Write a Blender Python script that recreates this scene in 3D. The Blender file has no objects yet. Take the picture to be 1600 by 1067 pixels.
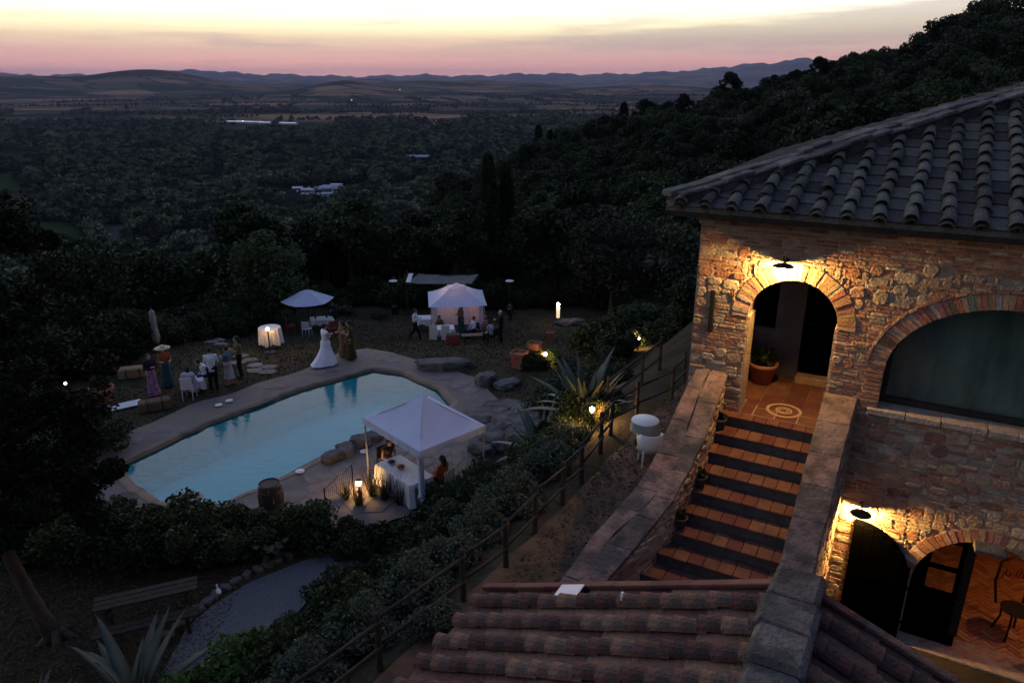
import bpy, bmesh, math, random
import numpy as np
from mathutils import Vector, Matrix, noise
from mathutils.geometry import tessellate_polygon, delaunay_2d_cdt
random.seed(7); rng=np.random.default_rng(7)
R=math.radians
scene=bpy.context.scene
COL=scene.collection
# ------------------------------------------------------------------ camera, sky, exposure
cam=bpy.data.cameras.new('camera'); camo=bpy.data.objects.new('camera',cam); COL.objects.link(camo)
camo.location=(0,0,11.5); camo.rotation_euler=(R(90-19.5),0,0)
cam.sensor_width=36; cam.lens=18/math.tan(R(35)); cam.clip_start=.05; cam.clip_end=200000
scene.camera=camo
scene.view_settings.view_transform='Standard'; scene.view_settings.look='None'
scene.view_settings.exposure=0.0; scene.view_settings.gamma=1.0; scene.view_settings.use_curve_mapping=False
scene.render.engine='CYCLES'
cy=scene.cycles
cy.use_denoising=True; cy.max_bounces=6; cy.diffuse_bounces=3; cy.glossy_bounces=3; cy.transmission_bounces=4
cy.transparent_max_bounces=12; cy.volume_bounces=0; cy.sample_clamp_indirect=4.0; cy.sample_clamp_direct=0
cy.caustics_reflective=False; cy.caustics_refractive=False
cy.light_sampling_threshold=0.003

SUNSET_AZ=-30.0
def build_world():
    w=bpy.data.worlds.new('World'); scene.world=w; w.use_nodes=True
    nt=w.node_tree; N=nt.nodes; L=nt.links; N.clear()
    out=N.new('ShaderNodeOutputWorld'); bg=N.new('ShaderNodeBackground'); bg.inputs[1].default_value=1.0
    tc=N.new('ShaderNodeTexCoord'); sep=N.new('ShaderNodeSeparateXYZ'); L.new(tc.outputs['Generated'],sep.inputs[0])
    def ma(op,a,b=None,clamp=False):
        n=N.new('ShaderNodeMath'); n.operation=op; n.use_clamp=clamp
        for i,s in enumerate((a,b)):
            if s is None: continue
            if isinstance(s,(int,float)): n.inputs[i].default_value=s
            else: L.new(s,n.inputs[i])
        return n.outputs[0]
    X,Y,Z=sep.outputs
    # azimuth closeness to the afterglow (1 towards it, 0 away)
    sx,sy=math.sin(R(SUNSET_AZ)),math.cos(R(SUNSET_AZ))
    h=ma('SQRT',ma('ADD',ma('MULTIPLY',X,X),ma('ADD',ma('MULTIPLY',Y,Y),1e-5)))
    d=ma('DIVIDE',ma('ADD',ma('MULTIPLY',X,sx),ma('MULTIPLY',Y,sy)),h)
    az=N.new('ShaderNodeMapRange'); az.interpolation_type='SMOOTHSTEP'; L.new(d,az.inputs[0]); az.inputs[1].default_value=-.95; az.inputs[2].default_value=1.0
    def ramp(fac,stops):
        r=N.new('ShaderNodeValToRGB'); e=r.color_ramp.elements
        while len(e)>1: e.remove(e[0])
        e[0].position=stops[0][0]; e[0].color=(*stops[0][1],1)
        for p,c in stops[1:]:
            q=e.new(p); q.color=(*c,1)
        L.new(fac,r.inputs[0]); return r.outputs[0]
    zs=ma('POWER',ma('MAXIMUM',Z,0.0),.5)          # sqrt gives room near the horizon
    def P(deg): return math.sqrt(math.sin(R(deg)))
    west=ramp(zs,[(0,(2.9,1.25,.85)),(P(.7),(2.6,1.15,.80)),(P(1.3),(1.85,.86,.62)),(P(2.0),(1.35,.78,.58)),(P(2.9),(1.35,1.0,.62)),(P(3.7),(1.7,1.5,.9)),
                  (P(5),(2.0,1.9,1.5)),(P(8),(1.9,1.85,1.65)),(P(13),(1.35,1.36,1.30)),(P(22),(.80,.88,1.0)),(P(40),(.36,.44,.66)),(P(60),(.21,.29,.57)),(1,(.14,.215,.48))])
    east=ramp(zs,[(0,(.07,.08,.12)),(P(4),(.10,.10,.15)),(P(9),(.14,.13,.19)),(P(20),(.10,.13,.22)),(P(45),(.11,.16,.33)),(1,(.14,.215,.48))])
    mix=N.new('ShaderNodeMix'); mix.data_type='RGBA'; L.new(az.outputs[0],mix.inputs[0]); L.new(east,mix.inputs[6]); L.new(west,mix.inputs[7])
    # long flat cloud streaks
    comb=N.new('ShaderNodeCombineXYZ'); L.new(ma('DIVIDE',X,h),comb.inputs[0]); L.new(ma('DIVIDE',Y,h),comb.inputs[1]); L.new(ma('MULTIPLY',Z,13.0),comb.inputs[2])
    def cloud(scale,lo,hi,seed,rough=.55):
        m=N.new('ShaderNodeMapping'); m.inputs['Location'].default_value=(seed,seed*1.7,seed*.3); L.new(comb.outputs[0],m.inputs[0])
        n=N.new('ShaderNodeTexNoise'); n.inputs['Scale'].default_value=scale; n.inputs['Detail'].default_value=6; n.inputs['Roughness'].default_value=rough
        L.new(m.outputs[0],n.inputs[0])
        r=N.new('ShaderNodeMapRange'); r.interpolation_type='SMOOTHSTEP'; L.new(n.outputs[0],r.inputs[0]); r.inputs[1].default_value=lo; r.inputs[2].default_value=hi
        return r.outputs[0]
    c1=cloud(2.6,.50,.64,3.2); 
    lim=N.new('ShaderNodeMapRange'); L.new(Z,lim.inputs[0]); lim.inputs[1].default_value=.30; lim.inputs[2].default_value=.10
    # bank of cloud lying to the north-west (right of the afterglow), 2.5 to 7 degrees up
    azr=N.new('ShaderNodeMath'); azr.operation='ARCTAN2'; L.new(X,azr.inputs[0]); L.new(Y,azr.inputs[1])
    wob=N.new('ShaderNodeTexNoise'); wob.inputs['Scale'].default_value=5.5; wob.inputs['Detail'].default_value=7; wob.inputs['Roughness'].default_value=.6; L.new(comb.outputs[0],wob.inputs[0])
    zz=ma('ADD',Z,ma('MULTIPLY',ma('SUBTRACT',wob.outputs[0],.5),.045))
    top=ma('ADD',ma('MULTIPLY',azr.outputs[0],.085),.050)       # the upper edge climbs to the right
    a1=N.new('ShaderNodeMapRange'); a1.interpolation_type='SMOOTHSTEP'; L.new(ma('SUBTRACT',top,zz),a1.inputs[0]); a1.inputs[1].default_value=-.004; a1.inputs[2].default_value=.012
    a2=N.new('ShaderNodeMapRange'); a2.interpolation_type='SMOOTHSTEP'; L.new(zz,a2.inputs[0]); a2.inputs[1].default_value=.026; a2.inputs[2].default_value=.046
    a3=N.new('ShaderNodeMapRange'); a3.interpolation_type='SMOOTHSTEP'; L.new(azr.outputs[0],a3.inputs[0]); a3.inputs[1].default_value=-.9; a3.inputs[2].default_value=.25
    bank=ma('MULTIPLY',ma('MULTIPLY',a1.outputs[0],a2.outputs[0]),a3.outputs[0])
    str2=cloud(4.5,.52,.66,9.1)
    s2=ma('MULTIPLY',str2,.34)
    tot=ma('MAXIMUM',ma('MULTIPLY',bank,.55),ma('MULTIPLY',ma('MAXIMUM',ma('MULTIPLY',c1,.16),s2),lim.outputs[0]),True)
    cm=N.new('ShaderNodeMix'); cm.data_type='RGBA'; L.new(tot,cm.inputs[0]); L.new(mix.outputs[2],cm.inputs[6])
    cc=N.new('ShaderNodeMix'); cc.data_type='RGBA'; L.new(az.outputs[0],cc.inputs[0]); cc.inputs[6].default_value=(.10,.11,.18,1); cc.inputs[7].default_value=(.60,.46,.47,1)
    L.new(cc.outputs[2],cm.inputs[7])
    # dark ground haze below the horizon
    below=N.new('ShaderNodeMapRange'); L.new(Z,below.inputs[0]); below.inputs[1].default_value=-.02; below.inputs[2].default_value=0.0
    bm_=N.new('ShaderNodeMix'); bm_.data_type='RGBA'; L.new(below.outputs[0],bm_.inputs[0]); bm_.inputs[6].default_value=(.05,.05,.07,1); L.new(cm.outputs[2],bm_.inputs[7])
    L.new(bm_.outputs[2],bg.inputs[0]); L.new(bg.outputs[0],out.inputs[0])
build_world()
sun=bpy.data.lights.new('afterglow_sun','SUN'); sun.energy=.30; sun.angle=R(50); sun.color=(1,.68,.62)
suno=bpy.data.objects.new('afterglow_sun',sun); COL.objects.link(suno)
suno.rotation_euler=Vector((-math.sin(R(SUNSET_AZ)),-math.cos(R(SUNSET_AZ)),-.22)).to_track_quat('-Z','Y').to_euler()

# ------------------------------------------------------------------ helpers
def tag(o,label=None,cat=None,group=None,kind=None):
    if label: o['label']=label
    if cat: o['category']=cat
    if group: o['group']=group
    if kind: o['kind']=kind
    return o
def thing(name,label,cat,loc=(0,0,0),rz=0.0,group=None,scale=1.0):
    o=bpy.data.objects.new(name,None); COL.objects.link(o); o.empty_display_size=.2
    o.location=loc; o.rotation_euler=(0,0,rz); o.scale=(scale,)*3
    return tag(o,label,cat,group)
def link(name,me,parent=None,loc=None,rot=None,scale=None):
    o=bpy.data.objects.new(name,me); COL.objects.link(o)
    if parent: o.parent=parent
    if loc is not None: o.location=loc
    if rot is not None: o.rotation_euler=rot
    if scale is not None: o.scale=scale if not isinstance(scale,(int,float)) else (scale,)*3
    return o
def copy_tree(o,parent=None):
    c=o.copy(); COL.objects.link(c); c.parent=parent
    for ch in list(o.children): copy_tree(ch,c)
    return c
class MB:
    """collects faces; build() links them as one mesh object"""
    def __init__(s): s.v=[]; s.f=[]; s.c=[]; s.col=(1,1,1)
    def add(s,vs,fs,col=None):
        n=len(s.v); s.v+= [tuple(p) for p in vs]; s.f+=[tuple(i+n for i in f) for f in fs]; s.c+=[col or s.col]*len(vs); return s
    def box(s,a,b,jit=0.0,col=None,M=None):
        x0,y0,z0=a; x1,y1,z1=b
        vs=[(x,y,z) for z in (z0,z1) for y in (y0,y1) for x in (x0,x1)]
        if jit: vs=[tuple(q+random.uniform(-jit,jit) for q in p) for p in vs]
        if M is not None: vs=[tuple(M@Vector(p)) for p in vs]
        return s.add(vs,[(0,2,3,1),(4,5,7,6),(0,1,5,4),(2,6,7,3),(0,4,6,2),(1,3,7,5)],col)
    def bbox(s,a,b,bev=.01,jit=0.0,col=None,M=None):
        """bevelled box"""
        (x0,y0,z0),(x1,y1,z1)=a,b; e=bev; P=[]
        lay=[(z0,e),(z0+e,0),(z1-e,0),(z1,e)]
        for z,i in lay:
            P+=[(x0+i+ (e if i==0 else e*.3),y0+i,z),(x1-i-(e if i==0 else e*.3),y0+i,z),(x1-i,y0+i+(e if i==0 else e*.3),z),(x1-i,y1-i-(e if i==0 else e*.3),z),(x1-i-(e if i==0 else e*.3),y1-i,z),(x0+i+(e if i==0 else e*.3),y1-i,z),(x0+i,y1-i-(e if i==0 else e*.3),z),(x0+i,y0+i+(e if i==0 else e*.3),z)]
        if jit:
            j=[(random.uniform(-jit,jit),random.uniform(-jit,jit)) for _ in range(8)]; jz=random.uniform(-jit,jit)
            P=[(p[0]+j[k%8][0],p[1]+j[k%8][1],p[2]+(jz if k>=16 else 0)) for k,p in enumerate(P)]
        if M is not None: P=[tuple(M@Vector(p)) for p in P]
        F=[tuple(range(7,-1,-1)),tuple(range(24,32))]
        for l in range(3):
            for k in range(8): F.append((l*8+k,l*8+(k+1)%8,l*8+8+(k+1)%8,l*8+8+k))
        return s.add(P,F,col)
    def tube(s,pts,rad,n=8,cap=True,col=None,flat=None):
        pts=[Vector(p) for p in pts]; rad=[rad]*len(pts) if isinstance(rad,(int,float)) else rad
        rings=[]; t0=(pts[1]-pts[0]).normalized(); a=Vector((0,0,1)) if abs(t0.z)<.9 else Vector((1,0,0)); x=t0.cross(a).normalized()
        V=[];F=[]
        for i,p in enumerate(pts):
            t=(pts[min(i+1,len(pts)-1)]-pts[max(i-1,0)]).normalized()
            x=(x-t*x.dot(t)).normalized(); y=t.cross(x)
            for k in range(n):
                an=2*math.pi*k/n; V.append(p+(x*math.cos(an)+y*math.sin(an)*(flat or 1))*rad[i])
        for i in range(len(pts)-1):
            for k in range(n): F.append((i*n+k,i*n+(k+1)%n,(i+1)*n+(k+1)%n,(i+1)*n+k))
        if cap: F.append(tuple(range(n-1,-1,-1))); F.append(tuple((len(pts)-1)*n+k for k in range(n)))
        return s.add(V,F,col)
    def lathe(s,prof,c=(0,0,0),n=20,col=None,cap=True,wob=None):
        V=[];F=[]
        for r,z in prof:
            for k in range(n):
                an=2*math.pi*k/n; rr=r*(1 if wob is None else wob(an,z)); V.append((c[0]+rr*math.cos(an),c[1]+rr*math.sin(an),c[2]+z))
        m=len(prof)
        for i in range(m-1):
            for k in range(n): F.append((i*n+k,i*n+(k+1)%n,(i+1)*n+(k+1)%n,(i+1)*n+k))
        if cap: F.append(tuple(range(n-1,-1,-1))); F.append(tuple((m-1)*n+k for k in range(n)))
        return s.add(V,F,col)
    def ball(s,c,r,n=12,m=8,col=None,jit=0):
        r=(r,r,r) if isinstance(r,(int,float)) else r
        V=[];F=[]
        for i in range(m+1):
            th=math.pi*i/m
            for k in range(n):
                an=2*math.pi*k/n; q=1+(random.uniform(-jit,jit) if jit else 0)
                V.append((c[0]+r[0]*math.sin(th)*math.cos(an)*q,c[1]+r[1]*math.sin(th)*math.sin(an)*q,c[2]+r[2]*math.cos(th)*q))
        for i in range(m):
            for k in range(n): F.append((i*n+k,(i+1)*n+k,(i+1)*n+(k+1)%n,i*n+(k+1)%n))
        return s.add(V,F,col)
    def mesh(s,name,mat,smooth=False,off=None,xf=None):
        me=bpy.data.meshes.new(name)
        V=s.v
        if off: V=[(p[0]-off[0],p[1]-off[1],p[2]-off[2]) for p in V]
        if xf: V=[xf(p) for p in V]
        me.from_pydata(V,[],s.f)
        if any(c!=(1,1,1) for c in s.c):
            at=me.color_attributes.new('Col','FLOAT_COLOR','POINT'); at.data.foreach_set('color',[q for c in s.c for q in (*c,1)])
        if isinstance(mat,(list,tuple)):
            for m_ in mat: me.materials.append(m_)
        elif mat: me.materials.append(mat)
        if smooth: me.polygons.foreach_set('use_smooth',[True]*len(me.polygons))
        me.update(); return me
    def build(s,name,mat,parent=None,smooth=False,off=None,loc=None,rot=None):
        return link(name,s.mesh(name,mat,smooth,off),parent,loc,rot)
def quads_mesh(name,Q,mat,smooth=False):
    """Q: (N,4,3) array -> mesh of N separate quads"""
    n=len(Q); me=bpy.data.meshes.new(name); me.vertices.add(n*4); me.vertices.foreach_set('co',Q.reshape(-1).astype(np.float32))
    me.loops.add(n*4); me.loops.foreach_set('vertex_index',np.arange(n*4,dtype=np.int32))
    me.polygons.add(n); me.polygons.foreach_set('loop_start',np.arange(0,n*4,4,dtype=np.int32)); me.polygons.foreach_set('loop_total',np.full(n,4,dtype=np.int32))
    me.materials.append(mat); me.update(); me.validate(); return me

# ------------------------------------------------------------------ materials
MATS={}
def mat(name,c1,c2=None,*pos,**kw):
    orand=kw.pop('orand',0)
    m=mat_(name,c1,c2,*pos,**kw)
    if orand and not m.get('or'):
        m['or']=1; nt=m.node_tree; N=nt.nodes; L=nt.links; b=N['Principled BSDF']; s=b.inputs['Base Color'].links[0].from_socket
        oi=N.new('ShaderNodeObjectInfo'); r=N.new('ShaderNodeMapRange'); L.new(oi.outputs['Random'],r.inputs[0]); r.inputs[3].default_value=1-orand; r.inputs[4].default_value=1+orand*1.4
        h=N.new('ShaderNodeHueSaturation'); L.new(r.outputs[0],h.inputs['Value']); L.new(s,h.inputs['Color'])
        for l in list(s.links): L.new(h.outputs[0],l.to_socket) if l.to_node!=h else None
    return m
def mat_(name,c1,c2=None,scale=6.0,rough=.85,bump=0.0,bscale=None,spec=.3,attr=False,rand=0.0,island=False,metal=0.0,trans=0.0,c3=None,s3=1.0,sss=0.0,vec='Object',detail=6,emit=None,estr=0.0,stretch=None):
    if name in MATS: return MATS[name]
    m=bpy.data.materials.new(name); m.use_nodes=True; nt=m.node_tree; N=nt.nodes; L=nt.links
    b=N['Principled BSDF']; b.inputs['Roughness'].default_value=rough; b.inputs['Specular IOR Level'].default_value=spec; b.inputs['Metallic'].default_value=metal
    c2=c2 or tuple(q*.75 for q in c1)
    tc=N.new('ShaderNodeTexCoord'); src=tc.outputs[vec]
    if vec=='World':
        pass
    if stretch:
        mp=N.new('ShaderNodeMapping'); mp.inputs['Scale'].default_value=stretch; L.new(src,mp.inputs[0]); src=mp.outputs[0]
    n=N.new('ShaderNodeTexNoise'); n.inputs['Scale'].default_value=scale; n.inputs['Detail'].default_value=detail; n.inputs['Roughness'].default_value=.6; L.new(src,n.inputs[0])
    r=N.new('ShaderNodeMapRange'); L.new(n.outputs[0],r.inputs[0]); r.inputs[1].default_value=.34; r.inputs[2].default_value=.66
    mx=N.new('ShaderNodeMix'); mx.data_type='RGBA'; L.new(r.outputs[0],mx.inputs[0]); mx.inputs[6].default_value=(*c1,1); mx.inputs[7].default_value=(*c2,1)
    col=mx.outputs[2]
    if c3:
        n3=N.new('ShaderNodeTexNoise'); n3.inputs['Scale'].default_value=s3; n3.inputs['Detail'].default_value=5; L.new(src,n3.inputs[0])
        r3=N.new('ShaderNodeMapRange'); L.new(n3.outputs[0],r3.inputs[0]); r3.inputs[1].default_value=.5; r3.inputs[2].default_value=.62
        m3=N.new('ShaderNodeMix'); m3.data_type='RGBA'; L.new(r3.outputs[0],m3.inputs[0]); L.new(col,m3.inputs[6]); m3.inputs[7].default_value=(*c3,1); col=m3.outputs[2]
    if attr:
        a=N.new('ShaderNodeAttribute'); a.attribute_name='Col'; ml=N.new('ShaderNodeMix'); ml.data_type='RGBA'; ml.blend_type='MULTIPLY'; ml.inputs[0].default_value=1
        L.new(col,ml.inputs[6]); L.new(a.outputs[0],ml.inputs[7]); col=ml.outputs[2]
    if rand or island:
        if island: g=N.new('ShaderNodeNewGeometry'); ro=g.outputs['Random Per Island']
        else: g=N.new('ShaderNodeObjectInfo'); ro=g.outputs['Random']
        rr=N.new('ShaderNodeMapRange'); L.new(ro,rr.inputs[0]); k=rand or .4; rr.inputs[3].default_value=1-k; rr.inputs[4].default_value=1+k
        hs=N.new('ShaderNodeHueSaturation'); L.new(rr.outputs[0],hs.inputs['Value']); L.new(col,hs.inputs['Color'])
        r2=N.new('ShaderNodeMath'); r2.operation='MULTIPLY_ADD'; L.new(ro,r2.inputs[0]); r2.inputs[1].default_value=.04; r2.inputs[2].default_value=.48; L.new(r2.outputs[0],hs.inputs['Hue'])
        col=hs.outputs[0]
    L.new(col,b.inputs['Base Color'])
    if bump:
        nb=N.new('ShaderNodeTexNoise'); nb.inputs['Scale'].default_value=bscale or scale*3; nb.inputs['Detail'].default_value=8; L.new(src,nb.inputs[0])
        bp=N.new('ShaderNodeBump'); bp.inputs['Strength'].default_value=bump; bp.inputs['Distance'].default_value=.03; L.new(nb.outputs[0],bp.inputs['Height']); L.new(bp.outputs[0],b.inputs['Normal'])
    if emit: b.inputs['Emission Color'].default_value=(*emit,1); b.inputs['Emission Strength'].default_value=estr
    if trans:
        t=N.new('ShaderNodeBsdfTranslucent'); L.new(col,t.inputs[0]); ms=N.new('ShaderNodeMixShader'); ms.inputs[0].default_value=trans
        L.new(b.outputs[0],ms.inputs[1]); L.new(t.outputs[0],ms.inputs[2]); L.new(ms.outputs[0],N['Material Output'].inputs[0])
    MATS[name]=m; return m
M_stone=mat('rubble_stone',(.95,.93,.9),(.62,.6,.58),7,.92,.9,28,attr=True)
M_brick=mat('fired_brick',(1,.95,.92),(.68,.62,.6),9,.92,.6,40,attr=True)
M_mortar=mat('lime_mortar',(.40,.31,.23),(.28,.215,.16),9,.95,1.0,30)
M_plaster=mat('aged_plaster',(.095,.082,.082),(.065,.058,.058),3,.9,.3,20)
M_cope=mat('weathered_coping',(.30,.235,.21),(.085,.076,.073),3.2,.94,1.0,18,attr=True,c3=(.09,.09,.09),s3=2.4)
M_terra=mat('terracotta_tile',(.15,.056,.038),(.085,.036,.028),5,.75,.25,30,rand=.2)
M_riser=mat('dark_riser_stone',(.085,.08,.078),(.045,.043,.043),6,.85,.5,22)
M_rooft=mat('old_roof_tile',(.098,.084,.070),(.042,.040,.036),6,.94,1.0,24,rand=.5,c3=(.085,.088,.07),s3=5)
M_annt=mat('annex_roof_tile',(.19,.088,.062),(.062,.043,.036),5,.92,1.0,24,rand=.45,c3=(.05,.052,.05),s3=2.3)
M_ridge=mat('ridge_stone',(.15,.132,.12),(.07,.066,.06),5,.95,1.0,24,rand=.25,c3=(.052,.052,.046),s3=3)
M_wood_d=mat('dark_timber',(.035,.026,.02),(.018,.014,.011),8,.8,.4,40,stretch=(1,1,.2))
M_post=mat('weathered_post',(.04,.031,.026),(.02,.016,.014),8,.9,.5,30)
M_black=mat('black_iron',(.012,.012,.013),(.008,.008,.008),10,.6)
M_glass=None
M_white=mat('white_paint',(.7,.7,.72),(.6,.6,.63),3,.6)
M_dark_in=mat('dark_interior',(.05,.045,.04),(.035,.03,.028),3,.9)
import math
US,UC=math.sin(math.radians(119)),math.cos(math.radians(119))
VS,VC=math.sin(math.radians(29)),math.cos(math.radians(29))
WK=11.475
def uv(x,y): return x*US+y*UC, x*VS+y*VC
def W(u,w,z=0.0):
    """villa frame -> world: u along the front wall (to the right), w metres out in front of the wall"""
    v=WK-w
    return (u*US+v*VS, u*UC+v*VC, z)
def sm(t):
    t=0.0 if t<0 else (1.0 if t>1 else t); return t*t*(3-2*t)
CREST=[(-180,6,140),(-90,-4,120),(-50,-13.2,120),(-20,-12.8,120),(-14,-11.6,130),(-11,-10.3,170),(-7,-8.2,210),(-2.4,-6.0,220),(2.4,-3.6,220),(7,-2.2,225),(11.6,-0.9,230),
       (16,0.2,235),(21.5,1.7,240),(26,3.0,245),(29.5,4.3,250),(33,5.0,250),(50,8,250),(90,10,220),(180,6,140)]
def crest(az):
    for i in range(len(CREST)-1):
        a,b=CREST[i],CREST[i+1]
        if a[0]<=az<=b[0]:
            t=(az-a[0])/(b[0]-a[0]); return a[1]+(b[1]-a[1])*t, a[2]+(b[2]-a[2])*t
    return CREST[-1][1:]
POOL=[(-12.5,20.6),(-10.9,23.6),(-8.4,26.75),(-5.9,28.9),(-4.6,28.45),(-3.9,27.7),(-2.95,26.75),(-2.3,25.3),(-2.6,23.9),(-4.2,22.9),(-5.3,22.15),(-5.95,21.5),(-7.2,19.7),(-8.4,18.3),(-10.2,18.45),(-11.4,19.4)]
def inpoly(x,y,P):
    c=False;j=len(P)-1
    for i in range(len(P)):
        xi,yi=P[i];xj,yj=P[j]
        if (yi>y)!=(yj>y) and x<(xj-xi)*(y-yi)/(yj-yi)+xi: c=not c
        j=i
    return c
def pdist(x,y,P):
    d=1e9;j=len(P)-1
    for i in range(len(P)):
        ax,ay=P[j];bx,by=P[i];j=i
        dx,dy=bx-ax,by-ay;t=((x-ax)*dx+(y-ay)*dy)/(dx*dx+dy*dy);t=max(0,min(1,t))
        d=min(d,math.hypot(x-ax-t*dx,y-ay-t*dy))
    return d
def near_z(x,y):
    u,v=uv(x,y)
    z=3.6*sm((u+10.2)/4.9)
    if u>-5.2: z+=0.07*(u+5.2)*sm((v-14)/10)
    z-=2.4*sm((y-29.3)/13)*(1-sm((u+12)/6))
    z-=0.07*max(0,y-42)
    z-=0.12*max(0,-x-20)
    # the villa's sunken court in front of the lower door
    if u>-0.7 and v>WK-9 and v<WK+7.5: z=2.93
    elif u>-2.5 and v>WK-14 and v<=WK-4.7: z=min(z,2.93)
    return z
def wave(x,y,s):
    return (math.sin(x/s*1.3+y/s*0.7)+math.sin(x/s*0.37-y/s*1.9+1.7)+math.sin(x/s*2.3+y/s*1.1+4.1)*.5+math.sin(-x/s*1.7+y/s*3.1+.6)*.4)/2.9
RNG=[(-180,.6),(-45,.5),(-33,.5),(-26,.45),(-21.6,.72),(-18,.45),(-12,.42),(-8,.5),(-4,.45),(0,.52),(5,.55),(9.4,.62),(12.5,.75),(15,1.1),(18,1.3),(21,1.5),(26,1.4),(40,1.0),(180,.6)]
def rng_el(az):
    for a,b in zip(RNG,RNG[1:]):
        if a[0]<=az<=b[0]: t=(az-a[0])/(b[0]-a[0]); t=t*t*(3-2*t); return a[1]+(b[1]-a[1])*t
    return .6
def far_z(x,y):
    r=math.hypot(x,y);az=math.degrees(math.atan2(x,y))
    e,rc=crest(az)
    rn=55.0
    zn=near_z(x/r*rn,y/r*rn)
    zc=11.5+rc*math.tan(math.radians(e))-9.5
    if r<rc:
        t=(r-rn)/(rc-rn); t=max(0,t)
        z=zn+(zc-zn)*t-5*math.sin(math.pi*t)
    else:
        z=zc-.27*(r-rc)
    pl=-110.0
    if r>2500:
        g=sm((r-2500)/9000)
        pl+=g*(58+95*wave(x,y,2300)+62*wave(y,x,820)+16*wave(x,-y,310))
        pl+=170*math.exp(-((r-9300)/1700)**2-((az+24.5)/4.5)**2)+90*math.exp(-((r-8500)/1500)**2-((az+33)/3.5)**2)+120*math.exp(-((r-11500)/1700)**2-((az-1)/6)**2)+80*math.exp(-((r-7000)/900)**2-((az+12)/3)**2)
        g2=sm((r-15500)/8500)
        pl=pl*(1-g2)+g2*(11.5+24000*math.tan(math.radians(rng_el(az)+.055*math.sin(az*1.9+1)+.04*math.sin(az*4.7)+.022*math.sin(az*9.1+2)+.012*math.sin(az*17+.4)))+(62*wave(x,y,2600)+38*wave(y,x,1100)+16*wave(x,-y,430)))
        if r>24500: pl-=g2*.012*(r-24500)
    elif r>300: pl+=2.5*wave(x,y,210)
    # smooth max
    k=14.0
    if abs(z-pl)<k: z=max(z,pl)+ (k-abs(z-pl))**2/(4*k)
    else: z=max(z,pl)
    if r<rc*1.3: z+=1.6*wave(x,y,23)*sm((r-60)/40)
    return z
def ground_z(x,y):
    r=math.hypot(x,y)
    if r<42: return near_z(x,y)
    if r>58: return far_z(x,y)
    t=sm((r-42)/16)
    return near_z(x,y)*(1-t)+far_z(x,y)*t
# ------------------------------------------------------------------ ground
def grid_ground():
    az=list(np.arange(-48,48.01,.25))+list(np.arange(50,310,4.0))
    az=[a if a<=180 else a-360 for a in az]
    rs=list(np.arange(3.0,60,.4))
    r=60.0
    while r<62000: rs.append(r); r*=1.045
    V=[(0,0,near_z(0,.01))];F=[]
    nA=len(az)
    for r in rs:
        for a in az:
            x,y=r*math.sin(R(a)),r*math.cos(R(a))
            z=ground_z(x,y)
            if r<42 and (inpoly(x,y,POOL) or pdist(x,y,POOL)<.42): z=min(z,-1.9)
            V.append((x,y,z))
    for k in range(nA): F.append((0,1+(k+1)%nA,1+k))
    for i in range(len(rs)-1):
        for k in range(nA):
            a=1+i*nA+k;b=1+i*nA+(k+1)%nA; F.append((a,b,b+nA,a+nA))
    me=bpy.data.meshes.new('ground'); me.from_pydata(V,[],F); me.polygons.foreach_set('use_smooth',[True]*len(F)); me.update()
    return me,min(v[2] for v in V)
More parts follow.
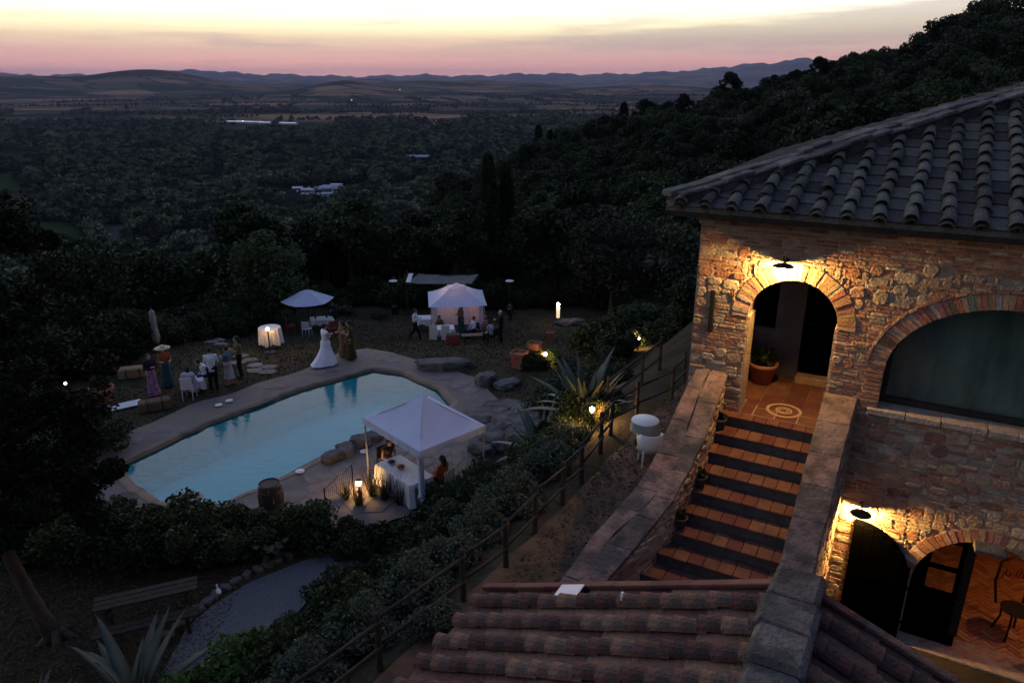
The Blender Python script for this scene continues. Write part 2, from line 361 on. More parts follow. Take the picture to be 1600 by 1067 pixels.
def ground_material():
    m=bpy.data.materials.new('ground_earth'); m.use_nodes=True; nt=m.node_tree; N=nt.nodes; L=nt.links; b=N['Principled BSDF']; b.inputs['Roughness'].default_value=.95; b.inputs['Specular IOR Level'].default_value=0
    g=N.new('ShaderNodeNewGeometry')
    def noise_(scale,lo,hi,det=5,vec=None):
        n=N.new('ShaderNodeTexNoise'); n.inputs['Scale'].default_value=scale; n.inputs['Detail'].default_value=det; L.new(vec or g.outputs['Position'],n.inputs[0])
        r=N.new('ShaderNodeMapRange'); r.interpolation_type='SMOOTHSTEP'; L.new(n.outputs[0],r.inputs[0]); r.inputs[1].default_value=lo; r.inputs[2].default_value=hi; return r.outputs[0]
    def mix(f,a,c):
        x=N.new('ShaderNodeMix'); x.data_type='RGBA'
        if isinstance(f,float): x.inputs[0].default_value=f
        else: L.new(f,x.inputs[0])
        for s,i in ((a,6),(c,7)):
            if isinstance(s,tuple): x.inputs[i].default_value=(*s,1)
            else: L.new(s,x.inputs[i])
        return x.outputs[2]
    near=mix(noise_(.9,.4,.62),(.062,.05,.034),(.032,.034,.02)); near=mix(noise_(9,.45,.6),near,(.05,.042,.032))
    ln=N.new('ShaderNodeVectorMath'); ln.operation='LENGTH'; L.new(g.outputs['Position'],ln.inputs[0])
    # far: patchwork of stubble, ploughed earth, pasture
    mp=N.new('ShaderNodeMapping'); mp.inputs['Rotation'].default_value=(0,0,.35); mp.inputs['Scale'].default_value=(.55,1.0,0); L.new(g.outputs['Position'],mp.inputs[0])
    vo=N.new('ShaderNodeTexVoronoi'); vo.inputs['Scale'].default_value=1/300; L.new(mp.outputs[0],vo.inputs[0])
    bw=N.new('ShaderNodeSeparateColor'); L.new(vo.outputs['Color'],bw.inputs[0])
    rp=N.new('ShaderNodeValToRGB'); rp.color_ramp.interpolation='CONSTANT'; e=rp.color_ramp.elements
    e[0].position=0; e[0].color=(.15,.092,.055,1); e[1].position=.9; e[1].color=(.055,.055,.03,1)
    for p,c in ((.2,(.20,.125,.075)),(.36,(.12,.085,.058)),(.5,(.25,.155,.092)),(.62,(.07,.08,.04)),(.72,(.15,.102,.066))): q=e.new(p); q.color=(*c,1)
    L.new(bw.outputs[0],rp.inputs[0])
    far=mix(noise_(1/900,.50,.56,7),rp.outputs[0],(.022,.03,.02)); far=mix(noise_(1/60,.5,.75,6),far,(.10,.078,.056)) 
    ve=N.new('ShaderNodeTexVoronoi'); ve.feature='DISTANCE_TO_EDGE'; ve.inputs['Scale'].default_value=1/300; L.new(mp.outputs[0],ve.inputs[0])
    er=N.new('ShaderNodeMapRange'); L.new(ve.outputs[0],er.inputs[0]); er.inputs[1].default_value=.035; er.inputs[2].default_value=.05; er.inputs[3].default_value=1; er.inputs[4].default_value=0
    far=mix(er.outputs[0],far,(.02,.026,.016))
    mid=mix(noise_(.02,.4,.6),(.015,.022,.011),(.028,.032,.018))
    def band(lo,hi):
        r=N.new('ShaderNodeMapRange'); L.new(ln.outputs['Value'],r.inputs[0]); r.inputs[1].default_value=lo; r.inputs[2].default_value=hi; return r.outputs[0]
    c=mix(band(48,60),near,mid); c=mix(band(1900,2350),c,far)
    L.new(c,b.inputs['Base Color'])
    nb=N.new('ShaderNodeTexNoise'); nb.inputs['Scale'].default_value=14; nb.inputs['Detail'].default_value=8; L.new(g.outputs['Position'],nb.inputs[0])
    bp=N.new('ShaderNodeBump'); bp.inputs['Strength'].default_value=.8; bp.inputs['Distance'].default_value=.05; L.new(nb.outputs[0],bp.inputs['Height']); L.new(bp.outputs[0],b.inputs['Normal'])
    return m
gme,GMIN=grid_ground(); gme.materials.append(ground_material()); gobj=link('ground',gme); gobj['kind']='structure'

def sheet(name,poly,mat_,dz,step=.35,holes=(),jitter=0.0,zf=None):
    """draped sheet over the ground inside poly"""
    zf=zf or ground_z
    vs=[];ed=[];
    def loop(P):
        s=len(vs); n=0
        for i in range(len(P)):
            a=Vector(P[i]);b=Vector(P[(i+1)%len(P)]); k=max(1,int((b-a).length/step))
            for t in range(k):
                p=a.lerp(b,t/k); j=noise.noise(Vector((p.x*1.3,p.y*1.3,3)))*jitter+noise.noise(Vector((p.x*4,p.y*4,9)))*jitter*.5
                d=(b-a).normalized(); vs.append(Vector((p.x-d.y*j,p.y+d.x*j))); n+=1
        ed.extend([(s+i,s+(i+1)%n) for i in range(n)]); return [vs[s+i] for i in range(n)]
    O=loop(poly); H=[loop(h) for h in holes]
    x0=min(p.x for p in O);x1=max(p.x for p in O);y0=min(p.y for p in O);y1=max(p.y for p in O)
    Ot=[tuple(p) for p in O];Ht=[[tuple(p) for p in h] for h in H]
    y=y0
    while y<y1:
        x=x0+random.random()*step*.3
        while x<x1:
            if inpoly(x,y,Ot) and pdist(x,y,Ot)>step*.35 and not any(inpoly(x,y,h) or pdist(x,y,h)<step*.35 for h in Ht): vs.append(Vector((x+random.uniform(-.1,.1)*step,y)))
            x+=step
        y+=step
    r=delaunay_2d_cdt(vs,ed,[],0,1e-5)
    V=r[0];F=[]
    for f in r[2]:
        cx=sum(V[i].x for i in f)/len(f);cy_=sum(V[i].y for i in f)/len(f)
        if inpoly(cx,cy_,Ot) and not any(inpoly(cx,cy_,h) for h in Ht): F.append(tuple(f))
    me=bpy.data.meshes.new(name); me.from_pydata([(p.x,p.y,zf(p.x,p.y)+dz) for p in V],[],F); me.materials.append(mat_); me.update()
    me.polygons.foreach_set('use_smooth',[True]*len(F))
    o=link(name,me); o['kind']='structure'; return o
DECK=[(-14.20,20.94),(-13.76,22.19),(-12.82,23.67),(-12.08,25.20),(-10.97,26.28),(-10.34,27.25),(-9.30,28.14),(-8.31,29.55),(-7.7,31.4),(-6.82,32.2),(-5.56,31.3),(-4.21,29.96),(-2.99,28.93),(-1.32,27.86),(-0.61,25.73),(-0.92,23.77),(-0.96,21.82),(-1.11,20.32),(-1.89,18.6),(-2.91,17.8),(-4.12,16.72),(-4.74,16.43),(-5.73,16.96),(-7.11,17.2),(-8.54,17.3),(-9.91,17.3),(-11.79,17.3),(-13.1,18.6)]
LAWN=[(-14.6,20.6),(-17.2,22.5),(-18.8,27.3),(-18.33,31.34),(-20.30,38.7),(-21.00,44.45),(-15.94,46.12),(-12.25,46.91),(-7.68,46.62),(-4.37,46.85),(0.00,46.54),(2.91,45.28),(5.91,42.82),(6.16,33.09),(4.33,28.70),(1.55,26.32),(-0.25,25.04),(-1.8,26),(-4,28),(-6,29.9),(-8,28.6),(-12.2,24),(-13.4,21.4)]
GRAVEL=[(-4.35,16.2),(-5.05,15.9),(-5.77,15.36),(-6.44,14.74),(-6.98,13.94),(-7.27,13.20),(-7.20,12.34),(-7.05,10.9),(-6.9,9.3),(-4.9,9.3),(-4.84,11.39),(-5.08,12.34),(-5.04,12.90),(-4.92,13.72),(-4.6,14.74),(-3.7,15.6)]
M_lawn=mat('dry_lawn',(.078,.058,.037),(.044,.040,.024),.7,.95,.9,18,spec=.02,c3=(.035,.045,.022),s3=.45,vec='Object')
M_deck=mat('pool_deck_screed',(.17,.142,.132),(.11,.095,.09),.8,.8,.5,20,c3=(.17,.135,.105),s3=.6)
M_pave=mat('paving_slab',(.205,.172,.16),(.13,.112,.108),2.5,.8,.6,22,rand=.1)
M_sand=mat('sandy_pool_edge',(.25,.18,.13),(.16,.12,.09),2,.85,.4,30)
M_gravel=mat('grey_gravel',(.155,.165,.185),(.07,.075,.085),22,.9,1.0,45,spec=.2)
M_dirt=mat('terrace_dirt',(.12,.072,.045),(.055,.036,.025),1.6,.95,.9,16,c3=(.04,.036,.026),s3=1.1)
sheet('lawn',LAWN,M_lawn,.03,.6,jitter=.3)
def deck_z(x,y): return 0.0
sheet('pool_deck',DECK,M_deck,.06,.5,holes=[POOL],jitter=.18,zf=lambda x,y:min(0,ground_z(x,y))+0.0)
sheet('gravel_path',GRAVEL,M_gravel,.05,.4,jitter=.08)
PATH=[W(-5.9,9),W(-5.5,4),W(-5.15,0),W(-5.1,-4),W(-4.9,-7.4),W(-3.9,-8.5),W(-2.95,-6),W(-2.7,0),W(-2.8,.6),W(-3.4,4.3),W(-4.0,4.6),W(-4.0,9)]
sheet('terrace_path',[(p[0],p[1]) for p in PATH],M_dirt,.04,.4,jitter=.06)
# pool: basin, sandy rim, water
M_basin=mat('pool_basin',(.32,.84,.80),(.27,.78,.75),.8,.6,.2,3)
def pool():
    n=0; mb=MB(); P=[]
    for i in range(len(POOL)):
        a=Vector(POOL[i]);b=Vector(POOL[(i+1)%len(POOL)]);k=max(1,int((b-a).length/.3))
        for t in range(k):
            p=a.lerp(b,t/k); P.append((p.x+.07*noise.noise(Vector((p.x*2,p.y*2,0))),p.y+.07*noise.noise(Vector((p.x*2,p.y*2,5)))))
    cx=sum(p[0] for p in P)/len(P);cy_=sum(p[1] for p in P)/len(P)
    def off(p,d):
        v=Vector((p[0]-cx,p[1]-cy_)).normalized()*d; return (p[0]+v.x,p[1]+v.y)
    N_=len(P)
    rings=[(.30,.072),(.06,.082),(-.02,.02),(-.05,-.14),(-.16,-.9),(-.5,-1.3)]
    V=[];F=[]
    for d,z in rings:
        for p in P: q=off(p,d); V.append((q[0],q[1],z))
    for i in range(len(rings)-1):
        for k in range(N_): F.append((i*N_+k,i*N_+(k+1)%N_,(i+1)*N_+(k+1)%N_,(i+1)*N_+k))
    rim=MB(); rim.add(V[:4*N_],[f for f in F if max(f)<4*N_]); o=rim.build('pool_rim',M_sand,smooth=True); o['kind']='structure'
    bs=MB(); bs.add(V,[f for f in F if min(f)>=3*N_]+[tuple(range(5*N_,6*N_))]); o=bs.build('pool_basin',M_basin); o['kind']='structure'
    me=bpy.data.meshes.new('water'); tri=tessellate_polygon([[Vector((*off(p,-.02),0)) for p in P]])
    me.from_pydata([(*off(p,-.02),-.05) for p in P],[],[tuple(t) for t in tri])
    if me.polygons[0].normal.z<0: me.flip_normals()
    m=bpy.data.materials.new('pool_water'); m.use_nodes=True; nt=m.node_tree;N=nt.nodes;L=nt.links;N.remove(N['Principled BSDF'])
    gl=N.new('ShaderNodeBsdfGlossy'); gl.inputs['Roughness'].default_value=.02; tr=N.new('ShaderNodeBsdfTransparent'); tr.inputs[0].default_value=(.58,.95,.94,1)
    fr=N.new('ShaderNodeFresnel'); fr.inputs[0].default_value=1.33; mx=N.new('ShaderNodeMixShader')
    tc=N.new('ShaderNodeTexCoord'); mp=N.new('ShaderNodeMapping'); mp.inputs['Scale'].default_value=(1,2.2,1); mp.inputs['Rotation'].default_value=(0,0,.7); L.new(tc.outputs['Object'],mp.inputs[0])
    nn=N.new('ShaderNodeTexNoise'); nn.inputs['Scale'].default_value=2.6; nn.inputs['Detail'].default_value=3; L.new(mp.outputs[0],nn.inputs[0])
    bp=N.new('ShaderNodeBump'); bp.inputs['Strength'].default_value=.38; bp.inputs['Distance'].default_value=.03; L.new(nn.outputs[0],bp.inputs['Height'])
    L.new(bp.outputs[0],gl.inputs['Normal']); L.new(bp.outputs[0],fr.inputs['Normal'])
    L.new(fr.outputs[0],mx.inputs[0]); L.new(tr.outputs[0],mx.inputs[1]); L.new(gl.outputs[0],mx.inputs[2]); L.new(mx.outputs[0],N['Material Output'].inputs[0])
    me.materials.append(m); o=link('water',me); o['kind']='structure'; tag(o,'calm turquoise water filling the angular garden pool')
pool()
# irregular paving stones round the pool
def pave():
    deck=bpy.data.objects['pool_deck']; pts=[]
    for _ in range(9000):
        x,y=random.uniform(-14.2,-.6),random.uniform(16.5,32)
        if not inpoly(x,y,DECK) or inpoly(x,y,POOL) or pdist(x,y,POOL)<.5 or pdist(x,y,DECK)<.2: continue
        if any((x-a)**2+(y-b)**2<.55**2 for a,b in pts): continue
        pts.append((x,y))
    P=np.array(pts)
    cnt=0; rest=MB()
    order=sorted(range(len(pts)),key=lambda i:(pts[i][1]))
    for i in order:
        x,y=pts[i]; poly=[Vector((x+.62*math.cos(a),y+.62*math.sin(a))) for a in np.arange(0,6.28,6.283/12)]
        d=np.hypot(P[:,0]-x,P[:,1]-y); 
        for j in np.argsort(d)[1:12]:
            if d[j]>1.25: break
            q=Vector(P[j]); m_=(q+Vector((x,y)))/2; n=(q-Vector((x,y))).normalized(); m_=m_-n*.014; new=[]
            for k in range(len(poly)):
                a,b=poly[k],poly[(k+1)%len(poly)]; da,db=(a-m_).dot(n),(b-m_).dot(n)
                if da<=0: new.append(a)
                if (da<0)!=(db<0) and abs(da-db)>1e-9: new.append(a.lerp(b,da/(da-db)))
            poly=new
            if len(poly)<3: break
        if len(poly)<3 or any(pdist(p.x,p.y,POOL)<.32 or inpoly(p.x,p.y,POOL) or not inpoly(p.x,p.y,DECK) for p in poly): continue
        h=random.uniform(.008,.018); c=Vector((x,y)); n=len(poly)
        V=[(p.x-x,p.y-y,0) for p in poly]+[((p.x-x)*.96,(p.y-y)*.96,h) for p in poly]
        F=[(k,(k+1)%n,n+(k+1)%n,n+k) for k in range(n)]+[tuple(range(n,2*n))]
        z=min(0,ground_z(x,y))+.06
        if cnt<300: MB().add(V,F).build('paving_stone',M_pave,deck,loc=(x,y,z)); cnt+=1
        else: rest.add([(p[0]+x,p[1]+y,p[2]+z) for p in V],F)
    if rest.v: rest.build('paving_stones',M_pave,deck)['kind']='stuff'
pave()
# far fields that catch the eye
M_fg=mat('green_field',(.028,.055,.018),(.018,.036,.012),.02,.95,spec=0,vec='Object'); M_fp=mat('pale_track',(.09,.08,.068),(.065,.058,.048),.03,.95,spec=0); M_ft=mat('stubble_field',(.27,.17,.10),(.22,.14,.085),.004,.95,spec=0)
FIELDS=[[(-474.02,675.43),(-399.38,658.82),(-321.86,566.54),(-338.0,533.91),(-420.35,533.85)],[(-366,656),(-340.98,650.75),(-300.96,578.15),(-322.42,565.88)],
 [(-734.08,1068.96),(-691.68,1052.69),(-585.5,878.19),(-640.25,868.11)],[(-1088.97,3041.35),(-151.17,3010.67),(-225.73,2692.92),(-807.11,2600.89)],
 [(-285,865),(-252,930),(-175,935),(-160,830),(-200,790),(-250,780)]]
for nm,p,m_,st in (('green_field',FIELDS[0],M_fg,30),('dirt_track',FIELDS[1],M_fp,30),('green_field',FIELDS[2],M_fg,40),('stubble_field',FIELDS[3],M_ft,120),('works_yard',FIELDS[4],mat('yard_dirt',(.02,.019,.016),(.013,.013,.011),.03,.95,spec=0),30)): sheet(nm,p,m_,.9,st)
# ------------------------------------------------------------------ villa frame: x = along the front, y = into the house
RZ=R(-29)
def vthing(name,label,cat,base=(0,0,0),group=None):
    o=thing(name,label,cat,W(base[0],-base[1],base[2]),RZ,group); return o
FZ=6.35; CZ=2.95
REDS=[(.33,.16,.10),(.36,.21,.14),(.27,.14,.10),(.40,.26,.18),(.34,.18,.12),(.25,.15,.12)]
TANS=[(.42,.33,.23),(.46,.37,.27),(.36,.29,.21),(.40,.27,.19),(.33,.30,.25),(.48,.40,.31),(.38,.24,.17)]
def stone_shape(mb,u0,u1,z0,z1,d,col,xf,rough=.5,back=0.0):
    """a chamfered stone face, xf maps (s,t,depth) to 3d"""
    w=u1-u0;h=z1-z0; c=min(w,h)*(.12+.25*rough)
    J=lambda k: random.uniform(-k,k)
    jr=min(w,h)*.10*rough
    pts=[(u0+c,z0),(u1-c,z0),(u1,z0+c),(u1,z1-c),(u1-c,z1),(u0+c,z1),(u0,z1-c),(u0,z0+c)]
    pts=[(a+J(jr),b+J(jr)) for a,b in pts]
    cu,cz=(u0+u1)/2,(z0+z1)/2; k=1-.16*(.5+rough)
    V=[xf(a,b,-back) for a,b in pts]+[xf(cu+(a-cu)*.97,cz+(b-cz)*.96,d*.75) for a,b in pts]+[xf(cu+(a-cu)*k,cz+(b-cz)*k,d*(1+J(.25)*rough)) for a,b in pts]
    F=[]
    for l in (0,8):
        for i in range(8): F.append((l+i,l+(i+1)%8,l+8+(i+1)%8,l+8+i))
    F.append(tuple(range(16,24)))
    mb.add(V,F,col)
def pack(u0,u1,z0,z1,ok,zone,cu=.046,cz=.058):
    nu=int((u1-u0)/cu); nz=int((z1-z0)/cz); occ=np.zeros((nz,nu),bool); out=[]
    for j in range(nz):
        for i in range(nu):
            if occ[j,i]: continue
            uc,zc=u0+(i+.5)*cu,z0+(j+.5)*cz
            if not ok(uc,zc): occ[j,i]=True; continue
            k=zone(uc,zc)
            if k=='b': w,h=random.choice((4,5,5,3)),1
            else:
                q=random.random()
                w,h=(random.randint(2,7),1) if q<.48 else ((random.randint(3,7),2) if q<.86 else ((random.randint(3,7),3) if q<.985 else (random.randint(3,5),4)))
            ww=0
            while ww<w and i+ww<nu and not occ[j,i+ww] and ok(u0+(i+ww+.5)*cu,zc): ww+=1
            hh=1
            while hh<h and j+hh<nz and all((not occ[j+hh,i+a]) and ok(u0+(i+a+.5)*cu,z0+(j+hh+.5)*cz) for a in range(ww)): hh+=1
            occ[j:j+hh,i:i+ww]=True
            out.append((u0+i*cu,u0+(i+ww)*cu,z0+j*cz,z0+(j+hh)*cz,k,hh))
    return out
def lay_stones(cells,parent,off,xf,limit_s=300,limit_b=300,joint=.008,vis=None):
    st=[c for c in cells if c[4]!='b']; br=[c for c in cells if c[4]=='b']
    for lst,nm,lim,m_ in ((st,'stone',limit_s,M_stone),(br,'brick',limit_b,M_brick)):
        lst.sort(key=lambda c:-((c[1]-c[0])*(c[3]-c[2]))-(10 if (vis is None or vis(c)) else 0))
        rest=MB()
        for n,c in enumerate(lst):
            j=joint*random.uniform(.6,1.5); g=random.uniform(.85,1.12)
            if nm=='brick': col=random.choice(REDS) if random.random()<.8 else random.choice(TANS); d=random.uniform(.004,.016); ro=.25
            else: col=random.choice(TANS) if random.random()<.78 else random.choice(REDS); d=random.uniform(.006,.030); ro=.6
            col=tuple(q*g for q in col)
            mb=MB() if n<lim else rest
            stone_shape(mb,c[0]+j,c[1]-j,c[2]+j,c[3]-j,d,col,xf,ro)
            if n<lim: mb.build(nm,m_,parent,off=off)
        if rest.v: rest.build('small_'+nm+'s',m_,parent,off=off)['kind']='stuff'
VB=(0,0,2.9)   # villa base
M_shut=mat('shutter_black',(.0012,.0012,.0012),(.001,.001,.001),8,.95,spec=.0)
villa=vthing('villa','old stone and brick villa with a lit loggia arch under a hipped tiled roof','house',VB)
DOOR=(-2.06,-.81,FZ,8.02); DC=(-1.435,8.02,.66)      # loggia arch: jambs, spring; centre, radius
LD=(.83,2.67,CZ,4.15); LC=(1.75,4.15,.92)            # lower doorway
WN=(-.06,2.90,6.87,7.5); WC=(1.42,7.5,1.48,1.12)     # big arched window (ellipse)
def door_loop():
    P=[(DOOR[0],DOOR[2]),(DOOR[0],DOOR[3]-.02),(DC[0]-DC[2],DOOR[3])]
    P+=[(DC[0]-DC[2]*math.cos(a),DC[1]+DC[2]*math.sin(a)) for a in np.linspace(.1,math.pi-.1,20)]
    P+=[(DC[0]+DC[2],DOOR[3]),(DOOR[1],DOOR[3]-.02),(DOOR[1],DOOR[2])]; return P
def ld_loop(): return [(LD[0],LD[2])]+[(LC[0]-LC[2]*math.cos(a),LC[1]+LC[2]*math.sin(a)) for a in np.linspace(0,math.pi,24)]+[(LD[1],LD[2])]
def wn_loop(): return [(WN[0],WN[2])]+[(WC[0]-WC[2]*math.cos(a),WC[1]+WC[3]*math.sin(a)) for a in np.linspace(0,math.pi,32)]+[(WN[1],WN[2])]
ZT=9.42
def slab(mb,outer,holes,y0,y1):
    loops=[outer]+holes; tri=tessellate_polygon([[Vector((p[0],p[1],0)) for p in l] for l in loops]); flat=[p for l in loops for p in l]; n=len(flat)
    V=[(p[0],y0,p[1]) for p in flat]+[(p[0],y1,p[1]) for p in flat]; F=[tuple(t) for t in tri]+[tuple(i+n for i in reversed(t)) for t in tri]
    s=0
    for l in loops:
        m=len(l)
        for i in range(m): F.append((s+i,s+(i+1)%m,s+(i+1)%m+n,s+i+n))
        s+=m
    mb.add(V,F)
UL,UR=-2.95,6.0
mb=MB(); slab(mb,[(UL,2.4),(UR,2.4),(UR,ZT),(UL,ZT)],[door_loop(),ld_loop(),wn_loop()],0,.45)
fwall=mb.build('front_wall',M_mortar,villa,off=VB)
def in_door(u,z,m=0):
    if z<DOOR[3]: return DOOR[0]-m<u<DOOR[1]+m and z>DOOR[2]-.0
    return math.hypot(u-DC[0],z-DC[1])<DC[2]+m
def in_ld(u,z,m=0):
    if z<LC[1]: return LD[0]-m<u<LD[1]+m
    return math.hypot(u-LC[0],z-LC[1])<LC[2]+m
def in_wn(u,z,m=0):
    if z<WN[2]-.0: return False
    if z<WC[1]: return WN[0]-m<u<WN[1]+m
    return ((u-WC[0])/(WC[2]+m))**2+((z-WC[1])/(WC[3]+m))**2<1
SILLZ=(6.77,6.87)
def ok(u,z):
    if in_door(u,z,.26 if z>DOOR[3] else .0) or in_ld(u,z,.24 if z>LC[1] else 0) or in_wn(u,z,.24): return False
    if SILLZ[0]-.01<z<SILLZ[1]+.01 and u>-.2: return False
    if z<FZ and -2.95<u<-.32: return False        # behind the stair
    return True
def zone(u,z):
    if z>9.02: return 'b'
    if u<-2.06: 
        return 'b' if (7.35<z<7.75 or z<6.9 and u>-2.3 or 8.75<z<8.95) else ('b' if random.random()<.22 else 's')
    if -.81<u<-.05 and 6.9<z<8.2: return 'b' if random.random()<.9 else 's'
    if -.7<u<.5 and z>8.2 and z<8.5: return 'b' if random.random()<.7 else 's'
    if z<FZ: return 's' if random.random()<.85 else 'b'
    return 'b' if random.random()<.3 else 's'
xf_front=lambda s,t,d:(s,-d,t)
cells=pack(UL,3.2,2.95,9.42,ok,zone)
lay_stones(cells,fwall,VB,xf_front,vis=lambda c:c[0]<2.3)
# arch rings: each voussoir is its own brick
def ring(parent,cx,cz,rx,rz,a0,a1,n,depth,wid,off,proud=.02,group=None):
    for i in range(n):
        t0=a0+(a1-a0)*i/n; t1=a0+(a1-a0)*(i+1)/n; g=.05*(t1-t0)
        t0+=g;t1-=g; jr=random.uniform(-.012,.012); pr=proud+random.uniform(-.006,.01); P=[]
        for y in (-pr,depth):
            for rr,t in ((0,t0),(0,t1),(wid+jr,t1),(wid+jr,t0)):
                P.append((cx-(rx+rr)*math.cos(t),y,cz+(rz+rr)*math.sin(t)))
        m=MB(); m.add(P,[(0,1,2,3),(7,6,5,4),(0,4,5,1),(1,5,6,2),(2,6,7,3),(3,7,4,0)],tuple(q*random.uniform(.85,1.15) for q in random.choice(REDS+REDS+TANS)))
        m.build('brick',M_brick,parent,off=off)
ringp=MB(); ringp.add([(DC[0]-.1,.02,DC[1]+.8),(DC[0]+.1,.02,DC[1]+.8),(DC[0],.02,DC[1]+.85)],[(0,1,2)])
def arch_part(name): 
    e=bpy.data.objects.new(name,None); COL.objects.link(e); e.parent=villa; return e
ra=arch_part('loggia_arch'); ring(ra,DC[0],DC[1],DC[2]-.004,DC[2]-.004,-.02,math.pi+.02,38,.3,.25,VB)
rw=arch_part('window_arch'); ring(rw,WC[0],WC[1],WC[2]-.004,WC[3]-.004,0,math.pi,64,.2,.22,VB); 
ro_=arch_part('outer_window_arch')
ring(ro_,WC[0],WC[1],WC[2]+.235,WC[3]+.235,.05,math.pi*.5,16,.02,.035,VB,.035)
rl=arch_part('doorway_arch'); ring(rl,LC[0],LC[1],LC[2]-.004,LC[2]-.004,0,math.pi,34,.2,.2,VB)
# quoins beside the window (radial courses below the spring)
for s_,x in ((-1,WN[0]),):
    z=WN[2]
    while z<WC[1]-.02:
        m=MB(); m.bbox((x-.23-random.uniform(0,.03),-.022,z+.005),(x-.002,.1,z+.06),.006,col=random.choice(REDS)); m.build('brick',M_brick,rw,off=VB); z+=.068
sill=MB()
u=-.2
while u<3.1:
    w=random.uniform(.35,.6); sill.bbox((u+.004,-.06-random.uniform(0,.012),SILLZ[0]),(u+w-.004,.26,SILLZ[1]+.004),.012,.004,col=(.42,.36,.30)); u+=w
sill.build('window_sill',M_stone,villa,off=VB)
# cornice: corbelled brick courses under the eave, returned round the corner
corn=[(.03,9.42,9.48),(.08,9.485,9.545),(.13,9.55,9.61),(.19,9.615,9.68)]
cp_=arch_part('cornice')
for k,(p,z0,z1) in enumerate(corn):
    u=UL-p; rest=MB()
    while u<3.2:
        w=random.choice((.25,.25,.13)); m=MB(); m.bbox((u+.003,-p-random.uniform(0,.006),z0+.003),(u+w-.003,.2,z1-.003),.006,col=tuple(q*.8 for q in random.choice(REDS+TANS)))
        m.build('brick',M_brick,cp_,off=VB); u+=w
    core=MB(); core.box((UL-p+.012,-p+.012,z0-.003),(UR,.43,z1+.003)); core.box((UL-p+.012,.43,z0-.003),(UL+.4,6.5,z1+.003)); core.build('cornice_core',M_mortar,cp_,off=VB)
# side wall (left), with the open side of the loggia
LG=2.0  # loggia depth
mb=MB()
mb.box((UL,.45,2.4),(UL+.4,6.5,FZ-.15)); mb.box((UL,.45,FZ-.15),(UL+.4,LG,7.25)); mb.box((UL,LG,FZ-.15),(UL+.4,6.5,ZT)); mb.box((UL,.45,8.5),(UL+.4,LG,ZT))
swall=mb.build('side_wall',M_mortar,villa,off=VB)
cells=pack(.45,4.2,6.2,9.42,lambda s,t: not(s<LG and 7.25<t<8.5),lambda s,t:'s' if random.random()<.7 else 'b')
lay_stones(cells,swall,VB,lambda s,t,d:(UL-d,s,t),60,60)
cells=pack(.47,LG,6.42,7.2,lambda s,t:True,lambda s,t:'b')
lay_stones(cells,swall,VB,lambda s,t,d:(UL+.4+d,LG+.47-s,t),60,60)
rb=MB(); rb.box((UR-.4,.45,2.4),(UR,6.5,ZT)); rb.box((UL+.4,6.1,2.4),(UR-.4,6.5,ZT)); rb.build('rear_wall',M_plaster,villa,off=VB)
# loggia inside
ins=MB(); ins.box((-.62,.45,FZ-.1),(-.5,LG,9.3)); ins.box((-1.95,LG,FZ),(-1.48,LG+.18,9.0)); ins.box((-.75,LG,FZ),(-.62,LG+.18,9.0)); ins.box((-2.55,LG,8.75),(-.62,LG+.18,9.2)); ins.box((-2.55,LG,FZ),(-1.95,LG+.18,7.2));
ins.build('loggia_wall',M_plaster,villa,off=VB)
ce=MB(); ce.box((-2.55,.45,9.2),(-.5,LG+2.5,9.3)); 
for k in range(4): ce.bbox((-2.5+k*.55,.46,9.08),(-2.38+k*.55,LG,9.2),.01)
ce.build('loggia_ceiling',M_wood_d,villa,off=VB)
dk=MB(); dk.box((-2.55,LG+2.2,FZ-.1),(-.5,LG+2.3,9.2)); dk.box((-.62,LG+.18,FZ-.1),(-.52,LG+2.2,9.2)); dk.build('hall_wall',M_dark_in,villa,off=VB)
fl=MB(); fl.box((-2.55,.0,FZ-.16),(-.5,LG+2.3,FZ-.022)); fb=fl.build('loggia_floor',M_mortar,villa,off=VB)
for i in range(6):
    for j in range(6):
        u0=-2.54+i*.345; y0=.005+j*.335
        if u0+.34<-2.06 and y0<.4: continue
        if u0>-.85 and y0<.4: continue
        ua=max(u0,-2.06) if y0<.4 else u0; ub=min(u0+.34,-.81) if y0<.4 else min(u0+.34,-.63)
        if ub-ua<.05: continue
        m=MB(); m.bbox((ua+.003,y0,FZ-.024),(ub-.003,y0+.33,FZ+random.uniform(0,.002)),.004); m.build('tile',M_terra,fb,off=VB)
M_cream=mat('cream_mosaic',(.42,.30,.17),(.33,.22,.12),14,.7)
em=MB()
def annulus(mb,c,r0,r1,z0,z1,n=28):
    V=[];F=[]
    for k in range(n):
        a=2*math.pi*k/n
        for r in (r0,r1):
            for z in (z0,z1): V.append((c[0]+r*math.cos(a),c[1]+r*math.sin(a),z))
    for k in range(n):
        a=4*k;b=4*((k+1)%n); F+=[(a+1,a+3,b+3,b+1),(a+2,b+2,b+3,a+3),(a,a+1,b+1,b)]
    mb.add(V,F)
annulus(em,(-1.42,.42),.235,.285,FZ,FZ+.007); annulus(em,(-1.42,.42),.10,.135,FZ,FZ+.007)
for k in range(8):
    a=k*math.pi/4; em.ball((-1.42+.065*math.cos(a),.42+.065*math.sin(a),FZ+.004),(.02,.02,.004),8,4)
em.build('round_emblem',M_cream,fb,off=VB)
st_=MB(); st_.bbox((-1.47,LG-.26,FZ),(-.64,LG-.002,FZ+.14),.012,col=(.36,.24,.15)); st_.build('doorstep',M_stone,villa,off=VB)
pp=MB(); pp.bbox((-2.40,.70,FZ),(-2.30,.80,8.6),.01); pp.bbox((-2.43,.67,FZ),(-2.27,.83,FZ+.12),.01); pp.build('post',M_wood_d,villa,off=VB)
dr=MB(); dr.bbox((-1.47,LG+.1,FZ+.02),(-.78,LG+.15,8.74),.01)
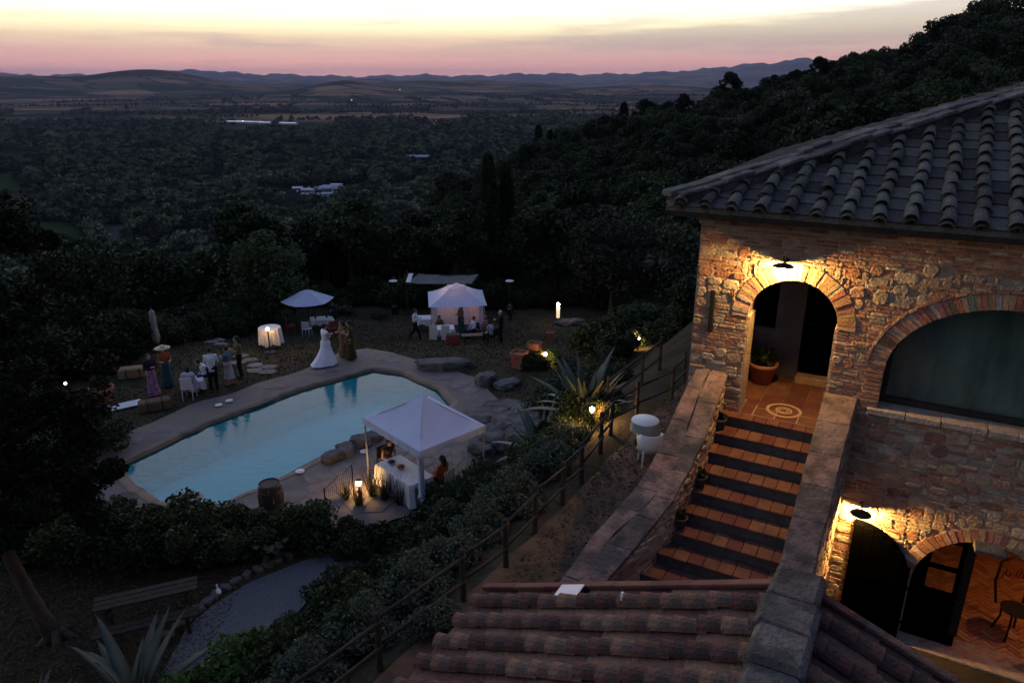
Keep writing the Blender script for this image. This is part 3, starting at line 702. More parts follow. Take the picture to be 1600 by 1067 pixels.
for k in range(4): dr.bbox((-1.43+.16*k,LG+.085,FZ+.1),(-1.29+.16*k,LG+.1,8.6),.004)
d1=dr.build('door',M_shut,villa,off=VB); hd=MB(); hd.tube([(-1.4,LG+.05,7.35),(-1.4,LG+.03,7.42),(-1.3,LG+.03,7.42)],.012,6); hd.build('handle',M_black,d1,off=VB)
sl=MB(); sl.bbox((-2.70,-.04,7.66),(-2.62,.02,8.36),.01); sl.build('wall_anchor_bar',M_black,villa,off=VB)
# big window: glass, frame, curtains behind
def glass_mat(name,tint,rough=.02):
    m=bpy.data.materials.new(name); m.use_nodes=True; nt=m.node_tree;N=nt.nodes;L=nt.links;N.remove(N['Principled BSDF'])
    gl=N.new('ShaderNodeBsdfGlossy'); gl.inputs['Roughness'].default_value=rough; tr=N.new('ShaderNodeBsdfTransparent'); tr.inputs[0].default_value=(*tint,1)
    fr=N.new('ShaderNodeFresnel'); fr.inputs[0].default_value=1.5; mx=N.new('ShaderNodeMixShader'); L.new(fr.outputs[0],mx.inputs[0]); L.new(tr.outputs[0],mx.inputs[1]); L.new(gl.outputs[0],mx.inputs[2]); L.new(mx.outputs[0],N['Material Output'].inputs[0]); return m
M_glass=glass_mat('window_glass',(.8,.9,.88))
lp=wn_loop(); 
g=MB(); g.add([(p[0],.34,p[1]) for p in lp],[tuple(range(len(lp)))]); gp=g.build('window_pane',M_glass,villa,off=VB)
def inset(lp,c,d): 
    return [(p[0]+(c[0]-p[0])/math.hypot(c[0]-p[0],c[1]-p[1])*d,p[1]+(c[1]-p[1])/math.hypot(c[0]-p[0],c[1]-p[1])*d) for p in lp]
fr_=MB(); slab(fr_,[(p[0],p[1]) for p in lp],[inset(lp,(1.42,7.4),.07)],.30,.38); fr_.bbox((WN[0],.295,WN[2]),(WN[1],.385,WN[2]+.09),.006); fr_.build('window_frame',M_wood_d,villa,off=VB)
M_curt=mat('grey_curtain',(.17,.22,.21),(.06,.085,.08),1.6,.95,stretch=(1,1,.3))  # light and dark streaks of the folds are put into the colour
for a,b in ((.02,2.85),):
    V=[];F=[];n=60
    for i in range(n+1):
        t=a+(b-a)*i/n; y=.60+.012*math.sin(t*31)+.02*math.sin(t*9+1)
        V+=[(t,y,6.75),(t,y*.7+.19,8.7)]
    for i in range(n): F.append((2*i,2*i+2,2*i+3,2*i+1))
    c=MB(); c.add(V,F); c.build('curtain',M_curt,villa,smooth=True,off=VB)
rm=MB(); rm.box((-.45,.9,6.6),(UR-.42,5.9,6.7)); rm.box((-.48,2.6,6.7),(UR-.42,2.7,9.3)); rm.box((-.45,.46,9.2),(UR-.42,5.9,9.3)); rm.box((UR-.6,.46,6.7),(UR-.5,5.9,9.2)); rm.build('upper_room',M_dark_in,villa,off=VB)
# lower room seen through the doorway
M_orange=mat('room_plaster',(.45,.22,.11),(.36,.17,.08),2,.9)
lr=MB(); lr.box((.2,3.9,CZ),(4.6,4.0,5.7)); lr.box((.2,.46,CZ),(.3,3.9,5.7)); lr.box((4.5,.46,CZ),(4.6,3.9,5.7)); lr.box((.2,.46,5.6),(4.6,3.9,5.75)); lr.build('lower_room',M_orange,villa,off=VB)
lf=MB(); lf.box((.3,-.0,CZ-.2),(4.5,3.9,CZ-.028)); lfo=lf.build('lower_floor',M_mortar,villa,off=VB)
M_herr=mat('herringbone_brick',(.40,.21,.11),(.28,.14,.075),8,.75,.3,30,rand=.22)
# herringbone bricks (7 x 21 cm)
b=.085; l=b*3; cnt=0; hb=bpy.data.meshes.new('x'); 
t=MB(); t.bbox((-l/2+.004,-b/2+.004,-.03),(l/2-.004,b/2-.004,0),.004); hme=t.mesh('brick',M_herr); rest=MB()
H=[]
for k in range(-40,60):
    for j in range(-30,40):
        # rows of an L shaped herringbone
        ox=k*b+j*3*b; oy=k*b-j*3*b
        H.append((ox+l/2,oy+b/2,0)); H.append((ox+b/2,oy+b+l/2,1))
ca,sa=math.cos(R(45)),math.sin(R(45))
for x,y,o_ in H:
    X=2.6+x*ca-y*sa; Y=1.6+x*sa+y*ca
    if not(.95<X<4.4 and .02<Y<3.8): continue
    if Y<.45 and not (LD[0]+.13<X<LD[1]-.13): continue
    an=R(45)+(math.pi/2 if o_ else 0)
    if X<3.2 and cnt<300: link('brick',hme,lfo,(X,Y,CZ-VB[2]+random.uniform(-.002,.001)),(0,0,an)); cnt+=1
    else: rest.bbox((-l/2+.004,-b/2+.004,-.03),(l/2-.004,b/2-.004,0),.004,M=Matrix.Translation((X,Y,CZ))@Matrix.Rotation(an,4,'Z'))
if rest.v: rest.build('floor_bricks',M_herr,lfo,off=VB)['kind']='stuff'
th=MB(); th.bbox((LD[0],-.12,CZ-.1),(LD[1],.02,CZ+.02),.012,col=(.4,.33,.27)); th.build('threshold',M_stone,villa,off=VB)
# outer shutter leaf, folded back against the wall
def leaf(mb,hx,dirx,y0,y1,r,zs,zb,n=14):
    """quarter arch leaf hinged at hx, tall edge r away in direction dirx"""
    P=[(hx,zb),(hx,zs)]+[(hx+dirx*r*(1-math.cos(a)),zs+r*math.sin(a)) for a in np.linspace(.08,math.pi/2,n)]+[(hx+dirx*r,zb)]
    slab(mb,P,[],y0,y1)
sh=MB(); leaf(sh,.80,-1,-.12,-.07,.88,4.1,CZ+.06); so=sh.build('shutter',M_shut,villa,off=VB)
for k in range(6):
    x0=.80-.88+k*.147; top=4.1+.88*math.sin(math.acos(max(0,min(1,(x0+.07-(-.08))/.88)))) -.04
    m=MB(); m.bbox((x0+.006,-.132,CZ+.09),(x0+.141,-.12,max(top-.02,4.0)),.004); m.build('plank',M_shut,so,off=VB)
for z in (3.35,4.0):
    m=MB(); m.bbox((.0,-.142,z),(.84,-.133,z+.05),.003); m.build('hinge_strap',M_shut,so,off=VB)
# inner glazed leaf, closed on the left half
gl=MB(); X0,X1=LD[0]+.01,1.60
P=[(X0,CZ+.02),(X0,4.15)]+[(LC[0]-(LC[2]-.01)*math.cos(a),LC[1]+(LC[2]-.01)*math.sin(a)) for a in np.linspace(.05,math.acos((LC[0]-X1)/(LC[2]-.01)),12)]+[(X1,CZ+.02)]
slab(gl,P,[[(1.05,3.90),(1.05,4.30),(1.44,4.30),(1.44,3.90)],[(1.05,4.36),(1.08,4.68),(1.20,4.80),(1.44,4.80),(1.44,4.36)]],.20,.26); gleaf=gl.build('door',M_shut,villa,off=VB)
for q in ((1.04,3.89,1.45,4.31),(1.04,4.35,1.45,4.80)):
    m=MB(); m.add([(q[0],.23,q[1]),(q[2],.23,q[1]),(q[2],.23,q[3]),(q[0],.23,q[3])],[(0,1,2,3)]); m.build('pane',M_glass,gleaf,off=VB)
m=MB(); m.bbox((1.50,.15,3.2),(1.62,.2,4.95),.01); m.build('stile',M_black,gleaf,off=VB); m=MB(); m.tube([(1.53,.14,3.85),(1.53,.1,3.88),(1.45,.1,3.88)],.012,6); m.build('handle',M_black,gleaf,off=VB)
m=MB(); m.bbox((1.52,-.30,5.03),(1.92,-.02,5.10),.015); m.bbox((1.52,-.06,4.98),(1.60,.0,5.04),.01); m.build('small_ledge',M_ridge,villa,off=VB)
rlp=bpy.data.lights.new('room_lamp_light','POINT'); rlp.energy=52; rlp.color=(1,.40,.11); rlp.shadow_soft_size=.07
t_=vthing('pendant_lamp','bare warm pendant bulb lighting the brick floored room behind the lower arch','lamp',(3.35,1.1,5.6)); 
m=MB(); m.tube([(0,0,0),(0,0,-.5)],.008,6); m.build('cord',M_black,t_); m=MB(); m.lathe([(.02,-.5),(.04,-.52),(.11,-.60),(.105,-.61)],n=16,cap=False); m.build('lamp_shade',M_black,t_)
M_bulb=mat('glowing_bulb',(1,.8,.5),emit=(1,.58,.20),estr=60)
m=MB(); m.ball((0,0,-.63),.035,10,8); m.build('bulb',M_bulb,t_,True); lo=bpy.data.objects.new('room_lamp_light',rlp); COL.objects.link(lo); lo.parent=t_; lo.location=(0,0,-.66)
# ------------------------------------------------------------------ hipped roof with tiles
EV=(-3.40,-.47,9.72); SL=.33
sin_,cos_=SL/math.hypot(1,SL),1/math.hypot(1,SL)
YR=5.6
rf=MB()
rf.add([(EV[0],EV[1],EV[2]),(6.6,EV[1],EV[2]),(6.6,YR,EV[2]+SL*(YR-EV[1])),(EV[0]+YR-EV[1],YR,EV[2]+SL*(YR-EV[1])),(EV[0],12,EV[2]),
        (EV[0],EV[1],EV[2]-.07),(6.6,EV[1],EV[2]-.07),(6.6,12,EV[2]-.07),(EV[0],12,EV[2]-.07),(6.6,12,EV[2])],
       [(0,1,2,3),(0,3,4),(0,5,6,1),(0,4,8,5),(5,8,7,6),(3,2,9,4)])
roof=rf.build('roof',M_rooft,villa,off=VB)
fa=MB(); fa.bbox((EV[0]+.02,EV[1]+.01,EV[2]-.15),(6.5,EV[1]+.06,EV[2]-.04),.008); fa.bbox((EV[0]+.02,EV[1]+.01,EV[2]-.15),(EV[0]+.07,8,EV[2]-.04),.008)
fa.build('fascia',M_wood_d,roof,off=VB)
def cover_mesh(L_,r0,r1,mat_,name,th=.016,n=7,seed=0):
    rnd=random.Random(seed); V=[];F=[]
    prof=[(0,r0*1.04),(L_*.08,r0),(L_,r1)]
    for sgn in (0,1):
        for y,r in prof:
            rr=r-sgn*th
            for k in range(n): 
                a=math.pi*k/(n-1); V.append((-rr*math.cos(a),y,rr*math.sin(a)*.92+rnd.uniform(-.002,.002)))
    m=len(prof)
    for s_ in range(2):
        b_=s_*m*n
        for i in range(m-1):
            for k in range(n-1):
                q=(b_+i*n+k,b_+i*n+k+1,b_+(i+1)*n+k+1,b_+(i+1)*n+k); F.append(q if s_==0 else q[::-1])
    for k in range(n-1): F.append((k,m*n+k,m*n+k+1,k+1))
    for i in range(m-1): F.append((i*n,(i+1)*n,m*n+(i+1)*n,m*n+i*n)); F.append((i*n+n-1,m*n+i*n+n-1,m*n+(i+1)*n+n-1,(i+1)*n+n-1))
    o=MB(); o.add(V,F); me=o.mesh(name,mat_); return me
def pan_mesh(L_,w,mat_,name,th=.02,lip=.03):
    P=[(-w/2,lip),(-w/2+.02,lip),(-w/2+.035,0),(w/2-.035,0),(w/2-.02,lip),(w/2,lip),(w/2,-th),(-w/2,-th)]
    V=[(x*(1 if y==0 else .95),y,z) for y in (0,L_) for x,z in P]; n=8
    F=[(k,(k+1)%n,n+(k+1)%n,n+k) for k in range(n)]+[(0,1,2,7),(2,3,6,7),(3,4,5,6),(8,15,10,9),(10,15,14,11),(11,14,13,12)]
    o=MB(); o.add(V,F); return o.mesh(name,mat_)
covers=[cover_mesh(.45,.098,.08,M_rooft,'cover_tile',seed=i) for i in range(3)]; pans=[pan_mesh(.43,.36,M_rooft,'pan_tile')]
ang=math.atan(SL); PIT=.392; EXP=.365; cnt=0; rest=[]
def roof_tiles():
    tl=[]
    for c in range(0,24):
        u=EV[0]+.22+c*PIT
        for r in range(0,18):
            s_=r*EXP; y=EV[1]-.03+s_*cos_; z=EV[2]+s_*sin_
            tl.append((u,y,z,r))
    vis=[t for t in tl if t[0]-EV[0]>(t[1]-EV[1])+.15 and t[1]<YR-.3]
    n=0; restc=MB()
    for u,y,z,r in sorted(vis,key=lambda t:(t[0]+.8*t[1])):
        j=lambda k: random.uniform(-k,k)
        if u<2.9:
            link('pan_tile',pans[0],roof,(u+PIT/2+j(.008),y+.02+j(.01),z+.03-VB[2]),(ang-.055+j(.012),j(.015),j(.02)))
            link('cover_tile',random.choice(covers),roof,(u+j(.02),y-.01+j(.03),z+.058-VB[2]+j(.008)),(ang-.07+j(.045),j(.08),j(.07)))
            if r==0: link('cover_tile',random.choice(covers),roof,(u+j(.012),y-.05+j(.02),z+.0-VB[2]),(ang-.03,j(.05),j(.03)),(.95,.6,.9))
        else: restc.box((u-.08,y,z+.03),(u+.08,y+.4,z+.2))
    if restc.v: restc.build('cover_tiles',M_rooft,roof,off=VB)['kind']='stuff'
roof_tiles()
def side_tiles():
    # the garden side of the hip roof, seen only from further left
    cv,pn=MB(),MB()
    def put(mb,me,M):
        n=len(mb.v); mb.v+=[tuple(M@v.co) for v in me.vertices]; mb.f+=[tuple(i+n for i in p.vertices) for p in me.polygons]; mb.c+=[(1,1,1)]*len(me.vertices)
    rz=Matrix.Rotation(-math.pi/2,4,'Z')
    for c in range(26):
        yy=EV[1]+.25+c*PIT
        for r in range(16):
            s_=r*EXP; u=EV[0]-.03+s_*cos_; z=EV[2]+s_*sin_
            if yy-EV[1]<(u-EV[0])+.15 or u-EV[0]>5.8 or yy>9.5: continue
            j=lambda k: random.uniform(-k,k)
            put(cv,covers[r%3],Matrix.Translation((u,yy,z+.058))@rz@Matrix.Rotation(ang-.07+j(.03),4,'X')@Matrix.Rotation(j(.04),4,'Y'))
            put(pn,pans[0],Matrix.Translation((u+.02,yy+PIT/2,z+.03))@rz@Matrix.Rotation(ang-.055,4,'X'))
    cv.build('side_cover_tiles',M_rooft,roof,off=VB)['kind']='stuff'; pn.build('side_pan_tiles',M_rooft,roof,off=VB)['kind']='stuff'
side_tiles()
# hip: stepped flat stones climbing the corner
hd_=Vector((1,1,SL)).normalized(); k=0; s=.06
side=Vector((1,-1,0)).normalized()
while s<8.2:
    L_=random.uniform(.34,.52); 
    for q,(o0,o1,hh) in enumerate(((-.26,.0,.085),(.0,.24,.06))):
        LL=L_*random.uniform(.95,1.05)
        base=Vector(EV)+hd_*(s+random.uniform(-.02,.02)+q*.12); M=Matrix.Translation(base+Vector((0,0,.10)))@Matrix(((hd_.x,side.x,0,0),(hd_.y,side.y,0,0),(hd_.z,0,1,0),(0,0,0,1)))@Matrix.Rotation(random.uniform(-.06,.03),4,'Y')@Matrix.Rotation(random.uniform(-.05,.05),4,'X')
        m=MB(); m.bbox((0,o0+random.uniform(-.03,.03),0),(LL+.03,o1+random.uniform(-.03,.03),hh+random.uniform(-.01,.02)),.018,.012,M=M); m.build('hip_stone',M_ridge,roof,off=VB)
    s+=L_*.93
core=MB(); 
M=Matrix.Translation(Vector(EV))@Matrix(((hd_.x,side.x,0,0),(hd_.y,side.y,0,0),(hd_.z,0,1,0),(0,0,0,1))); core.box((.12,-.22,-.03),(8.3,.2,.11),M=M); core.build('hip_mortar',M_ridge,roof,off=VB)
# ------------------------------------------------------------------ wall lamps
M_shade=mat('lamp_shade_metal',(.10,.075,.05),(.06,.05,.04),8,.5,metal=.6)
def wall_lamp(label,base,power,reach=.22):
    t=vthing('wall_lamp',label,'lamp',base,'disc shaded lamps on the villa wall')
    m=MB(); m.lathe([(.05,0),(.05,.02)],n=14); mp=m.mesh('backplate',M_black); link('backplate',mp,t,(0,-.002,0),(math.pi/2,0,0))
    m=MB(); m.tube([(0,-.02,0),(0,-.12,.07),(0,-.24,.08),(0,-reach,.04),(0,-reach,0)],.011,7); m.build('arm',M_black,t,True)
    m=MB(); V=[]; m.lathe([(.02,.0),(.035,-.015),(.10,-.03),(.15,-.055),(.155,-.06),(.15,-.065),(.10,-.04),(.03,-.025)],(0,-reach,0),24,cap=True); m.build('lamp_shade',M_shade,t,True)
    rb_=.042; st_w=power/(math.pi*4*math.pi*rb_*rb_); m=MB(); m.ball((0,-reach,-.092),rb_,14,10); m.build('bulb',mat('wall_bulb_%d'%int(st_w),(1,.8,.5),emit=(1,.55,.15),estr=st_w),t,True)
    return t
wall_lamp('lit disc shaded lamp high above the loggia arch',(-1.62,0,8.98),300)
wall_lamp('lit disc shaded lamp over the black arched shutter of the lower door',(-.02,0,5.22),230)
# ------------------------------------------------------------------ staircase
stair=vthing('staircase','terracotta tiled outdoor staircase rising to the lit loggia arch','stairs',(-1.6,-2.2,2.9)); SB=(-1.6,-2.2,2.9)
RI,TR=.185,.335
tw=MB()
for k in range(13):
    z=FZ-RI*(k+1)+ (0 if k else 0); y1=-.02-TR*k if k else -.005; y1=-.22-TR*(k-1) if k>0 else 0.0
    y0=-.22-TR*k
    ul=-2.40-(.30*max(0,k-4)/8); ur=-.79
    if k==0: ul=-2.40
    zt=FZ-RI*(k+1)+RI   # tread k=0 is the landing nose
    m=MB(); m.box((ul-.1,y0+.03,2.8),(ur+.04,y1+.03+ (0 if k else -.03),zt-.03)); stp=m.build('step',M_riser,stair,off=SB)
    n=8; w=(ur-ul)/n
    for i in range(n):
        m=MB(); m.bbox((ul+i*w+.003,y0-.012+random.uniform(-.002,.002),zt-.03),(ul+(i+1)*w-.003,y1-.002+.012*(k>0)*0,zt+random.uniform(0,.003)),.006); m.build('tile',M_terra,stp,off=SB)
# parapets
def parapet(name,label,pts,zbot,base,cope_n,cols,mats):
    """pts: list of (w, inner_u, outer_u, ztop) down the flight; villa frame, y=-w"""
    t=vthing(name,label,'wall',base); V=[];F=[]
    for w,ui,uo,z in pts: V+=[(ui,-w,zbot),(uo,-w,zbot),(uo,-w,z-.06),(ui,-w,z-.06)]
    n=len(pts)
    for i in range(n-1):
        a=4*i
        for k in range(4): F.append((a+k,a+(k+1)%4,a+4+(k+1)%4,a+4+k))
    F+= [(0,3,2,1),(4*n-4,4*n-3,4*n-2,4*n-1)]
    m=MB(); m.add(V,F); core=m.build('masonry',M_mortar,t,off=base)
    def samp(w):
        for a,b in zip(pts,pts[1:]):
            if a[0]<=w<=b[0]: q=(w-a[0])/(b[0]-a[0]); return [a[i]+(b[i]-a[i])*q for i in range(1,4)]
        return pts[-1][1:]
    # coping slabs in staggered rows
    for c in range(cols):
        w=pts[0][0]
        while w<pts[-1][0]-.05:
            l=random.uniform(.32,.62); w2=min(w+l,pts[-1][0]); P=[]
            e=random.uniform(.0,.02)
            bd=lambda q: .5+.11*math.sin(q*2.3+.6)+.05*math.sin(q*7.1)
            h=random.uniform(.0,.012)
            for ww in (w+.0015,w2-.0015):
                ui,uo,z=samp(ww)
                for f in ((-.03 if c==0 else bd(ww)),(1.03 if c==cols-1 else bd(ww))):
                    u_=ui+(uo-ui)*f+random.uniform(-.004,.004)
                    P+=[(u_,-ww,z-.058),(u_,-ww,z+h+random.uniform(-.006,.006))]
            m=MB(); cc=random.choice(mats)
            # midpoints make the slab edges uneven
            def lerp(a,b,t): return tuple(a[i]+(b[i]-a[i])*t for i in range(3))
            b0,t0,b1,t1,b2,t2,b3,t3=P
            jr=lambda p:(p[0]+random.uniform(-.014,.014),p[1]+random.uniform(-.01,.01),p[2]+random.uniform(-.006,.006))
            top=[t0,jr(lerp(t0,t1,.5)),t1,jr(lerp(t1,t3,.5)),t3,jr(lerp(t3,t2,.5)),t2,jr(lerp(t2,t0,.5))]
            ctr=lerp(lerp(t0,t3,.5),lerp(t1,t2,.5),.5); tin=[lerp(ctr,p,.965) for p in top]; tin=[(p[0],p[1],p[2]+.006) for p in tin]
            bot=[(p[0],p[1],p[2]-.06) for p in top]
            m.add(bot+top+tin,[(i,(i+1)%8,8+(i+1)%8,8+i) for i in range(8)]+[(8+i,8+(i+1)%8,16+(i+1)%8,16+i) for i in range(8)]+[tuple(range(16,24))],cc)
            m.build('coping_slab',M_cope,t,off=base); w=w2
    return t,core,samp
PK=[(1.0,.84,.79),(.9,.76,.73),(1.3,1.06,.98)]; GY=[(.62,.62,.66),(.75,.72,.72),(.5,.52,.55),(.9,.8,.76)]
LPT=[(.02,-2.32,-2.80,6.98),(.24,-2.32,-2.83,6.90),(1.1,-2.30,-2.88,6.41),(1.65,-2.36,-2.9,6.11),(2.2,-2.43,-3.0,5.80),(2.9,-2.67,-3.28,5.42),(3.5,-2.92,-3.46,5.08),(4.3,-3.18,-3.62,4.62)]
LBS=(-2.9,-2.2,3.5)
lpar,lcore,lsamp=parapet('low_wall','mottled stone parapet with pinkish coping on the garden side of the stairs',LPT,2.9,LBS,0,2,PK+GY+GY,)
# inner face of the garden-side parapet: rubble
cells=pack(.05,4.25,4.0,7.0,lambda s,t: t<lsamp(s)[2]-.09 and t>FZ-.2-.55*s-.3,lambda s,t:'s' if random.random()<.85 else 'b',.06,.08)
lay_stones(cells,lcore,LBS,lambda s,t,d:(lsamp(s)[0]+d,-s,t),200,80)
cells=pack(.05,4.25,3.5,7.0,lambda s,t: t<lsamp(s)[2]-.09,lambda s,t:'s',.07,.09)
lay_stones(cells,lcore,LBS,lambda s,t,d:(lsamp(s)[1]-d,-s,t),90,10)
RPT=[(.02,-.80,-.36,6.98),(.3,-.80,-.37,6.92),(3.3,-.84,-.46,5.12),(4.3,-.85,-.48,4.55)]
RBS=(-.55,-2.2,2.9)
rpar,rcore,rsamp=parapet('low_wall','grey stone parapet between the stairs and the lower lamp',RPT,2.8,RBS,0,1,GY)
cells=pack(.05,4.25,2.95,7.0,lambda s,t: t<rsamp(s)[2]-.08,lambda s,t:'s' if random.random()<.8 else 'b',.06,.08)
lay_stones(cells,rcore,RBS,lambda s,t,d:(rsamp(s)[1]+d,-s,t),200,60)
# ------------------------------------------------------------------ annex with gabled tile roof in the foreground
AB=(-.44,-6.8,2.9)
ann=vthing('annex_building','low stone outbuilding with gabled reddish tile roof in front of the stairs','outbuilding',AB)
RU,RZt,W0,W1,LL,LR,AS=-.44,6.63,4.59,9.4,3.69,3.69,.392
ze=RZt-AS*LL
mb=MB(); P=[(RU-LL+.25,2.5),(RU+LR-.25,2.5),(RU+LR-.25,RZt-AS*(LR-.25)-.12),(RU,RZt-.12),(RU-LL+.25,RZt-AS*(LL-.25)-.12)]
slab(mb,P,[],-W0-.2,-W0-.55); mb.box((RU-LL+.25,-W1+.3,2.5),(RU-LL+.6,-W0-.55,ze-.05)); mb.box((RU+LR-.6,-W1+.3,2.5),(RU+LR-.25,-W0-.55,ze-.05)); slab(mb,P,[],-W1+.5,-W1+.2)
awall=mb.build('wall',M_mortar,ann,off=AB)
aok=lambda s,t: t<RZt-AS*abs(s-RU)-.2
lay_stones(pack(RU-LL+.25,RU+LR-.25,2.95,6.4,aok,lambda s,t:'s',.08,.09),awall,AB,lambda s,t,d:(s,-W0-.2+d,t),120,20)
lay_stones(pack(W0+.3,W1-.3,3.2,ze-.12,lambda s,t:True,lambda s,t:'s',.08,.09),awall,AB,lambda s,t,d:(RU-LL+.25-d,-s,t),100,20)
rf=MB()
for sg,LN in ((-1,LL),(1,LR)):
    a=[(RU,-W0,RZt),(RU+sg*LN,-W0,RZt-AS*LN),(RU+sg*LN,-W1,RZt-AS*LN),(RU,-W1,RZt)]; b_=[(p[0],p[1],p[2]-.09) for p in a]
    rf.add(a+b_,[(0,1,2,3),(7,6,5,4),(0,4,5,1),(1,5,6,2),(2,6,7,3)])
aroof=rf.build('roof',M_annt,ann,off=AB)
acov=[cover_mesh(.36,.105,.088,M_annt,'cover_tile',seed=i+9) for i in range(3)]; apan=[pan_mesh(.40,.37,M_annt,'pan_tile')]
aang=math.atan(AS); ac,as_=math.cos(aang),math.sin(aang)
def annex_tiles():
    n=0
    for sg,LN,rows in ((-1,LL,12),(1,LR,12)):
        ns=int(LN/ac/.262)+1
        for r in range(rows):
            yc=-(W0+.36+r*.40)      # centre line of a cover row
            for k in range(ns):
                s_=LN/ac+.05-k*.262
                if s_<.25: continue
                if sg>0 and r>5: continue
                u=RU+sg*s_*ac; z=RZt-s_*as_
                j=lambda q: random.uniform(-q,q)
                rot=Matrix.Rotation(math.pi/2*(-1 if sg<0 else 1),4,'Z')   # local +y points up the slope
                M=Matrix.Translation((u-AB[0],yc-AB[1]+j(.012),z+.062-AB[2]+j(.006)))@rot@Matrix.Rotation(aang-.06+j(.03),4,'X')@Matrix.Rotation(j(.05),4,'Y')@Matrix.Rotation(j(.03),4,'Z')
                o=link('cover_tile',random.choice(acov),aroof); o.matrix_local=M
                if k%1==0 and k*.262<LN/ac-.3 and (k%2==0 or True) and k%2==0:
                    s2=LN/ac+.03-k*.262; M=Matrix.Translation((RU+sg*s2*ac-AB[0],yc+.20-AB[1]+j(.01),RZt-s2*as_+.028-AB[2]))@rot@Matrix.Rotation(aang-.04+j(.01),4,'X')@Matrix.Scale(1.4,4,(0,1,0))
                    o=link('pan_tile',apan[0],aroof); o.matrix_local=M
annex_tiles()
# verge: thin edging tiles along the gable
for sg,LN in ((-1,LL),(1,LR)):
    s_=.2
    while s_<LN/ac-.05:
        M=Matrix.Translation((RU+sg*s_*ac,-W0-.02,RZt-s_*as_+.045))@Matrix.Rotation(sg*aang,4,'Y')
        m=MB(); m.bbox((-.01 if sg>0 else -.5,-.06,-.02),(.5 if sg>0 else .01,.05,.035+random.uniform(0,.006)),.01,.003,M=M); m.build('edge_tile',M_terra if sg<0 else M_annt,aroof,off=AB); s_+=.48
# ridge blocks
y=-W0+.08
while y>-W1:
    l=random.uniform(.5,.62); m=MB(); wd=random.uniform(.24,.29); h=random.uniform(.17,.22)
    m.bbox((RU-wd,y-l,RZt-.06),(RU+wd*.95,y-.01,RZt+h),.05,.02); m.build('ridge_block',M_ridge,aroof,off=AB); y-=l*.93
# panel lying on the annex roof
s_=2.62; m=MB(); m.bbox((-.16,-.12,0),(.16,.12,.018),.004); pn=vthing('roof_panel','small flat white panel lying on the reddish annex roof tiles','panel',(0,0,0)); 
pn.location=W(RU-2.48,W0+.20,RZt-AS*2.48+.10); pn.rotation_euler=(0,0,0); pn.matrix_world=Matrix.Translation(pn.location)@Matrix.Rotation(RZ,4,'Z')@Matrix.Rotation(-aang,4,'Y')
m.build('panel_sheet',M_white,pn); m=MB(); m.bbox((-.13,-.09,-.03),(.13,.09,0),.004); m.build('underside_frame',M_black,pn)
pg=vthing('roof_peg','short pale peg standing on the annex roof beside the white panel','peg',(RU-1.75,-W0-.42,RZt-AS*1.75+.1)); m=MB(); m.tube([(0,0,0),(0,0,.05),(.01,0,.13)],[.012,.012,.018],8); m.build('rod',M_white,pg,True); m=MB(); m.lathe([(.03,0),(.02,.02)],n=10); m.build('foot',M_black,pg)
# haze
hz=MB(); hz.box((-63000,-63000,GMIN-1.0),(63000,63000,900)); ho=hz.build('haze',None); ho['kind']='stuff'
m=bpy.data.materials.new('evening_air'); m.use_nodes=True; nt=m.node_tree; nt.nodes.remove(nt.nodes['Principled BSDF']); pv=nt.nodes.new('ShaderNodeVolumePrincipled'); pv.inputs['Color'].default_value=(.56,.62,.92,1); pv.inputs['Density'].default_value=2.9e-5
nt.links.new(pv.outputs[0],nt.nodes['Material Output'].inputs['Volume']); ho.data.materials.append(m)
# ------------------------------------------------------------------ vegetation
M_leafd=mat('dark_foliage',(.021,.032,.015),(.011,.019,.008),3,.7,orand=.45,rand=.45,island=True,spec=.15,trans=.15)
M_leafo=mat('grey_green_foliage',(.052,.060,.040),(.03,.038,.025),3,.8,orand=.35,rand=.4,island=True,spec=.15,trans=.15)
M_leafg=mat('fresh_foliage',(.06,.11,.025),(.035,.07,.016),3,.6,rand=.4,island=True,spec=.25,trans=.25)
M_leafs=mat('shrub_foliage',(.042,.060,.024),(.020,.032,.013),3,.7,orand=.35,rand=.45,island=True,spec=.15,trans=.2)
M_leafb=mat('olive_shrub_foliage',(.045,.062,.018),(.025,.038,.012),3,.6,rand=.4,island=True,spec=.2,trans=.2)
M_leaff=mat('valley_foliage',(.095,.125,.062),(.06,.085,.042),3,.7,rand=.25,orand=.4,island=True,spec=.1)
M_lav=mat('lavender_foliage',(.095,.112,.08),(.05,.062,.042),4,.9,rand=.3,island=True,spec=.1,trans=.1)
M_bark=mat('bark',(.085,.065,.05),(.04,.032,.026),8,.95,.9,22,stretch=(1,1,.25))
M_agave=mat('agave_leaf',(.10,.12,.09),(.055,.072,.055),3,.55,.1,12,rand=.15,stretch=(1,1,.3))
M_agtan=mat('agave_dry_leaf',(.22,.19,.12),(.14,.12,.08),3,.7,.2,12)
M_grass=mat('dry_grass_blades',(.072,.056,.035),(.05,.042,.026),3,.9,rand=.08,island=True,spec=.1)
M_grassy=mat('lit_reed_grass',(.17,.13,.05),(.09,.08,.03),3,.9,rand=.3,island=True,spec=.1)  # paler, yellower blades beside the lamps: lamplight put into the colour
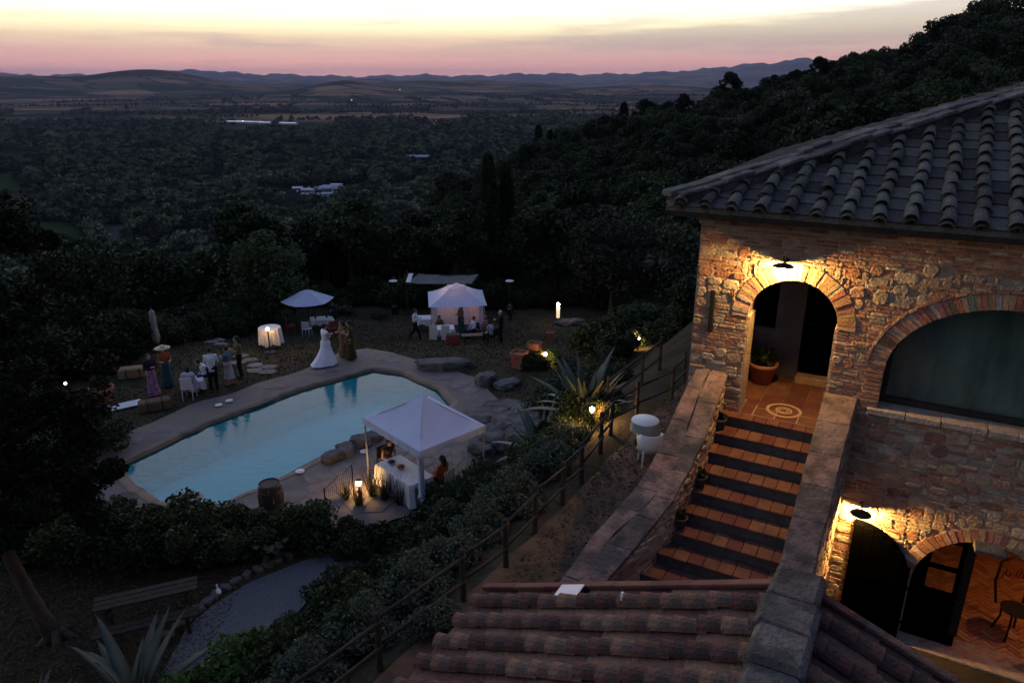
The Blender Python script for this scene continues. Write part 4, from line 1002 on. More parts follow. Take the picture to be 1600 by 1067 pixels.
def leaf_quads(C,size,up=.35,elong=1.6,spread=None,droop=0.0):
    """C (N,3) leaf centres -> diamond leaves (N,4,3)"""
    n=len(C); a=rng.normal(size=(n,3)); a[:,2]-=droop; a/=np.linalg.norm(a,axis=1,keepdims=True)
    nrm=rng.normal(size=(n,3)); nrm[:,2]+=up*2; nrm/=np.linalg.norm(nrm,axis=1,keepdims=True)
    a=a-nrm*(a*nrm).sum(1,keepdims=True); a/=np.linalg.norm(a,axis=1,keepdims=True)+1e-9; b=np.cross(nrm,a)
    s=size*rng.uniform(.6,1.35,(n,1)); 
    return np.stack([C-a*s*elong*.5,C+b*s*.5-a*s*.1*elong,C+a*s*elong*.5,C-b*s*.5-a*s*.1*elong],1)
def blob(n,c,r,shell=.55,flat=1.0):
    d=rng.normal(size=(n,3)); d/=np.linalg.norm(d,axis=1,keepdims=True); q=shell+(1-shell)*rng.random((n,1))**.6
    return np.array(c)+d*q*np.array([r,r,r*flat])
def crown_cloud(R_,H,nb,nl,cz=0,br=(.28,.5),seed=0,taper=.3,low=-.4):
    """leaf centres in overlapping clumps filling an ellipsoid R_ wide, H tall"""
    out=[]
    for i in range(nb):
        while True:
            d=rng.uniform(-1,1,3)
            if np.linalg.norm(d)<1 and d[2]>low: break
        d=d/np.linalg.norm(d)*(.45+.5*rng.random()) if rng.random()<.8 else d*.5
        w=1-taper*max(0,d[2])
        c=(d[0]*R_*w,d[1]*R_*w,cz+d[2]*H*.5); r=R_*rng.uniform(*br)
        out.append(blob(nl,c,r,.5,.75))
    return np.concatenate(out)
def crown_mesh(name,R_,H,nb,nl,leaf,mat_,cz=0,**k):
    return quads_mesh(name,leaf_quads(crown_cloud(R_,H,nb,nl,cz,**k),leaf),mat_)
def trunk_mesh(h,r,limbs=5,seed=0,lean=(0,0),reach=1.6):
    rnd=random.Random(seed); m=MB(); P=[(lean[0]*t*t,lean[1]*t*t,h*t) for t in (0,.12,.3,.55,.8,1)]
    m.tube(P,[r*1.35,r*1.05,r*.92,r*.8,r*.62,r*.4],9)
    for i in range(limbs):
        t=rnd.uniform(.5,.95); a=rnd.uniform(0,6.28); b=(lean[0]*t*t,lean[1]*t*t,h*t); L_=rnd.uniform(.6,1)*reach
        e=(b[0]+math.cos(a)*L_,b[1]+math.sin(a)*L_,b[2]+L_*rnd.uniform(.5,1.0)); mid=((b[0]+e[0])/2+rnd.uniform(-.1,.1),(b[1]+e[1])/2,(b[2]+e[2])/2-.08*L_)
        m.tube([b,mid,e],[r*.5,r*.3,r*.1],6)
    return m.mesh('trunk',M_bark,True)
# wood: unit trees (about 3 m crowns), shared by all the forest trees
WC_=[crown_mesh('crown',2.3,3.6,20,150,.21,M_leafd,3.2,br=(.2,.5)),crown_mesh('crown',1.9,5.0,18,150,.20,M_leafd,3.6,taper=.7,br=(.22,.45)),crown_mesh('crown',2.6,2.8,20,150,.22,M_leafo,2.9,br=(.2,.45)),crown_mesh('crown',2.2,3.8,20,150,.21,M_leafs,3.3,br=(.2,.5))]
WT_=[trunk_mesh(2.6,.16,4,i,reach=1.2) for i in range(2)]
def cyp_crown(h,r,n):
    t=rng.random(n); z=h*(.04+.96*t); rr=r*np.sqrt(np.clip(np.minimum(t*9,1)*(1-t)**.7,0,1))*(.75+.3*rng.random(n)); a=rng.uniform(0,6.283,n); rr*=1+.12*np.sin(a*5+z)
    C=np.stack([rr*np.cos(a),rr*np.sin(a),z],1); Q=leaf_quads(C,.22*r,0,3.0); 
    # sprays point upwards
    d=Q-C[:,None,:]; d[:,:,2]*=1.6; return quads_mesh('crown',C[:,None,:]+d,M_leafd)
cypM=cyp_crown(10,1.0,5200)
def wood_points():
    """tree positions of the wood on the slope, and of the plain"""
    pts=[]
    r=47.0
    while r<420:
        sp=3.0+(r-47)*.012; daz=math.degrees(sp/r)
        a=-37.0
        while a<40:
            az=a+random.uniform(-.45,.45)*daz; rr=r+random.uniform(-.45,.45)*sp; e,rc=crest(az); x,y=rr*math.sin(R(az)),rr*math.cos(R(az))
            a+=daz
            if rr>rc*1.25 and az>-9: continue
            if rr<52 and (-20<x<3.5) and y<49.5: continue
            if x>3.5 and rr<52 and uv(x,y)[0]<-9.5: continue
            if any(inpoly(x,y,f) for f in FIELDS): continue
            s=random.uniform(.62,1.4)*(1+.25*noise.noise(Vector((x/30,y/30,0))))*(1+max(0,rr-80)/500)
            if az<-2 and rr<95: s*=.92
            if random.random()<.04: s*=1.35
            if random.random()<.06: continue
            pts.append((x,y,s,random.randrange(4)))
        r+=sp*.88
    return pts
WP=wood_points()
WP.sort(key=lambda p:-(p[2]/math.hypot(p[0],p[1])))
near_,far_=WP[:300],WP[300:]
for i,(x,y,s,k) in enumerate(near_):
    az=math.degrees(math.atan2(x,y)); side=az>2
    t=thing('wood_tree','dark broadleaf tree in the dense wood on the slope beyond the garden' if not side else 'dark broadleaf tree in the wood climbing the hill behind the villa','tree',(x,y,ground_z(x,y)-.2),random.uniform(0,6.28),'trees of the wood on the slope' if not side else 'trees of the wood on the hill',s)
    link('trunk',WT_[i%2],t); link('crown',WC_[k],t)
def instances(name,pts,meshes,label,cat):
    """one stuff object: meshes scattered on points"""
    src=bpy.data.collections.new(name+'_kinds')
    for m_ in meshes: o=bpy.data.objects.new('tree_kind',m_); src.objects.link(o)
    n=len(pts); me=bpy.data.meshes.new(name); me.vertices.add(n)
    me.vertices.foreach_set('co',np.array([(p[0],p[1],ground_z(p[0],p[1])-.2) for p in pts],dtype=np.float32).reshape(-1))
    a=me.attributes.new('sc','FLOAT','POINT'); a.data.foreach_set('value',np.array([p[2] for p in pts],dtype=np.float32))
    a=me.attributes.new('kd','INT','POINT'); a.data.foreach_set('value',np.array([p[3] for p in pts],dtype=np.int32))
    a=me.attributes.new('rt','FLOAT','POINT'); a.data.foreach_set('value',rng.uniform(0,6.28,n).astype(np.float32))
    me.update(); o=link(name,me)
    ng=bpy.data.node_groups.new(name,'GeometryNodeTree'); ng.interface.new_socket('Geometry',in_out='INPUT',socket_type='NodeSocketGeometry'); ng.interface.new_socket('Geometry',in_out='OUTPUT',socket_type='NodeSocketGeometry')
    N=ng.nodes;L=ng.links; gi=N.new('NodeGroupInput'); go=N.new('NodeGroupOutput')
    ci=N.new('GeometryNodeCollectionInfo'); ci.inputs[0].default_value=src; ci.inputs['Separate Children'].default_value=True; ci.inputs['Reset Children'].default_value=True
    ip=N.new('GeometryNodeInstanceOnPoints'); ip.inputs['Pick Instance'].default_value=True
    def at(nm,ty):
        q=N.new('GeometryNodeInputNamedAttribute'); q.data_type=ty; q.inputs[0].default_value=nm; return q.outputs[0]
    cx=N.new('ShaderNodeCombineXYZ'); L.new(at('rt','FLOAT'),cx.inputs[2])
    L.new(gi.outputs[0],ip.inputs['Points']); L.new(ci.outputs[0],ip.inputs['Instance']); L.new(at('kd','INT'),ip.inputs['Instance Index']); L.new(at('sc','FLOAT'),ip.inputs['Scale'])
    er=N.new('FunctionNodeEulerToRotation'); L.new(cx.outputs[0],er.inputs[0]); L.new(er.outputs[0],ip.inputs['Rotation'])
    L.new(ip.outputs[0],go.inputs[0]); md=o.modifiers.new('scatter','NODES'); md.node_group=ng
    tag(o,label,None,None,'stuff'); return o
instances('forest',far_,WC_,'rest of the dark wood covering the slopes','forest')
def plain_points():
    out=[]; F=[f for f in FIELDS]
    n=0
    lowm=[]
    for _ in range(60000):
        az=random.uniform(-38,22); r=math.sqrt(random.uniform(330**2,2450**2)); x,y=r*math.sin(R(az)),r*math.cos(R(az))
        e,rc=crest(az)
        if az>-9 and r<rc*1.6: continue
        d=noise.noise(Vector((x/160,y/160,2)))+.5*noise.noise(Vector((x/50,y/50,7)))
        if r>1500: d-=.10*(r-1500)/400
        if d<(-.16 if r>900 else -.42)+random.random()*.12: continue
        if any(inpoly(x,y,f) for f in F) or (r>2000 and -22<az<-13) or (690<r<810 and -17.5<az<-11.5 and random.random()<.8): continue
        if random.random()>min(1,(900/r+.25)): continue
        out.append((x,y,random.uniform(1.6,3.1)*(1+r/4000),random.randrange(4)))
    # hedgerows and copses further out
    for _ in range(150):
        az=random.uniform(-38,16); r=random.uniform(2300,5600); x,y=r*math.sin(R(az)),r*math.cos(R(az)); a=random.choice((.35,.35+math.pi/2))+random.uniform(-.15,.15); 
        for k in range(random.randint(5,46)):
            q=k*15+random.uniform(-5,5); xx,yy=x+math.cos(a)*q,y+math.sin(a)*q
            if any(inpoly(xx,yy,f) for f in F): continue
            out.append((xx,yy,random.uniform(2.2,4.0),random.randrange(4)))
    for cx,cy_,n,s in ((-1060,3380,120,60),(-1150,3300,40,60),(-330,2250,50,50),(120,2500,60,80)):
        for _ in range(n): out.append((cx+random.gauss(0,s),cy_+random.gauss(0,s*.7),random.uniform(2.5,4.5),random.randrange(4)))
    return out
lowk=[crown_mesh('crown',2.3,3.6,9,22,.75,M_leaff,3.0),crown_mesh('crown',2.0,4.2,8,22,.72,M_leafd,3.2),crown_mesh('crown',2.5,3.0,9,22,.78,M_leafo,2.6),crown_mesh('crown',2.2,3.8,9,22,.75,M_leaff,3.0)]
instances('distant_woods',plain_points(),lowk,'woods and hedgerows covering the valley floor','woods')
# single trees that stand out
def tree(name,label,x,y,R_,H,hz_,nb,nl,leaf,mat_,tr,group=None,lean=(0,0),limbs=6,**k):
    t=thing(name,label,'tree',(x,y,ground_z(x,y)-.1),0,group)
    link('trunk',trunk_mesh(hz_,tr,limbs,int(x*7)%50,lean,R_*.8),t); c=link('crown',crown_mesh('crown',R_,H,nb,nl,leaf,mat_,hz_+H*.32,**k),t,(lean[0]*.8,lean[1]*.8,0)); return t
def cypress(label,x,y,h,r):
    t=thing('cypress_tree',label,'tree',(x,y,ground_z(x,y)-.1)); link('crown',cypM,t,scale=(r,r,h/10)); m=MB(); m.tube([(0,0,0),(0,0,h*.3)],[.16,.1],8); m.build('trunk',M_bark,t,True)
cypress('tall slender cypress on the left of the pair behind the pergola tent',-1.75,54.5,9.8,.85); cypress('slender cypress on the right of the pair behind the pergola tent',-.45,55.5,8.7,.75)
for i,(az,r,h,rr) in enumerate(((2.0,232,14,1.7),(2.9,236,12,1.6),(8.3,228,11,1.7),(3.4,229,10,1.5))):
    x,y=r*math.sin(R(az)),r*math.cos(R(az)); cypress(['tallest pointed cypress on the skyline left of the hill','second pointed cypress on the skyline left of the hill','lone cypress breaking the middle of the hill skyline','shortest pointed cypress of the skyline cluster'][i],x,y,h,rr)
tree('broadleaf_tree','rounded dark tree at the back of the lawn beside the open umbrella',-14.6,42.6,2.7,5.6,1.6,34,170,.17,M_leafs,.22,low=-.9)
tree('olive_tree','pale grey green willow like tree behind the tall lantern',6.6,46.5,3.3,5.2,2.2,34,190,.20,M_leafo,.2,low=-.8)
tree('olive_tree','smaller grey green tree against the villa corner side of the pale tree',10.6,45.5,2.9,4.6,2.0,28,170,.20,M_leafo,.18,low=-.8)
tree('broadleaf_tree','dark rounded tree at the left of the lawn hedge',-21.5,36,2.6,4.6,1.8,24,150,.18,M_leafd,.2,low=-.8)
for i,(az,r,s) in enumerate(((15.8,205,4.6),(18.9,215,3.2),(12.8,205,3.6),(29.8,228,5.0),(31.0,232,4.2),(27.5,226,3.0),(23.5,225,3.0),(20.2,218,3.0),(8.8,205,3.2))):
    x,y=r*math.sin(R(az)),r*math.cos(R(az))
    tree('broadleaf_tree',['large domed tree standing out where the hill skyline dips','small tuft of a tree on the skyline right of the domed one','domed tree left of the large one on the skyline','tallest crown at the top of the hill skyline','wide crown beside the tallest one at the top of the hill','bushy tree on the upper skyline below the tallest crowns','bushy tree half way up the hill skyline','low bushy tree in the lower middle of the skyline','rounded tree low down where the skyline meets the plain'][i],x,y,s,s*1.7,s*.7,22,120,.42,M_leafd,.3,'trees along the hill skyline',low=-.7)
# big dark tree at the left edge: leaning trunk, heavy crown of hanging clumps
def big_tree():
    x,y=-10.0,13.0; t=thing('large_tree','large dark evergreen with a pale leaning trunk at the left of the picture','tree',(x,y,-.05))
    m=MB(); m.tube([(0,0,0),(-.28,.05,.6),(-.55,.1,1.5),(-.85,.2,2.6),(-1.0,.3,4.0),(-1.25,.5,5.6),(-1.2,.6,7.4)],[.24,.165,.14,.13,.12,.09,.05],11)
    for k in range(5): a=k*1.3; m.tube([(.05*math.cos(a),.05*math.sin(a),.25),(.32*math.cos(a),.32*math.sin(a),.03),(.6*math.cos(a),.6*math.sin(a),-.05)],[.12,.08,.03],6)
    for (b,e) in (((-.8,.2,2.4),(.9,.9,3.3)),((-.9,.25,3.2),(-2.6,.9,4.4)),((-1.0,.3,4.0),(.8,1.2,5.2)),((-1.1,.4,4.8),(-1.8,2.1,6.2)),((-.9,.25,3.0),(-1.4,-1.0,4.2))):
        mid=tuple((b[i]+e[i])/2+(.15 if i==2 else 0) for i in range(3)); m.tube([b,mid,e],[.09,.06,.03],7)
    m.build('trunk',M_bark,t,True)
    cs=[]
    rn=random.Random(5)
    for i in range(215):
        z=rn.uniform(2.3,11.0); tt=(z-2.0)/9.0; rad=(1.0+2.2*math.sin(math.pi*min(1,tt*.9+.12))**.8)*rn.uniform(.3,1.0); a=rn.uniform(0,6.28)
        c=(-1.3+rad*math.cos(a)*.85,.5+rad*math.sin(a),z); cs.append(blob(330,c,rn.uniform(.28,.55),.35,.8))
    for c,r_ in (((1.05,.8,3.55),.42),((1.45,.85,3.75),.3),((.7,.7,3.2),.4),((.9,.7,2.6),.35),((1.1,.75,4.5),.4),((.9,.75,5.3),.45)): cs.append(blob(500,c,r_,.3,.75))
    link('crown',quads_mesh('crown',leaf_quads(np.concatenate(cs),.075,elong=1.8),M_leafd),t)
    return t
big_tree()
# shrubs -------------------------------------------------------------------------------------
def shrub_mesh(R_,H,nb,nl,leaf,mat_,**k): return crown_mesh('foliage',R_,H,nb,nl,leaf,mat_,H*.45,low=-.9,**k)
SH=[shrub_mesh(.95,1.25,16,230,.075,M_leafs,br=(.3,.5)),shrub_mesh(.9,1.05,15,230,.07,M_leafd,br=(.3,.5)),shrub_mesh(1.0,1.4,16,220,.08,M_leafs,br=(.28,.48),taper=.5)]
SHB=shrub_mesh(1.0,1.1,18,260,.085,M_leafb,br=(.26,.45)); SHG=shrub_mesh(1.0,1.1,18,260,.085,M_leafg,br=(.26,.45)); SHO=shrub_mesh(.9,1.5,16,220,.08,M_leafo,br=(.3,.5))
stem_me=(lambda m:[m.tube([(0,0,0),(.05*math.cos(a),.05*math.sin(a),.2),(.35*math.cos(a),.35*math.sin(a),.75)],[.03,.022,.01],5) for a in (0,1.3,2.6,3.9,5.1)] and m.mesh('stems',M_bark))(MB())
def shrub(label,x,y,s,me=None,name='shrub',group=None,dz=0,cat='shrub',sz=None):
    t=thing(name,label,cat,(x,y,ground_z(x,y)-.05+dz),random.uniform(0,6.28),group,s); link('foliage',me or random.choice(SH),t,scale=(1,1,sz) if sz else None); link('stems',stem_me,t); return t
# long dark hedge below the pool (left to right)
shrub('dark shrub closing the upper end of the gravel path',-4.0,15.9,.9,SH[0]); shrub('second dark shrub at the upper end of the gravel path',-4.7,16.25,.6,SH[1])
n=0
for x in np.arange(-14.6,-4.9,.62):
    for row in range(2):
        xx=x+random.uniform(-.15,.15); yy=16.55-row*.75+random.uniform(-.15,.15)-(.25 if xx>-7 else 0)-max(0,(-12-xx))*-.5
        if row==1 and xx>-7.2: continue
        shrub('clipped dark shrub of the long hedge between the pool and the gravel path',xx,yy,random.uniform(.82,1.05),name='hedge_shrub',group='shrubs of the hedge below the pool')
for x,y,s in ((-6.2,16.35,.75),(-5.6,16.4,.8),(-5.15,16.5,.72)): shrub('yellowish lit shrub at the right end of the hedge near the garden lamp',x,y,s,SH[0],group='shrubs at the hedge end')
# left side hedges and thicket
for i in range(46):
    t=i/45; x=-20.3+2.6*math.sin(t*3)+random.uniform(-1,1)+ (2.2*t if t>.6 else 0); y=20.5+t*25+random.uniform(-.6,.6); shrub('dark garden shrub in the thicket along the left edge of the lawn',x-1.0*(t<.3),y,random.uniform(1.1,1.9),name='thicket_shrub',group='thicket along the left of the lawn')
for i in range(26):
    x=-19+i*.98+random.uniform(-.4,.4); y=48.2+random.uniform(-.8,.8)-.02*x; shrub('dark shrub in the row closing the far side of the lawn',x,y,random.uniform(1.0,1.9),name='boundary_shrub',group='shrubs closing the far side of the lawn')
for i in range(26):
    x=4.5+random.uniform(0,7); y=random.uniform(30,46); 
    if uv(x,y)[0]<-14.5 or (abs(x-.183*y)<1.1 and y<33.5): continue
    shrub('tangled shrub on the bank between the lawn and the villa',x,y,random.uniform(.9,1.7),random.choice(SH+[SHO]),name='bank_shrub',group='shrubs on the bank beside the villa')
for i in range(34):
    x=random.uniform(5.5,17); y=random.uniform(22,46); u,v=uv(x,y)
    if u<-4.9 or u>3 or v<WK+9: 
        if not(-9<u<-4.9 and v>22): continue
    shrub('shrub on the slope behind the villa',x,y,random.uniform(1.0,1.9),random.choice(SH+[SHO]),name='slope_shrub',group='shrubs on the slope behind the villa')
# bank between pool terrace and the upper path
rn=random.Random(11); k=0
bank=[]
for _ in range(900):
    u=rn.uniform(-11.3,-6.7); w=rn.uniform(-6.2,4.6); X=W(u,w)
    if inpoly(X[0],X[1],GRAVEL) or pdist(X[0],X[1],GRAVEL)<.6: continue
    if u<-10.6 and w<-1.8 : continue
    if u<-10.1 and w<-3.2: continue
    if inpoly(X[0],X[1],DECK): continue
    if any((X[0]-a)**2+(X[1]-b)**2<.92**2 for a,b,_ in bank): continue
    bank.append((X[0],X[1],u))
for x,y,u in bank: shrub('low dark shrub on the planted bank between the tent and the fenced path',x,y,rn.uniform(.62,1.0)*(1.0 if u>-9.5 else .95),random.choice(SH),name='bank_shrub',group='shrubs of the planted bank')
for i in range(18):
    x=rn.uniform(1.3,5.4); y=rn.uniform(22.5,31); u=uv(x,y)[0]
    if u<-11.5 or (x-2.1)**2+(y-21.6)**2<3 or (abs(x-.183*y)<.7 and y>26): continue
    shrub('shrub on the bank behind the large agave',x,y,rn.uniform(.7,1.25),random.choice(SH+[SHO]),name='bank_shrub',group='shrubs behind the agave')
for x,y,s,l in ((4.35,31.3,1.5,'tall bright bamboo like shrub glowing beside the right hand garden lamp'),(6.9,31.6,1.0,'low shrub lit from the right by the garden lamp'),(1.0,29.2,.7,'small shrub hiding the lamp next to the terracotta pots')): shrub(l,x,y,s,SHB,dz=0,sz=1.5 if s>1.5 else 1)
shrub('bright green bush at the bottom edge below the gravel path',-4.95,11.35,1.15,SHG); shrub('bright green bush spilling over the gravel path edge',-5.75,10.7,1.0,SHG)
for i in range(5): shrub('dark shrub in the bottom left corner under the large tree',-12.8+i*.75,10.2+.4*math.sin(i*2),.8,SH[1],group='shrubs in the bottom left corner')
for i in range(6): shrub('dark shrub under the left edge tree above the hedge',-15.2+.3*i,17.3+i*.9,1.1,SH[i%3],group='shrubs left of the pool deck')
for i,(x,y,s) in enumerate(((-11.1,45.3,1.0),(-8.5,44.2,.8))): shrub(['low wide clipped bush on the lawn right of the open umbrella','smaller low clipped bush on the lawn left of the pergola'][i],x,y,s,SHO,sz=.55)
# lavender mounds
def lavender_mesh():
    n=2600; d=rng.normal(size=(n,3)); d[:,2]=np.abs(d[:,2]); d/=np.linalg.norm(d,axis=1,keepdims=True); L_=rng.uniform(.42,.56,(n,1))*(1+.12*np.sin(d[:,:1]*9)*np.cos(d[:,1:2]*8)); b=d*L_*.35; e=d*L_; sdv=np.cross(d,[0,0,1.0]); sdv/=np.linalg.norm(sdv,axis=1,keepdims=True)+1e-6
    e[:,2]*=.92; w=.009; return quads_mesh('foliage',np.stack([b-sdv*w,b+sdv*w,e+sdv*w*.9,e-sdv*w*.9],1),M_lav)
LAV=[crown_mesh('foliage',.46,.62,15,420,.030,M_lav,.22,br=(.30,.5),low=-.5) for _ in range(2)]
LP=[(.0,12.9,1.75),(.7,14.1,1.6),(-.6,12.0,1.5),(-1.15,11.1,1.4),(-1.55,10.2,1.6),(-2.2,9.3,1.55),(-2.7,10.0,1.3),(-2.9,8.5,1.6),(-3.5,7.9,1.5),(-1.2,9.0,1.0),(1.15,15.2,1.4),(1.5,16.2,1.2),(-2.0,11.5,1.2),(-2.9,12.4,1.1),(1.6,17.6,1.2),(-.4,13.4,1.2)]
for x,y,s in LP:
    t=thing('lavender_bush','rounded grey lavender mound along the wooden path fence','shrub',(x,y,ground_z(x,y)-.03),random.uniform(0,6),'lavender mounds along the fence',s); link('foliage',random.choice(LAV),t); link('stems',stem_me,t,scale=.5)
# agaves
def agave_leaf(L_,w,elev,curl,mat_,name='leaf'):
    n=9; V=[];F=[]; p=Vector((0,0,0)); a=elev
    for i in range(n+1):
        t=i/n; ww=w*(1.0-.25*abs(t-.35))*(1-t**2.2)*(.65+.8*min(t,.4)) ; th=ww*.28*(1-t)+.006
        d=Vector((math.cos(a),0,math.sin(a))); up=Vector((-math.sin(a),0,math.cos(a)))
        V+=[tuple(p+Vector((0,-ww,0))+up*th*1.1),tuple(p-up*th*.2),tuple(p+Vector((0,ww,0))+up*th*1.1),tuple(p+up*(-th))]
        p=p+d*(L_/n); a-=curl/n*(1+2.2*t*t)
    for i in range(n):
        for k in range(4): F.append((4*i+k,4*i+(k+1)%4,4*i+4+(k+1)%4,4*i+4+k))
    F.append((0,3,2,1))
    m=MB(); m.add(V,F); return m.mesh(name,mat_,True)
def agave(label,x,y,s,n,seed=0,dry=0,lo=18):
    rn=random.Random(seed); t=thing('agave_plant',label,'agave',(x,y,ground_z(x,y)),0,None,s)
    for i in range(n):
        f=i/n; a=i*2.39996+rn.uniform(-.2,.2); el=R(lo+(84-lo)*f+rn.uniform(-6,6)); curl=rn.uniform(.15,.9)*(1.25-f); L_=rn.uniform(.85,1.15)*(1.25 if f<.8 else 1.0)
        o=link('leaf',agave_leaf(L_,.115,el,curl,M_agtan if rn.random()<dry else M_agave),t,(.05*math.cos(a),.05*math.sin(a),0),(0,0,a))
    m=MB(); m.lathe([(.14,-.05),(.13,.08),(.05,.2)],n=10); m.build('core',M_agave,t,True)
agave('huge variegated agave rising behind the lamp on the fenced path',2.1,18.9,1.7,30,3,.15,42)
agave('smaller agave spreading to the left of the huge one',.9,19.2,1.4,24,5,.3,22)
agave('agave with long grey arching leaves at the bottom left',-7.35,11.1,1.45,22,9,0)
agave('small agave at the very bottom left corner',-9.0,10.6,.8,14,2,0)
# big leaved plant beside the path, grasses near the tent lamp
bl=MB()
rn=random.Random(4)
t=thing('broad_leaved_plant','broad pale leaved shrub beside the stone edged gravel path','plant',(-6.35,15.75,0)); 
for i in range(46):
    a=rn.uniform(0,6.28); r_=rn.uniform(.1,.75); z=rn.uniform(.25,.85)*(1-.3*r_); m=MB(); l=rn.uniform(.10,.17); V=[];c=Vector((r_*math.cos(a)*1.2,r_*math.sin(a)*.7,z)); d=Vector((math.cos(a+rn.uniform(-1,1)),math.sin(a+rn.uniform(-1,1)),rn.uniform(-.5,.3))).normalized(); s_=d.cross(Vector((0,0,1))).normalized(); up=s_.cross(d)
    V=[c-d*l*.9,c-d*l*.3+s_*l*.55+up*.02,c+d*l*.4+s_*l*.5+up*.015,c+d*l,c+d*l*.4-s_*l*.5+up*.015,c-d*l*.3-s_*l*.55+up*.02,c-d*l*.3,c+d*l*.4]; m.add([tuple(p) for p in V],[(0,1,6),(0,6,5),(1,2,7,6),(6,7,4,5),(2,3,7),(7,3,4)]); m.build('leaf',M_leafo,t)
link('stems',stem_me,t)
def grass_clump(label,x,y,s,n,h,mat_,dz=0,name='grass_clump'):
    a=rng.uniform(0,6.283,n); r0=rng.uniform(0,.12,n); lean=rng.uniform(.05,.55,n); hh=h*rng.uniform(.6,1.1,n); B=np.stack([r0*np.cos(a),r0*np.sin(a),np.zeros(n)],1); T=B+np.stack([lean*np.cos(a)*hh,lean*np.sin(a)*hh,hh],1); sd_=np.stack([-np.sin(a),np.cos(a),np.zeros(n)],1)*.008
    me=quads_mesh('blades',np.stack([B-sd_,B+sd_,T+sd_*.3,T-sd_*.3],1),mat_); t=thing(name,label,'grass',(x,y,ground_z(x,y)+dz),0,None,s); link('blades',me,t); m=MB(); m.lathe([(.12,-.02),(.08,.05)],n=8); m.build('root',M_bark,t)
for i,(x,y,h,l) in enumerate(((-4.1,18.75,1.0,'tall grass clump lit gold right beside the lamp by the tent'),(-3.7,18.55,1.0,'grass clump second from the lamp in front of the tent table'),(-3.2,18.3,.9,'grass clump in front of the near tent leg'),(-1.6,17.6,1.6,'tall dark reed clump right of the white tent'),(-.8,17.4,1.5,'dark reed clump behind the bank right of the tent'),(2.6,20.3,.8,'grass clump at the foot of the huge agave'))):
    grass_clump(l,x,y,1,120,h,M_grass if i<3 or i==5 else M_leafs)
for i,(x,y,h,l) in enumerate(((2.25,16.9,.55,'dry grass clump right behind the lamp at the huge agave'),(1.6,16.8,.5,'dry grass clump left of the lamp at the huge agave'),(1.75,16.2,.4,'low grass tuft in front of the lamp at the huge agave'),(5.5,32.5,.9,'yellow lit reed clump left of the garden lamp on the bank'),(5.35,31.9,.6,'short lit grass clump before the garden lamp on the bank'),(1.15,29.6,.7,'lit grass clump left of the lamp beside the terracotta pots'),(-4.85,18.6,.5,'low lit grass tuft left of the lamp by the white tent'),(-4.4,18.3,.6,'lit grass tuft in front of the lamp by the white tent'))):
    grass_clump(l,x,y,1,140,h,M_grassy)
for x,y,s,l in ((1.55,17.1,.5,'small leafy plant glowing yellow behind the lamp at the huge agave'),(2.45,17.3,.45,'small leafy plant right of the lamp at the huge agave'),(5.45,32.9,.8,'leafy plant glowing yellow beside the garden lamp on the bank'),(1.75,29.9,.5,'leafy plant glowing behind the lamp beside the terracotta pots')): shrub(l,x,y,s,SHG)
# grass on the lawn and around
def lawn_grass(n=60000):
    x=rng.uniform(-21,6.2,n); y=rng.uniform(19.5,47,n); keep=[i for i in range(n) if inpoly(x[i],y[i],LAWN) and not inpoly(x[i],y[i],DECK)]
    x=x[keep];y=y[keep]; n=len(x); z=np.array([ground_z(a,b)+.02 for a,b in zip(x,y)]); h=rng.uniform(.02,.07,n); a=rng.uniform(0,6.283,n); w=rng.uniform(.02,.05,n)
    B=np.stack([x,y,z],1); S=np.stack([np.cos(a)*w,np.sin(a)*w,np.zeros(n)],1); T=B+np.stack([rng.uniform(-.04,.04,n),rng.uniform(-.04,.04,n),h],1)
    o=link('grass',quads_mesh('grass',np.stack([B-S,B+S,T+S*.3,T-S*.3],1),M_grass)); o['kind']='stuff'
lawn_grass()
def ground_litter():
    # dry leaves and weeds under the trees and on the terrace path
    n=9000; x=rng.uniform(-14,-6.5,n); y=rng.uniform(9.5,15.4,n); u=rng.uniform(-5.1,-3.0,n//2); v=rng.uniform(4,19,n//2)
    x2=u*US+v*VS; y2=u*UC+v*VC; x=np.concatenate([x,x2]); y=np.concatenate([y,y2]); z=np.array([ground_z(a,b) for a,b in zip(x,y)])+.05
    o=link('leaf_litter',quads_mesh('leaf_litter',leaf_quads(np.stack([x,y,z],1),.05,1.5),M_grass)); o['kind']='stuff'
ground_litter()
# ------------------------------------------------------------------ garden furniture and lamps
G=lambda x,y: ground_z(x,y)
def on(name,label,cat,x,y,rz=0,group=None,scale=1.0,dz=0.03): 
    z=G(x,y); 
    if inpoly(x,y,DECK): z=min(0,z)+.08; dz=0
    return thing(name,label,cat,(x,y,z+dz),rz,group,scale)
M_canvas=mat('white_canvas',(.60,.66,.82),(.54,.60,.77),2,.85,.15,6,trans=.22,spec=.2)
M_cloth=mat('white_tablecloth',(.72,.71,.72),(.64,.63,.65),3,.9,.2,12,spec=.1)
M_metalw=mat('pale_pole',(.42,.40,.40),(.36,.34,.34),4,.5,metal=.3)
M_terrap=mat('terracotta_pot',(.36,.13,.07),(.26,.10,.06),5,.8,.3,14)
M_plastic=mat('white_resin',(.62,.60,.58),(.56,.54,.52),3,.45)
M_rock=mat('garden_rock',(.135,.122,.117),(.055,.052,.052),2.2,.95,1.0,9,c3=(.05,.052,.045),s3=1.3)
M_straw=mat('straw_bale',(.34,.24,.12),(.22,.15,.08),14,.95,1.0,40)
M_barrel=mat('barrel_oak',(.07,.05,.042),(.04,.03,.026),6,.75,.4,24,stretch=(1,1,.2))
M_hoop=mat('barrel_hoop',(.16,.14,.13),(.10,.09,.085),9,.5,metal=.7)
M_red=mat('red_cloth',(.30,.05,.035),(.22,.04,.03),4,.85)
M_green=mat('dark_bottle',(.02,.06,.03),(.015,.04,.02),3,.3)
